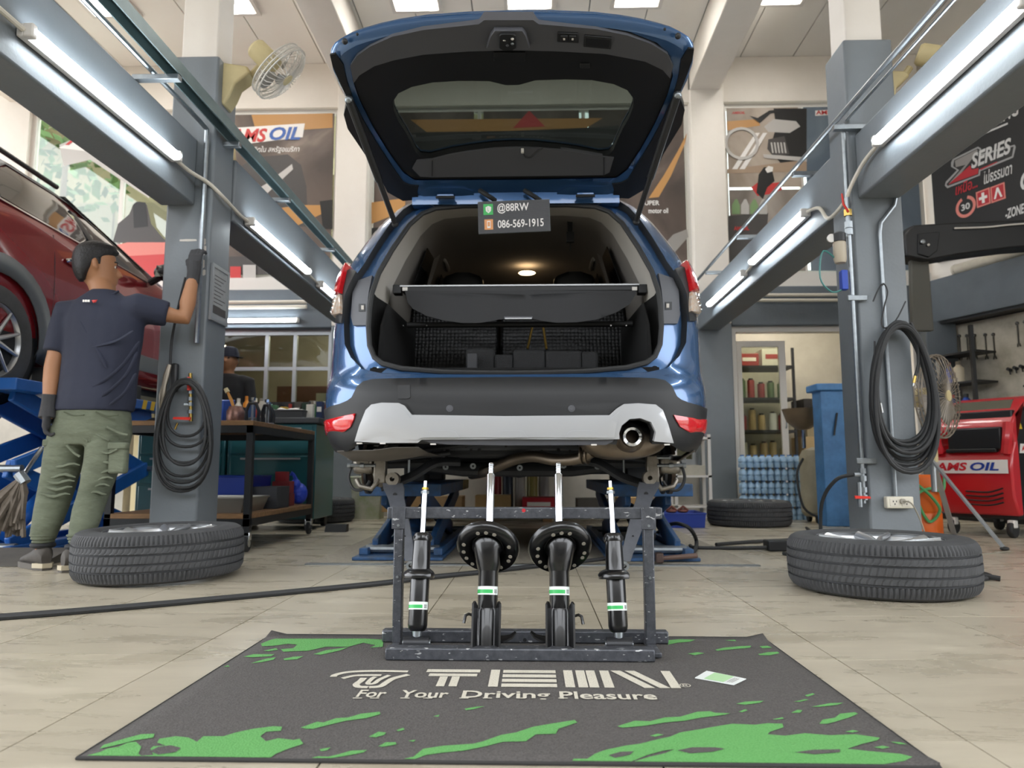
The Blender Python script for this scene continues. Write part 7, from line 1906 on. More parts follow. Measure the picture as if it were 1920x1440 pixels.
# glazed door opening at the right
WN[0] += 1
x0_, x1_ = 2.19, 4.2
dr = thing('door_1', 'white framed sliding glass door at the right rear', 'door', ((x0_ + x1_) / 2, 8.05, 0), kind='structure')
B2((x0_, 7.98, 0), (x0_ + .05, 8.1, 2.06)).build('jamb', M_FRAME, dr); B2((x1_ - .05, 7.98, 0), (x1_, 8.1, 2.06)).build('jamb', M_FRAME, dr); B2((x0_ + .05, 7.98, 2.0), (x1_ - .05, 8.1, 2.06)).build('header', M_FRAME, dr)
lf = thing('sliding_door', 'narrow white framed glass door leaf standing open', 'door', (2.5, 8.12, 0))
a = at(1380, 640, 8.15); c = at(1470, 640, 8.15)
for (xa, xb, za, zb) in ((a.x, a.x + .05, 0, a.z), (c.x - .07, c.x, 0, a.z), (a.x + .05, c.x - .07, a.z - .07, a.z), (a.x + .05, c.x - .07, .0, .1)): B2((xa, 8.13, za + .004), (xb, 8.17, zb)).build('leaf_frame', M_FRAME, lf)
B2((a.x + .05, 8.147, .1), (c.x - .07, 8.153, a.z - .07)).build('pane', M_DGLASS, lf)
MB().tube([(c.x - .03, 8.11, .95), (c.x - .03, 8.09, .97), (c.x - .03, 8.09, 1.13), (c.x - .03, 8.11, 1.15)], .008, 6).build('handle', M_STEEL, lf)
# store room behind it: shelves with tins, grey back wall
struct_box('wall_store', (1.9, 9.9, -.003), (5.3, 10.0, 2.64), mat('store_wall', '9b978c', .8, noise=(2, .5), col2='77736a'), 'grey store room wall behind the glass door')
sh_ = thing('storage_shelf', 'dark storage shelf behind the sliding glass door', 'shelf', (2.75, 9.3, 0))
for z in (.55, .95, 1.35, 1.75): B2((2.3, 9.05, z), (3.25, 9.5, z + .03)).build('shelf_board', M_CBLACK, sh_)
for x in (2.3, 3.22): B2((x, 9.05, 0), (x + .03, 9.08, 2.0)).build('post', M_CBLACK, sh_); B2((x, 9.47, 0), (x + .03, 9.5, 2.0)).build('post', M_CBLACK, sh_)
rnd = random.Random(4)
cols = ['b9b3a2', '8e2f2c', 'd0ccc0', '3f4a57', 'a8916a', '4a5e3f', 'cfcfcf', '7b2a2e']
def tin(name, c, r, h, col, label, group, cat='tin', lid=True, n=12):
    t = thing(name, label, cat, c, group=group)
    MB().lathe([(0, 0), (r, 0), (r, h * .96), (r * .9, h), (0, h)], n, Matrix.Translation(c)).build('can_body', mat('tin_' + col, col, .4), t)
    if lid: MB().lathe([(r * .6, h), (r * .62, h + .02), (0, h + .02)], n, Matrix.Translation(c)).build('lid', M_BLACK, t)
    return t
for zi, z in enumerate((.58, .98, 1.38)):
    for k in range(7):
        tin('oil_tin', (2.38 + k * .12 + rnd.uniform(-.01, .01), 9.15, z), .045, rnd.uniform(.16, .26), rnd.choice(cols), '%s tin from the left on the %s board of the storage shelf' % (['first', 'second', 'third', 'fourth', 'fifth', 'sixth', 'seventh'][k], ['lowest', 'second', 'third'][zi]), 'tins on the storage shelf')
def carton(c, s, col, label, cat='box', rz=0, name='carton', group=None, tape=True):
    t = thing(name, label, cat, c, rz, group=group)
    MB().box((0, 0, s[2] / 2), s).build('box_body', mat('carton_' + col, col, .75, noise=(9, .25)), t, world=False, bevel=.003)
    if tape: MB().box((0, -s[1] / 2 - .0005, s[2] * .55), (s[0] * .7, .001, s[2] * .28)).build('printed_panel', mat('carton_print_' + col, 'd9d4ca' if col != 'd0ccc0' else '8e2f2c', .6), t, world=False)
    return t
for k, (x, w, h, c) in enumerate(((2.45, .26, .2, 'd0ccc0'), (2.72, .24, .16, '8e2f2c'), (3.02, .28, .22, 'd0ccc0'))):
    carton((x, 9.28, 1.781), (w, .3, h), c, ['cream carton at the left end of the top storage shelf', 'red carton in the middle of the top storage shelf', 'cream carton at the right end of the top storage shelf'][k])
for k, (x, z, w, h, c) in enumerate(((3.6, .0, .5, .9, 'a8916a'), (3.62, .901, .45, .35, '8a7d62'), (3.62, 1.252, .5, .12, '23201f'))):
    carton((x, 9.35, z + .001 if k == 0 else z), (w, .45, h), c, ['tall brown carton on the store room floor', 'brown carton stacked on the tall one in the store room', 'black bundle on top of the store room cartons'][k], tape=False)
# office clutter behind the left window: chairs, papers
for k, (x, h, c) in enumerate(((-2.45, .38, 'c6bda6'), (-2.6, .25, '9a8f7a'), (-2.3, .22, 'd0ccc0'))):
    carton((x, 8.5, 1.001), (.13, .2, h), c, ['tall cream file box behind the office window', 'brown file box behind the office window', 'small white box behind the office window'][k], tape=False)
B2((-3.5, 8.3, .96), (-2.25, 8.8, 1.0)).build('office_desk', mat('desk_top', '8a8172', .6), label='desk top behind the left office window', cat='desk')
o_ = bpy.data.objects['office_desk']
for x in (-3.45, -2.3): B2((x, 8.35, .001), (x + .05, 8.75, .96)).build('desk_leg', M_ALU, o_)
# slanting tube lights inside the office; last two added to brighten the rooms
for k, (xa, za, xb, zb) in enumerate(((-3.0, 2.35, -2.55, 2.35), (-.5, 2.45, .7, 2.45), (2.6, 2.4, 3.8, 2.4), (-2.6, 2.4, -1.4, 2.4), (2.3, 2.4, 3.5, 2.4))):
    batten((xa, (9.2, 9.2, 9.0, 10.4, 8.6)[k], 2.63), (xb, (9.4, 9.2, 9.0, 10.4, 8.6)[k], 2.63), ['slanting tube light on the ceiling of the left office', 'tube light on the ceiling behind the blue car', 'rear tube light on the store room ceiling', 'added far tube light at the back of the left office', 'added front tube light on the store room ceiling'][k], (0, 0, -1), mat('office_tube', 'fff6e6', .4, emit=70))
# ================================================================== rolling bench by the left pillar
M_BENCH = mat('black_steel_frame', '26282a', .5, .3)
M_WOOD = mat('worn_plywood', '8d6a45', .7, noise=(8, .7), col2='5d452e', stretch=(1, 6, 6))
BX0, BX1, BY0, BY1, BT = -2.62, -1.72, 4.46, 5.75, .80
bench = thing('rolling_bench', 'rolling steel work bench with wooden shelves behind the left pillar', 'bench', ((BX0 + BX1) / 2, (BY0 + BY1) / 2, 0))
for z, nm in ((BT - .03, 'bench_top'), (.20, 'lower_shelf')): B2((BX0, BY0, z), (BX1, BY1, z + .03)).build(nm, M_WOOD, bench, bevel=.003)
for z in (BT - .075, .155):
    for (a, b_) in (((BX0, BY0, z), (BX1, BY0 + .035, z + .045)), ((BX0, BY1 - .035, z), (BX1, BY1, z + .045)), ((BX1 - .035, BY0 + .035, z), (BX1, BY1 - .035, z + .045)), ((BX0, BY0 + .035, z), (BX0 + .035, BY1 - .035, z + .045))):
        B2(a, b_).build('rail', M_BENCH, bench)
for x in (BX0 + .02, BX1 - .02):
    for y in (BY0 + .02, BY1 - .02):
        B2((x - .02, y - .02, .10), (x + .02, y + .02, BT - .03)).build('leg', M_BENCH, bench)
        cs = MB().lathe([(0, -.014), (.045, -.014), (.05, -.01), (.05, .01), (.045, .014), (0, .014)], 18, Matrix.Translation((x, y, .051)) @ Matrix.Rotation(PI / 2, 4, 'Y')).build('castor', M_RUBBER, bench)
        MB().lathe([(0, -.018), (.022, -.018), (.022, .018), (0, .018)], 12, Matrix.Translation((x, y, .051)) @ Matrix.Rotation(PI / 2, 4, 'Y')).build('castor_hub', M_CHROME, cs)
        B2((x - .024, y - .02, .07), (x + .024, y + .02, .12)).build('castor_fork', M_CHROME, cs, bevel=.004)
zS = .23
def tray(name, x0, x1, y0, y1, z, h, m, label, cat, taper=.02, rim=.012):
    t = thing(name, label, cat, ((x0 + x1) / 2, (y0 + y1) / 2, z))
    b = MB(); ins = taper
    R0 = [(x0 + ins, y0 + ins), (x1 - ins, y0 + ins), (x1 - ins, y1 - ins), (x0 + ins, y1 - ins)]; R1 = [(x0, y0), (x1, y0), (x1, y1), (x0, y1)]
    Ri = [(x0 + .006, y0 + .006), (x1 - .006, y0 + .006), (x1 - .006, y1 - .006), (x0 + .006, y1 - .006)]; Rb = [(x0 + ins + .006, y0 + ins + .006), (x1 - ins - .006, y0 + ins + .006), (x1 - ins - .006, y1 - ins - .006), (x0 + ins + .006, y1 - ins - .006)]
    b.loft([[Vector((*p, z)) for p in R0], [Vector((*p, z + h)) for p in R1], [Vector((*p, z + h)) for p in Ri], [Vector((*p, z + .006)) for p in Rb]])
    b.build('tub', m, t)
    MB().tube([(x0, y0, z + h), (x1, y0, z + h), (x1, y1, z + h), (x0, y1, z + h)], rim * .6, 6, closed=True).build('rim', m, t)
    return t
M_BTRAY = mat('blue_crate_plastic', '1d3a94', .45)
tray('metal_tray', -2.35, -1.78, 4.52, 4.95, zS + .001, .09, mat('aluminium_tray', '9b9a94', .4, .8), 'shallow aluminium tray on the lower bench shelf', 'tray', .03)
tray('blue_crate', -2.5, -1.93, 4.98, 5.4, zS + .001, .22, M_BTRAY, 'dark blue plastic crate on the lower bench shelf', 'crate', .015)
carton((-1.86, 5.46, zS + .001), (.14, .12, .09), '7a2a2a', 'lower dark red box on the bench shelf', tape=False)
carton((-1.86, 5.46, zS + .092), (.13, .11, .09), '8a3030', 'middle dark red box on the bench shelf', tape=False)
carton((-1.87, 5.46, zS + .183), (.08, .08, .07), 'a02f33', 'small red box on top of the dark red boxes', tape=False)
carton((-1.84, 5.16, zS + .001), (.17, .26, .15), '3a3c40', 'charcoal box on the lower bench shelf', tape=False)
t = thing('blue_bag', 'crumpled bright blue plastic bag on the bench shelf', 'bag', (-1.80, 5.64, zS + .001))
b = MB(); b.sphere((-1.80, 5.64, zS + .085), (.07, .06, .083), 14, 10); b.sphere((-1.815, 5.61, zS + .15), (.04, .035, .05), 12, 8); bg_o = b.build('bag_body', mat('bag_blue', '2f4fcf', .35, bump=(40, 1.0)), t)
MB().tube([(-1.815, 5.61, zS + .19), (-1.83, 5.60, zS + .23), (-1.85, 5.59, zS + .24)], [.018, .012, .02], 8).build('bag_knot', MATS['bag_blue'], t)
# things on the bench top
ZT = BT + .001
t = thing('parts_bin', 'blue plastic parts bin at the left of the bench top', 'bin', (-2.05, 4.72, ZT))
b = MB(); b.loft([[Vector((-2.12, 4.64, ZT)), Vector((-1.99, 4.64, ZT)), Vector((-1.99, 4.8, ZT)), Vector((-2.12, 4.8, ZT))], [Vector((-2.13, 4.63, ZT + .14)), Vector((-1.98, 4.63, ZT + .14)), Vector((-1.98, 4.81, ZT + .16)), Vector((-2.13, 4.81, ZT + .16))]]); b.build('bin_shell', mat('bin_blue', '2b55b5', .4), t, bevel=.006)
t = thing('brush_pot', 'coppery pot holding a brush on the bench top', 'pot', (-1.90, 4.62, ZT))
MB().lathe([(0, 0), (.05, 0), (.055, .02), (.055, .07), (.045, .085), (.04, .1)], 18, Matrix.Translation((-1.90, 4.62, ZT))).build('pot_body', mat('copper_pot', '9a7366', .4, .6, noise=(20, .7), col2='55433d'), t)
MB().tube([(-1.90, 4.62, ZT + .06), (-1.93, 4.62, ZT + .14), (-1.955, 4.62, ZT + .19)], [.009, .011, .008], 8).build('brush_handle', mat('brush_orange', 'c98a35', .5), t)
MB().tube([(-1.955, 4.62, ZT + .19), (-1.97, 4.62, ZT + .215)], [.016, .014], 8).build('bristles', mat('bristle', 'cdbf98', .9), t)
for k, (x, y, a_) in enumerate(((-1.84, 4.75, .3), (-1.80, 4.9, -.4), (-1.86, 5.1, .8))):
    t = thing('clamp_tool', ['black spring compressor nearest on the bench top', 'middle black spring compressor on the bench top', 'rear black spring compressor on the bench top'][k], 'tool', (x, y, ZT), a_)
    MB().tube([(-.035, 0, .012), (-.04, 0, .08), (-.02, 0, .13), (.02, 0, .13), (.04, 0, .08), (.035, 0, .012)], .012, 8).build('jaw', M_BLACK, t, world=False)
    MB().tube([(0, 0, .01), (0, 0, .16)], .008, 8).build('spindle', M_STEEL, t, world=False)
    MB().lathe([(0, 0), (.016, 0), (.016, .02), (0, .02)], 6, Matrix.Translation((0, 0, .15))).build('nut', M_CHROME, t, world=False)
    MB().box((0, 0, .005), (.1, .04, .01)).build('foot', M_STEEL, t, world=False, bevel=.002)
# ------------------------------------------------------------------ teal tool cabinets
M_TEAL = mat('teal_cabinet', '1f5c63', .3, .2, coat=.3)
M_DGT = mat('dark_grey_top', '3a3d40', .5)
for k, (x0, x1) in enumerate(((-3.3, -2.56), (-2.54, -1.80))):
    t = thing('tool_cabinet', ['teal steel tool cabinet half hidden by the left pillar', 'teal steel tool cabinet behind the rolling bench'][k], 'cabinet', ((x0 + x1) / 2, 6.35, 0))
    B2((x0, 6.05, .09), (x1, 6.62, .88)).build('body', M_TEAL, t, bevel=.008)
    B2((x0 - .005, 6.02, .88), (x1 + .03, 6.65, .93)).build('worktop', M_DGT, t, bevel=.008)
    for j in range(3):
        d = B2((x0 + .03, 6.035, .13 + j * .25), (x1 - .03, 6.052, .36 + j * .25)).build('drawer', M_TEAL, t, bevel=.004)
        B2((x0 + .12, 6.022, .33 + j * .25), (x1 - .12, 6.036, .345 + j * .25)).build('pull', M_ALU, d)
    for x in (x0 + .06, x1 - .06):
        for y in (6.1, 6.56):
            MB().lathe([(0, -.018), (.045, -.018), (.045, .018), (0, .018)], 14, Matrix.Translation((x, y, .046)) @ Matrix.Rotation(PI / 2, 4, 'Y')).build('castor', M_RUBBER, t)
# goods on the cabinets: bottles, boxes, tray of rags
ZC = .931
def bottle(c, r, h, col, capc, label, group=None, name='spray_bottle'):
    t = thing(name, label, 'bottle', c, group=group)
    MB().lathe([(0, 0), (r, 0), (r, h * .68), (r * .5, h * .8), (r * .4, h * .86)], 14, Matrix.Translation(c)).build('bottle_body', mat('bt_' + col, col, .35), t)
    MB().lathe([(r * .48, h * .84), (r * .48, h), (0, h)], 12, Matrix.Translation(c)).build('cap', mat('bt_' + capc, capc, .4), t)
    return t
for k, (px, c, cp, lab) in enumerate(((448, 'd9d4c8', 'd9d4c8', 'white spray bottle next to the orange bottle on the tool cabinet'), (463, 'd98a2b', 'd98a2b', 'orange bottle on the tool cabinet'), (480, 'c0392f', 'd9d4c8', 'red bottle on the tool cabinet'), (490, 'cfc9ba', '8a8172', 'cream bottle right of the red bottle on the tool cabinet'))):
    x = at(px, 740, 6.45).x; bottle((x, 6.45, ZC), .03, .2 + .02 * (k == 1), c, cp, lab)
rnd = random.Random(11)
pal = ['2b2d30', '35507a', '8e2f2c', 'c9c4b6', '3e6a4a', 'b8952f', '4f4a45', '223a2e', '7c7467', 'd9d4c8', '1f2f55']
labs = ['black', 'denim blue', 'brick red', 'cream', 'leaf green', 'mustard', 'umber', 'bottle green', 'taupe', 'white', 'navy']
for k in range(11):
    px = 452 + k * 14.5; x = at(px, 760, 6.2).x
    if k in (6, 7, 8): y_ = 6.5
    else: y_ = 6.2 + .06 * (k % 3)
    h = [.10, .13, .09, .15, .12, .11, .17, .16, .18, .12, .15][k]
    carton((x, y_, ZC), (.055, .07, h), pal[k], labs[k] + ' parts box in the row along the tool cabinet top', tape=k % 2 == 0, name='parts_box')
tray('rag_tray', at(520, 760, 6.15).x, at(575, 760, 6.15).x, 6.05, 6.26, ZC, .06, M_DGT, 'dark tray with a white rag on the tool cabinet', 'tray', .006)
t = thing('white_rag', 'crumpled white rag in the dark tray', 'rag', (at(547, 750, 6.15).x, 6.15, ZC + .03))
b = MB(); xr_ = at(547, 750, 6.15).x
for k in range(7): b.sphere((xr_ - .09 + k * .03, 6.15 + .02 * math.sin(k * 2.1), ZC + .062 + .008 * math.cos(k * 1.7)), (.03, .05, .022), 10, 6)
o = b.build('cloth', mat('rag_white', 'd9d6d0', .9), t); remesh(o, .008, 3)
for k in range(7):
    px = 580 + k * 9; c = ['9c2f33', '3f6a3c', 'c9c4b6', '7a3a2c', '2f5d3a', 'd0b040', 'c4c0b6'][k]
    bottle((at(px, 780, 6.42).x, 6.42, ZC), .018, .17, c, ['2b2d30', 'c9c4b6'][k % 2], ['crimson', 'green', 'white', 'rust', 'dark green', 'yellow', 'grey'][k] + ' slim bottle at the right end of the tool cabinet')
# tall back boards of tools on the far cabinet edge
t = thing('tool_rack', 'low black tool rack along the back of the cabinets', 'rack', (-2.5, 6.6, ZC))
B2((-3.2, 6.585, ZC), (-1.85, 6.60, ZC + .18)).build('rack_back', M_BLACK, t)
for k in range(14): MB().tube([(-3.1 + k * .09, 6.575, ZC + .05), (-3.1 + k * .09, 6.57, ZC + .16)], [.012, .018], 6).build('tool_handle', mat('th%d' % (k % 4), ['7fa59a', '2b2d30', 'b0453c', 'c9c4b6'][k % 4], .4), t)

# ================================================================== second worker behind the pillar
wk = thing('person', 'worker in a dark cap and black shirt half hidden behind the left pillar', 'person', (-3.02, 7.15, 0))
wx, wy = -3.0, 7.1
b = MB()
for s in (-1, 1):
    b.tube([(wx + s * .09, wy, .85), (wx + s * .1, wy - .02, .48), (wx + s * .1, wy, .09), (wx + s * .1, wy - .0, .04)], [.08, .058, .042, .045], 12)
    b.tube([(wx + s * .1, wy + .05, .035), (wx + s * .1, wy - .15, .03)], [.04, .035], 10)
    b.tube([(wx + s * .12, wy, 1.36), (wx + s * .2, wy, 1.34), (wx + s * .235, wy - .02, 1.08), (wx + s * .2, wy - .2, .97), (wx + s * .17, wy - .27, .97)], [.055, .056, .042, .032, .036], 12)
    for f in range(4): b.tube([(wx + s * (.19 - f * .016), wy - .27, .972), (wx + s * (.19 - f * .016), wy - .33, .955), (wx + s * (.188 - f * .016), wy - .345, .925)], [.010, .009, .008], 6)
    b.tube([(wx + s * .15, wy - .25, .97), (wx + s * .12, wy - .29, .96), (wx + s * .115, wy - .315, .945)], [.012, .010, .009], 6)
b.loft([ell(None, (wx, wy), .15, .1, .82), ell(None, (wx, wy), .145, .1, .95), ell(None, (wx, wy), .15, .1, 1.15), ell(None, (wx, wy), .175, .1, 1.3), ell(None, (wx, wy), .15, .08, 1.39), ell(None, (wx, wy), .06, .055, 1.43)])
b.tube([(wx, wy, 1.38), (wx, wy - .01, 1.5)], [.055, .05], 12)
b.sphere((wx, wy - .01, 1.57), (.076, .095, .115), 16, 12); b.tube([(wx + .0, wy - .1, 1.575), (wx, wy - .125, 1.545)], [.01, .013], 8)
for s in (-1, 1): b.sphere((wx + s * .078, wy, 1.56), (.012, .02, .03), 8, 6)
o = b.build('body', M_SKIN, wk); remesh(o, .012, 3)
b = MB(); b.loft([ell(None, (wx, wy), .17, .12, .86), ell(None, (wx, wy), .165, .118, 1.1), ell(None, (wx, wy), .19, .12, 1.3), ell(None, (wx, wy), .165, .1, 1.40), ell(None, (wx, wy), .075, .07, 1.44)])
for s in (-1, 1): b.tube([(wx + s * .12, wy, 1.36), (wx + s * .2, wy, 1.345), (wx + s * .235, wy - .015, 1.13)], [.075, .072, .062], 12)
o = b.build('shirt', mat('black_shirt', '1d1d20', .85), wk); remesh(o, .014, 3)
b = MB()
for s in (-1, 1): b.tube([(wx + s * .085, wy, .86), (wx + s * .1, wy - .02, .48), (wx + s * .1, wy, .1)], [.1, .078, .07], 12)
b.loft([ell(None, (wx, wy), .16, .115, .78), ell(None, (wx, wy), .16, .115, .92)])
o = b.build('trousers', mat('dark_trousers', '2a2d33', .9), wk); remesh(o, .014, 3)
b = MB(); b.lathe([(.09, 0), (.088, .05), (.07, .095), (.03, .112), (.0, .115)], 18, Matrix.Translation((wx, wy - .01, 1.60)) @ Matrix.Scale(1.12, 4, (0, 1, 0)))
cpo = b.build('cap', mat('navy_cap', '202536', .8), wk)
b = MB(); b.loft([[Vector((wx + .08 + .0 * k, wy - .02 + (k - 2) * .04 - .03, 1.605)), Vector((wx + .16 - abs(k - 2) * .02, wy - .03 + (k - 2) * .03 - .03, 1.595))] for k in range(5)], ringclosed=False, caps=False); b.build('cap_peak', MATS['navy_cap'], cpo, solid=.005)
for s in (-1, 1): MB().sphere((wx + s * .028, wy - .098, 1.585), .009, 8, 6).build('eye', MATS['eye_dark'], wk)
b = MB(); b.sphere((wx, wy + .02, 1.575), (.08, .085, .085), 14, 8); b.build('hair', M_HAIR, wk)

# ================================================================== odds and ends on the left
# mop leaning on the lift
t = thing('mop', 'dirty grey mop with a steel handle leaning on the blue lift', 'mop', (-2.83, 4.0, 0))
a = at(80, 838, 4.0); c = at(45, 890, 3.98)
MB().tube([a, c, at(40, 905, 3.97)], .012, 8).build('handle', M_CHROME, t)
b = MB(); rnd = random.Random(2)
top_ = at(42, 895, 3.97)
for k in range(46):
    a_ = rnd.uniform(0, 2 * PI); r_ = rnd.uniform(.02, .13)
    e = Vector((top_.x - .07 + r_ * math.cos(a_) * 1.1, 3.95 + r_ * math.sin(a_) * .6, rnd.uniform(.13, .24)))
    m1 = top_.lerp(e, .5) + Vector((rnd.uniform(-.03, .03), rnd.uniform(-.03, .03), rnd.uniform(0, .05)))
    b.tube([top_, m1, e], [.012, .016, .012], 5)
b.build('strands', mat('mop_strands', '6b6258', .95, noise=(20, .6)), t, kind='stuff')
MB().tube([top_ + Vector((-.02, 0, .02)), top_ + Vector((.02, 0, -.03))], .03, 8).build('clamp', M_STEEL, t)
t = thing('rubber_ramp', 'grey steel ramp plate under the red car lift', 'ramp', (-2.85, 4.0, 0))
b = MB(); b.loft([[(-3.5, 3.78, .002), (-3.5, 4.05, .002), (-3.5, 4.05, .07)], [(-2.55, 3.78, .002), (-2.55, 4.05, .002), (-2.55, 4.05, .07)]]); b.build('ramp_plate', mat('dirty_steel', '6e6a64', .6, .4, noise=(8, .6)), t)
t = thing('water_jug', 'blue water jug on the floor beside the glass blocks', 'jug', (-3.85, 7.4, 0))
MB().lathe([(0, .001), (.1, .001), (.11, .02), (.11, .22), (.09, .27), (.04, .3), (.04, .34), (0, .34)], 18, Matrix.Translation((-3.85, 7.4, 0))).build('jug_body', mat('jug_blue', '3a7ec0', .25), t)
MB().tube([(-3.76, 7.36, .25), (-3.72, 7.33, .22), (-3.72, 7.33, .14), (-3.75, 7.35, .12)], .01, 6).build('grip', MATS['jug_blue'], t)
t = thing('wheel_chock', 'small dark wheel chock on the floor behind the bench', 'chock', (at(630, 1000, 6.0).x, 6.0, 0))
p = at(630, 1000, 5.95); b = MB(); b.loft([[(p.x - .08, 5.9, .001), (p.x - .08, 6.0, .001), (p.x - .08, 6.0, .06), (p.x - .08, 5.93, .06)], [(p.x + .09, 5.9, .001), (p.x + .09, 6.0, .001), (p.x + .09, 6.0, .06), (p.x + .09, 5.93, .06)]]); b.build('chock_block', M_RUBBER, t)
# stained white bin behind the left hub
p = at(692, 925, 7.5)
t = thing('waste_bin', 'paint-stained white bin behind the left hanging link', 'bin', (p.x, 7.5, 0))
b = MB(); b.loft([[(p.x - .13, 7.38, .001), (p.x + .13, 7.38, .001), (p.x + .13, 7.62, .001), (p.x - .13, 7.62, .001)], [(p.x - .155, 7.35, .42), (p.x + .155, 7.35, .42), (p.x + .155, 7.65, .42), (p.x - .155, 7.65, .42)]]); b.build('bin_body', mat('bin_white', 'b9b7aa', .6, noise=(9, .9), col2='8f9a6a'), t)
MB().tube([(p.x - .155, 7.35, .42), (p.x + .155, 7.35, .42), (p.x + .155, 7.65, .42), (p.x - .155, 7.65, .42)], .012, 6, closed=True).build('bin_rim', MATS['bin_white'], t)
# boxes and cans on a pallet seen under the car
plt = thing('pallet', 'low wooden pallet holding boxes behind the blue car', 'pallet', (.2, 7.4, 0))
for k in range(5): B2((-1.2, 7.05 + k * .16, .07), (1.4, 7.15 + k * .16, .09)).build('slat', M_WOOD, plt)
for x in (-1.15, .1, 1.3): B2((x, 7.05, .001), (x + .09, 7.79, .07)).build('bearer', M_WOOD, plt)
zz = .091
specs = [(760, .42, .17, 'b08d5e', 'brown cardboard box behind the left shock absorber'), (840, .3, .15, 'a98a62', 'small brown carton beside the left lift'), (925, .34, .16, 'b3925f', 'brown cardboard box behind the left strut'), (1010, .32, .14, 'b5202c', 'red and white carton between the two struts'), (1110, .3, .13, '55504a', 'dark carton behind the right strut'), (1190, .34, .14, 'b08d5e', 'brown carton behind the right shock absorber')]
for (px, w, h, c, lab) in specs:
    x = at(px, 930, 7.2).x; carton((x, 7.25, zz), (w, .3, h), c, lab, tape=c == 'b5202c')
cs_ = [(940, 'a02a30', 'dark red'), (962, '3b4656', 'slate blue'), (985, 'c9c5bd', 'silver'), (1008, 'a39a55', 'olive gold'), (1030, '9d9a96', 'grey')]
for k, (px, c, lab) in enumerate(cs_):
    x = at(px - 10, 900, 7.55).x; tin('oil_tin', (x, 7.58, zz), .055, .42, c, lab + ' tall tin behind the boxes under the car', None)
# ================================================================== right rear: bottles, drainer, post
M_WATER = mat('water_bottle_blue', '8fb4d4', .12, noise=(30, .5), col2='c6d8e6', coat=.6)
M_FILM = glass('shrink_film', 'dfeaf2', .05)
def water_pack(x, y, z, nx, ny, label, r=.033, h=.128):
    t = thing('water_pack', label, 'bottle pack', (x, y, z), group='packs of water bottles')
    me = None
    for i in range(nx):
        for j in range(ny):
            if me is None:
                o = MB().lathe([(0, 0), (r * .95, 0), (r, .006), (r, h * .32), (r * .86, h * .36), (r * .86, h * .42), (r, h * .46), (r, h * .68), (r * .55, h * .86), (r * .32, h * .9), (r * .32, h * .97)], 12).build('bottle', M_WATER, t, world=False); me = o.data
                cap = MB().lathe([(r * .38, h * .93), (r * .38, h), (0, h)], 10).build('bottle_cap', mat('cap_blue', '3f74b5', .4), o, world=False); cm = cap.data
            else:
                o = bpy.data.objects.new('bottle', me); link(o, t)
                cap = bpy.data.objects.new('bottle_cap', cm); link(cap, o)
            o.location = ((i + .5) * r * 2.03, (j + .5) * r * 2.03, 0)
    return t
wp0 = at(1386, 900, 7.5).x
rows = [(0, 6), (0, 6), (0, 6), (0, 6), (0, 4)]
lay = ['bottom', 'second', 'third', 'fourth', 'top']
for L in range(5):
    z = .001 + L * .129
    n1 = 5 if L < 4 else 4
    water_pack(wp0, 7.42, z, 5, 2, 'blue water bottle pack in the %s layer, left of the stack by the door' % lay[L])
    water_pack(wp0 + .338, 7.42, z, n1, 2, 'blue water bottle pack in the %s layer, right of the stack by the door' % lay[L])
# narrow blue steel housing
px_b = at(1567, 900, 6.62).x
t = thing('blue_housing', 'tall narrow blue steel housing beside the right pillar', 'housing', (px_b, 6.7, 0))
B2((px_b - .105, 6.6, .001), (px_b + .105, 6.8, 1.22)).build('housing_body', mat('housing_blue', '4d86bd', .45, noise=(7, .7), col2='355f8c'), t, bevel=.006)
B2((px_b - .15, 6.57, 1.20), (px_b + .12, 6.83, 1.265)).build('cap_plate', MATS['housing_blue'], t, bevel=.012)
MB().tube([(px_b + .03, 6.59, 1.0), (px_b + .0, 6.58, .86), (px_b - .01, 6.58, .8)], .008, 6).build('drain_hose', M_RUBBER, t)
# waste oil drainer
xd = at(1512, 780, 7.0).x
t = thing('oil_drainer', 'waste oil drainer with a brown bowl and cream tank', 'oil drainer', (xd, 7.1, 0))
zb0 = at(1512, 805, 7.0).z
MB().lathe([(.03, zb0), (.07, zb0 + .01), (.15, zb0 + .08), (.185, zb0 + .19), (.19, zb0 + .2), (.18, zb0 + .2), (.14, zb0 + .1), (.03, zb0 + .03)], 24, Matrix.Translation((xd, 7.1, 0))).build('bowl', mat('drainer_bowl', '7d6a52', .4, noise=(6, .5)), t)
MB().cyl((xd, 7.1, zb0 + .02), (xd, 7.1, .7), .02, 10).build('stem', M_CHROME, t)
MB().lathe([(0, .06), (.14, .06), (.17, .1), (.17, .62), (.14, .68), (.05, .71), (0, .71)], 24, Matrix.Translation((xd + .12, 7.08, 0))).build('tank', mat('tank_cream', 'a39a82', .5, noise=(5, .4)), t)
for a_ in (0, 2.1, 4.2): MB().lathe([(0, -.015), (.04, -.015), (.04, .015), (0, .015)], 12, Matrix.Translation((xd + .12 + .13 * math.cos(a_), 7.08 + .13 * math.sin(a_), .042)) @ Matrix.Rotation(PI / 2, 4, 'Y')).build('castor', M_RUBBER, t)
MB().tube([(xd + .12, 7.2, .6), (xd + .3, 7.22, .8), (xd + .32, 7.2, 1.0)], .012, 8).build('push_handle', M_STEEL, t)
MB().tube(catmull([(xd - .05, 7.0, .6), (xd - .13, 6.95, .45), (xd - .1, 6.9, .15), (xd + .05, 6.85, .05)], 5), .012, 8).build('suction_hose', M_RUBBER, t)
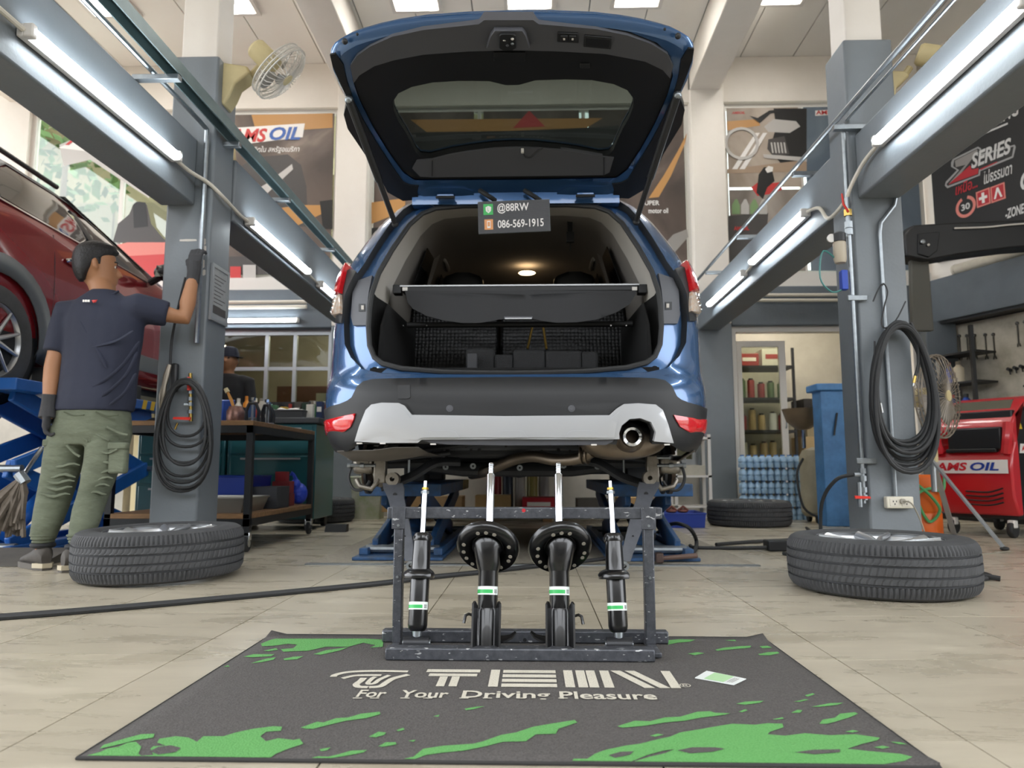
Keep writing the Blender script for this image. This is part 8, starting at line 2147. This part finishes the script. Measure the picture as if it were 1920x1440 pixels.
# blue crate with shoes, right of the lift
p0 = at(1238, 990, 6.45); p1 = at(1322, 990, 6.45)
tray('blue_crate', p0.x, p1.x, 6.4, 6.85, .001, .12, M_BTRAY, 'low blue plastic crate on the floor behind the right lift', 'crate', .01)
t = thing('sandals', 'pair of brown sandals in the low blue crate', 'shoes', (p0.x + .15, 6.6, .1))
for k in range(2): 
    s_ = MB().sphere((p0.x + .12 + k * .1, 6.58, .135), (.045, .1, .018), 12, 6).build('sandal_sole', mat('sandal_brown', '6b3a30', .7), t)
    MB().tube([(p0.x + .075 + k * .1, 6.55, .14), (p0.x + .12 + k * .1, 6.55, .175), (p0.x + .165 + k * .1, 6.55, .14)], .012, 6).build('sandal_strap', MATS['sandal_brown'], s_)
# white shelf unit by the rear column
t = thing('shelf_unit', 'white metal shelf standing in front of the right rear column', 'shelf', (1.6, 7.55, 0))
for x in (1.42, 1.76): B2((x, 7.4, .001), (x + .03, 7.43, .85)).build('post', M_FRAME, t); B2((x, 7.66, .001), (x + .03, 7.69, .85)).build('post', M_FRAME, t)
for z in (.12, .42, .8): B2((1.42, 7.4, z), (1.79, 7.69, z + .02)).build('board', M_FRAME, t)
carton((1.6, 7.55, .821), (.2, .2, .14), 'd3592f', 'orange box on the white shelf by the right rear column', tape=False)
carton((1.62, 7.55, .441), (.24, .2, .1), 'b9b3a2', 'pale box on the middle board of the white shelf', tape=False)
# ================================================================== floor clutter
t = thing('pump_box', 'small black pump box on the floor with a cable', 'box', (1.43, 4.6, 0))
p = at(1460, 1030, 4.65)
B2((p.x - .075, 4.6, .001), (p.x + .075, 4.72, .065)).build('case', M_BLACK, t, bevel=.008)
MB().tube(catmull([(p.x - .075, 4.64, .02), (p.x - .3, 4.68, .012), (p.x - .5, 4.7, .012), (1.0, 4.75, .02)], 5), .012, 8).build('cable', M_RUBBER, t)
pipe('floor_hose', [atz(1215, 1030, .012), atz(1232, 1000, .06) + Vector((0, 0, .0)), at(1262, 982, 4.7), at(1292, 990, 4.6), atz(1306, 1015, .05), atz(1300, 1036, .012), atz(1280, 1040, .012)], .012, M_RUBBER, 'black hose looping up beside the right lift', 'hose', k=6)
pipe('floor_hose', [(1.2, 4.9, .012), (1.5, 5.1, .012), (1.9, 5.3, .012), (2.1, 5.6, .012), (2.3, 6.3, .012)], .012, M_RUBBER, 'black hose running to the waste oil drainer', 'hose', k=6)
pts = [atz(x, y, .011) for x, y in ((-260, 1172), (0, 1157), (250, 1137), (480, 1116), (700, 1095), (800, 1083), (900, 1073), (1000, 1062), (1100, 1052), (1190, 1040))]
pipe('floor_hose', pts, .0115, M_RUBBER, 'long black hose lying across the floor to the car', 'hose', k=5)
pipe('floor_hose', [(1.9, 3.35, .011), (2.06, 3.45, .011), (2.12, 3.55, .011), (2.05, 3.62, .02), (1.95, 3.6, .03), (1.98, 3.5, .03), (2.1, 3.42, .012)], .012, M_RUBBER, 'short black hose loop behind the right wheel', 'hose', k=6)
t = thing('hammer', 'rusty hammer lying on the right lift base', 'hammer', at(1262, 1047, 4.02))
h0 = atz(1246, 1050, .03); h1 = atz(1290, 1040, .03)
zh_ = .03
MB().tube([(h0.x, 3.99, .03), (h1.x + .02, 4.03, .04)], [.012, .014], 8).build('handle', mat('rusty_handle', '5b463c', .7), t)
B2((h0.x - .035, 3.96, .006), (h0.x + .005, 4.02, .06)).build('head', mat('rusty_steel', '5a4a44', .6, .6, noise=(20, .7)), t, bevel=.008)

# ================================================================== pedestal fan
fx_, fy_ = 2.72, 4.95
t = thing('pedestal_fan', 'large pedestal fan on a tripod stand behind the right pillar', 'fan', (fx_, fy_, 0))
zc_ = at(1757, 742, 4.9).z
MB().tube([(fx_, fy_ + .12, .35), (fx_, fy_ + .12, zc_)], .018, 10).build('pole', M_ALU, t)
MB().lathe([(.019, -.05), (.035, -.05), (.035, .05), (.019, .05)], 12, Matrix.Translation((fx_, fy_ + .12, .6))).build('collar', M_BEIGE, t)
le = atz(1884, 1033, .0); tops = at(1735, 848, fy_ + .1)
MB().bar(tops, Vector((le.x, le.y, .012)), .034, .012).build('leg', M_ALU, t)
MB().sphere((le.x, le.y, .014), (.03, .02, .013), 10, 6).build('rubber_foot', M_RUBBER, t)
for e in ((2.35, 5.5), (3.1, 5.55)):
    MB().bar((fx_, fy_ + .14, .62), (e[0], e[1], .012), .034, .012).build('leg', M_ALU, t); MB().sphere((e[0], e[1], .014), (.025, .02, .013), 10, 6).build('rubber_foot', M_RUBBER, t)
fan_head(t, Vector((fx_, fy_, zc_)), Vector((.62, -.78, .0)), .28, mat('brown_cage', '8f8579', .4, .3))
# orange drum with green hose
t = thing('orange_drum', 'orange drum with a green hose beside the right pillar', 'drum', (2.93, 5.7, 0))
MB().lathe([(0, .002), (.15, .002), (.155, .02), (.155, .17), (.148, .18), (.155, .19), (.155, .44), (.14, .46), (0, .46)], 24, Matrix.Translation((2.93, 5.7, 0))).build('drum_body', mat('drum_orange', 'd8641e', .45), t)
MB().tube(catmull([(2.80, 5.56, .44), (2.85, 5.52, .38), (2.93, 5.51, .3), (2.99, 5.52, .2), (2.91, 5.53, .12), (2.83, 5.52, .3), (2.93, 5.52, .36), (3.03, 5.54, .34), (3.06, 5.56, .44)], 6), .011, 8).build('green_hose', mat('hose_green', '4d9a5f', .4), t)
# ================================================================== red service machine
MC = Vector((3.62, 5.86, 0)); mr_ = math.radians(-57)
mc_ = thing('service_machine', 'red and black fluid service machine on castors at the right', 'machine', MC, mr_)
MR = mat('machine_red', 'c3202a', .3, coat=.4); MK = mat('machine_black', '17181a', .45)
W2, D2, H2 = .26, .30, 1.04
def L(b): return b
MB().box2((-W2 + .02, -D2 + .05, .13), (W2, D2 + .25, H2 - .1)).build('cabinet', MK, mc_, world=False, bevel=.01)
# red front shell, curved nose and sloping display
prof = [(-D2 + .02, .16), (-D2 - .04, .3), (-D2 - .05, .5), (-D2 - .02, .62), (-D2 + .04, .70), (-D2 - .01, .78), (-D2 + .02, .86), (-D2 + .2, 1.02), (-D2 + .42, 1.07), (-D2 + .44, 1.04), (-D2 + .2, .96), (-D2 + .08, .9), (-D2 + .08, .16)]
b = MB(); b.loft([[Vector((x, y, z)) for y, z in prof] for x in (-W2 - .02, -W2 * .5, 0, W2 * .5, W2 + .02)]); sh = b.build('front_shell', MR, mc_, world=False, bevel=.015)
b = MB(); b.add([(-W2 + .03, -D2 + .035, .872), (W2 - .03, -D2 + .035, .872), (W2 - .05, -D2 + .21, 1.03), (-W2 + .05, -D2 + .21, 1.03)], [(0, 1, 2, 3)]); b.build('display', mat('machine_display', '5c5a4c', .2), mc_, world=False, smooth=0, solid=-.004)
b = MB(); b.box((0.02, -D2 + .0, .73), (W2 * 1.5, .06, .17)); b.build('hand_recess', MK, mc_, world=False, bevel=.015)
for s in (-1, 1): MB().tube(catmull([(s * W2 * .9, -D2 - .02, .62), (s * W2 * .98, -D2 - .03, .72), (s * W2 * .98, -D2 + .0, .84)], 4), .035, 8).build('red_arch', MR, mc_, world=False)
MB().box((0, -D2 - .01, .64), (W2 * 1.4, .08, .03)).build('tray_lip', MK, mc_, world=False, bevel=.008)
zl, hl = .47, .10
lb = MB(); lb.add([(-W2 - .02, -D2 - .062, zl), (W2 + .0, -D2 - .062, zl + .0), (W2 + .0, -D2 - .058, zl + hl), (-W2 - .02, -D2 - .058, zl + hl)], [(0, 1, 2, 3)]); lbo = lb.build('logo_band', P_WHT, mc_, world=False, smooth=0, solid=.002)
I3 = WM[mc_.name]
def mtext(body, m, x, y, z, w, h, bold=.03, sh_=.2): text_on(body, 'lettering', m, mc_, I3 @ Vector((x, y, z)), I3.to_3x3() @ Vector((1, 0, 0)), ZV, w, h, bold, sh_, lift=.003)
P_RED2 = mat('logo_red', 'cf2230', .4); P_BLUE2 = mat('logo_blue', '1f3f9a', .4)
mtext('AMS', P_RED2, -W2 - .0, -D2 - .064, zl + .02, .24, hl * .62); mtext('OIL', P_BLUE2, .0, -D2 - .064, zl + .02, .2, hl * .62)
for k in range(4): MB().tube(catmull([(-W2 * .2, -D2 - .046, .24 + k * .032), (W2 * .4, -D2 - .047, .235 + k * .032), (W2 * .8, -D2 - .048, .26 + k * .034)], 4), .006, 6).build('vent_slot', MK, mc_, world=False)
# black side: small logo, sight glasses
xs = W2 + .002
MB().add([(xs, -D2 + .12, .62), (xs, -D2 + .42, .62), (xs, -D2 + .42, .69), (xs, -D2 + .14, .69)], [(0, 1, 2, 3)]).build('side_logo_band', P_WHT, mc_, world=False, smooth=0, solid=-.002)
text_on('AMS', 'lettering', P_RED2, mc_, I3 @ Vector((xs + .002, -D2 + .15, .635)), I3.to_3x3() @ Vector((0, 1, 0)), ZV, .12, .04, .03, .2, lift=.002)
text_on('OIL', 'lettering', P_BLUE2, mc_, I3 @ Vector((xs + .002, -D2 + .28, .635)), I3.to_3x3() @ Vector((0, 1, 0)), ZV, .11, .04, .03, .2, lift=.002)
for y in (-D2 + .32, -D2 + .5):
    MB().box((xs, y, .36), (.006, .03, .34)).build('sight_slot', mat('slot_grey', '4a4c50', .4), mc_, world=False)
    MB().sphere((xs, y - .04, .53), .014, 8, 6).build('knob', M_STEEL, mc_, world=False)
MB().add([(xs + .002, -D2 + .14, .8), (xs + .002, -D2 + .19, .8), (xs + .002, -D2 + .165, .85)], [(0, 1, 2)]).build('warning_triangle', M_YEL, mc_, world=False, smooth=0)
MB().box((xs, -D2 + .52, .72), (.01, .03, .1)).build('switch', M_STEEL, mc_, world=False)
for (x, y) in ((-W2 + .05, -D2 + .05), (W2 - .05, -D2 + .05), (-W2 + .05, D2 + .15), (W2 - .05, D2 + .15)):
    cs = MB().lathe([(0, -.02), (.055, -.02), (.06, -.012), (.06, .012), (.055, .02), (0, .02)], 16, Matrix.Translation((x, y, .061)) @ Matrix.Rotation(PI / 2, 4, 'Y')).build('castor', M_RUBBER, mc_, world=False)
    MB().box((x, y, .1), (.05, .06, .06)).build('castor_fork', M_FRAME, cs, world=False, bevel=.008)
# ================================================================== pegboard wall with tools
pb = thing('pegboard', 'stained white pegboard in a black frame on the right wall', 'pegboard', rw(.1, .98))
def wallbox(name, s0, s1, z0, z1, o0, o1, m, par, bevel=0):
    b = MB(); b.loft([[rw(s0, z0, o0), rw(s0, z0, o1), rw(s0, z1, o1), rw(s0, z1, o0)], [rw(s1, z0, o0), rw(s1, z0, o1), rw(s1, z1, o1), rw(s1, z1, o0)]]); return b.build(name, m, par, bevel=bevel)
wallbox('board', .12, 3.5, 1.0, 2.02, .022, .034, mat('peg_white', 'c4bdae', .7, noise=(4, .8), col2='8f8774'), pb)
for (s0, s1, z0, z1) in ((.08, .12, .98, 2.03), (3.5, 3.54, .98, 2.03), (.12, 3.5, .96, 1.0)): wallbox('frame', s0, s1, z0, z1, .022, .05, M_BLACK, pb)
wb = thing('wall_bench', 'grey steel work bench under the pegboard', 'bench', rw(1.5, 0, .3))
wallbox('bench_top', .15, 3.5, .86, .92, .03, .5, M_GREYD, wb, .005); wallbox('bench_front', .2, 3.45, .06, .85, .06, .44, M_GREYD, wb); wallbox('bench_plinth', .2, 3.45, .001, .06, .08, .4, M_BLACK, wb)
def wrench(s, z, h, label, grp):
    t = thing('wrench', label, 'wrench', rw(s, z, .04), group=grp)
    MB().bar(rw(s, z + .02, .042), rw(s, z + h - .02, .042), .012, .006, up=RWN).build('shank', mat('dark_chrome', '55534e', .35, .8), t)
    MB().lathe([(.009, -.004), (.018, -.004), (.018, .004), (.009, .004)], 12, Matrix.Translation(rw(s, z + h, .042)) @ RWN.to_track_quat('Z', 'Y').to_matrix().to_4x4()).build('ring_end', MATS['dark_chrome'], t)
    b = MB()
    for e in (-1, 1): b.bar(rw(s + e * .008, z + .02, .042), rw(s + e * .014, z - .012, .042), .008, .007, up=RWN)
    b.build('open_end', MATS['dark_chrome'], t)
    MB().cyl(rw(s, z + h + .004, .034), rw(s, z + h + .004, .06), .004, 6).build('peg', M_STEEL, t)
ordn = ['first', 'second', 'third', 'fourth', 'fifth', 'sixth', 'seventh', 'eighth', 'ninth', 'tenth', 'eleventh']
for k in range(5): wrench(.26 + k * .085 + (.03 if k > 2 else 0), 1.66 - k * .012, .24, '%s wrench from the rear corner in the left pegboard row' % ordn[k], 'wrenches on the pegboard')
for k in range(6): wrench(.88 + k * .075, 1.70 + k * .012, .22 - k * .012, '%s wrench right of the black shelf post on the pegboard' % ordn[k], 'wrenches on the pegboard')
for k in range(11):
    s = .78 + k * .062; z = 1.47 + .006 * k
    t = thing('tool_clip', '%s black socket from the left in the pegboard clip row' % ordn[k], 'socket tool', rw(s, z, .04), group='sockets on the pegboard')
    MB().cyl(rw(s, z, .035), rw(s, z + .01, .085), .017, 8).build('socket', M_BLACK, t); MB().cyl(rw(s, z - .045, .05), rw(s, z, .06), .007, 6).build('stem', M_BLACK, t)
t = thing('pliers', 'black pliers hanging low on the pegboard', 'pliers', rw(.98, 1.2, .05))
MB().tube([rw(.90, 1.30, .05), rw(.98, 1.27, .05), rw(1.02, 1.34, .05)], .012, 6).build('jaws', M_BLACK, t); MB().tube(catmull([rw(.98, 1.27, .05), rw(.97, 1.2, .05), rw(.95, 1.14, .05)], 4), .012, 6).build('handle', M_BLACK, t); MB().tube(catmull([rw(.98, 1.27, .05), rw(1.08, 1.3, .05), rw(1.14, 1.22, .05), rw(1.15, 1.08, .05)], 4), .007, 6).build('cable', M_RUBBER, t)
# black bracket shelf standing before the board
st = thing('bracket_shelf', 'black steel bracket shelf with bottles in front of the pegboard', 'shelf', rw(.6, .92, .3))
MB().bar(rw(.62, .92, .34), rw(.62, 1.93, .34), .035, .035).build('post', M_BLACK, st); MB().bar(rw(.2, .92, .1), rw(.2, 1.7, .1), .03, .03).build('post', M_BLACK, st)
for z in (1.66, 1.36, 1.02):
    b = MB(); b.loft([[rw(.18, z, .06), rw(.18, z, .34), rw(.18, z + .02, .34), rw(.18, z + .02, .06)], [rw(.66, z, .06), rw(.66, z, .34), rw(.66, z + .02, .34), rw(.66, z + .02, .06)]]); b.build('shelf_board', M_BLACK, st)
for k, (s, z, c, cp, lab) in enumerate(((.28, 1.381, '2a3fa0', 'c0392f', 'blue and red spray can on the bracket shelf'), (.38, 1.381, 'c9bda5', '8a8172', 'wide cream bottle on the bracket shelf'), (.30, 1.041, '23407a', 'c0392f', 'slim dark blue bottle low on the bracket shelf'), (.44, 1.041, '2a4a9a', '1c1d1f', 'blue bottle with a black cap low on the bracket shelf'))):
    p = rw(s, z, .24); bottle((p.x, p.y, p.z), .05 if k in (1, 3) else .03, .22, c, cp, lab)
t = thing('bench_grinder', 'grey bench grinder on the right wall bench', 'grinder', rw(1.2, .921, .25))
gb_ = rw(1.2, 1.04, .25); MB().tube([gb_ - RWD * .13, gb_ + RWD * .13], .06, 14).build('motor', M_UNDER, t)
for e in (-1, 1): MB().tube([gb_ + RWD * e * .14, gb_ + RWD * e * .18], .085, 18).build('wheel_guard', M_UNDER, t)
MB().box((gb_.x, gb_.y, .95), (.12, .12, .06)).build('foot', M_UNDER, t, bevel=.01)
# spare bumper and white roll stored on the wall beam
def top_of_beam(s, o=.12): return rw(s, 2.516, o)
sp = thing('spare_bumper', 'black spare car bumper with a fog lamp pocket stored on the right wall beam', 'bumper', rw(.3, 2.52, .15))
q0 = [at(x, y, 6.6) for x, y in ((1700, 480), (1696, 440), (1712, 422), (1770, 418), (1900, 413), (1985, 409), (1985, 458), (1900, 464), (1790, 478), (1740, 488))]
b = MB(); b.loft([[p + Vector((0, dy, dz)) for p in q0] for dy, dz in ((.0, 0), (.12, .01), (.22, -.005))]); b.build('bumper_skin', M_CBLACK, sp, bevel=.015)
fg = [at(x, y, 6.585) for x, y in ((1722, 438), (1762, 434), (1758, 470), (1742, 482), (1722, 476))]
b = MB(); b.loft([fg, [p + Vector((0, .03, 0)) for p in fg]]); fp = b.build('fog_pocket', M_INNER, sp, bevel=.006)
for (x, y, r_, m__) in ((1731, 453, .022, M_STEEL), (1741, 459, .012, M_FRAME)):
    p = at(x, y, 6.57); MB().sphere(p, (r_, .01, r_), 10, 6).build('fixing', m__, fp)
st0 = [at(x, y, 6.58) for x, y in ((1790, 428), (1850, 426), (1900, 421), (1980, 416))]
MB().tube(catmull(st0, 4), .008, 6).build('light_strip', M_FRAME, sp)
b = MB(); tr0 = [at(x, y, 6.7) for x, y in ((1708, 486), (1742, 488), (1752, 620), (1712, 620))]; b.loft([tr0, [p + Vector((0, .06, 0)) for p in tr0]]); b.build('inner_liner', mat('liner_grey', '5d5c56', .7), sp, bevel=.01)
t = thing('white_roll', 'long dusty white pipe roll lying on the right wall beam', 'roll', rw(.8, 2.516, .13))
MB().tube([rw(.35, 2.575, .16), rw(2.6, 2.60, .13)], .058, 16).build('roll_body', mat('dusty_white', 'cfc8b8', .7, noise=(4, .5)), t)
MB().lathe([(.058, 0), (.062, .0), (.062, .02), (.03, .02)], 14, Matrix.Translation(rw(.36, 2.575, .16)) @ RWD.to_track_quat('Z', 'Y').to_matrix().to_4x4()).build('end_ring', MATS['dusty_white'], t)
# foam tray inside the load bay
zf2 = zf + .005
t = thing('foam_tray', 'black moulded foam tool tray in the load bay', 'tray', (CX + .1, 3.62, zf2))
def fb(x0, x1, y0, y1): 
    a = at(600 + x0 / 2.595, 360 + y1 / 2.595, 3.6); c = at(600 + x1 / 2.595, 360 + y0 / 2.595, 3.6); return a.x, c.x, max(.03, c.z - zf2)
M_FOAM = mat('black_foam', '101113', .8, bump=(200, .4))
for k, (x0, x1, y0, y1) in enumerate(((712, 850, 755, 835), (848, 940, 785, 835), (940, 1095, 760, 835), (1095, 1270, 765, 832), (1270, 1350, 770, 832))):
    a, c, h = fb(x0, x1, y0, y1); B2((a, 3.56, zf2), (c, 3.9, zf2 + h * .9)).build('foam_block', M_FOAM, t, bevel=.015)
a, c, h = fb(725, 770, 800, 833); B2((a, 3.5, zf2), (c, 3.55, zf2 + h)).build('foam_block', mat('grey_foam', '333437', .8), t, bevel=.004)
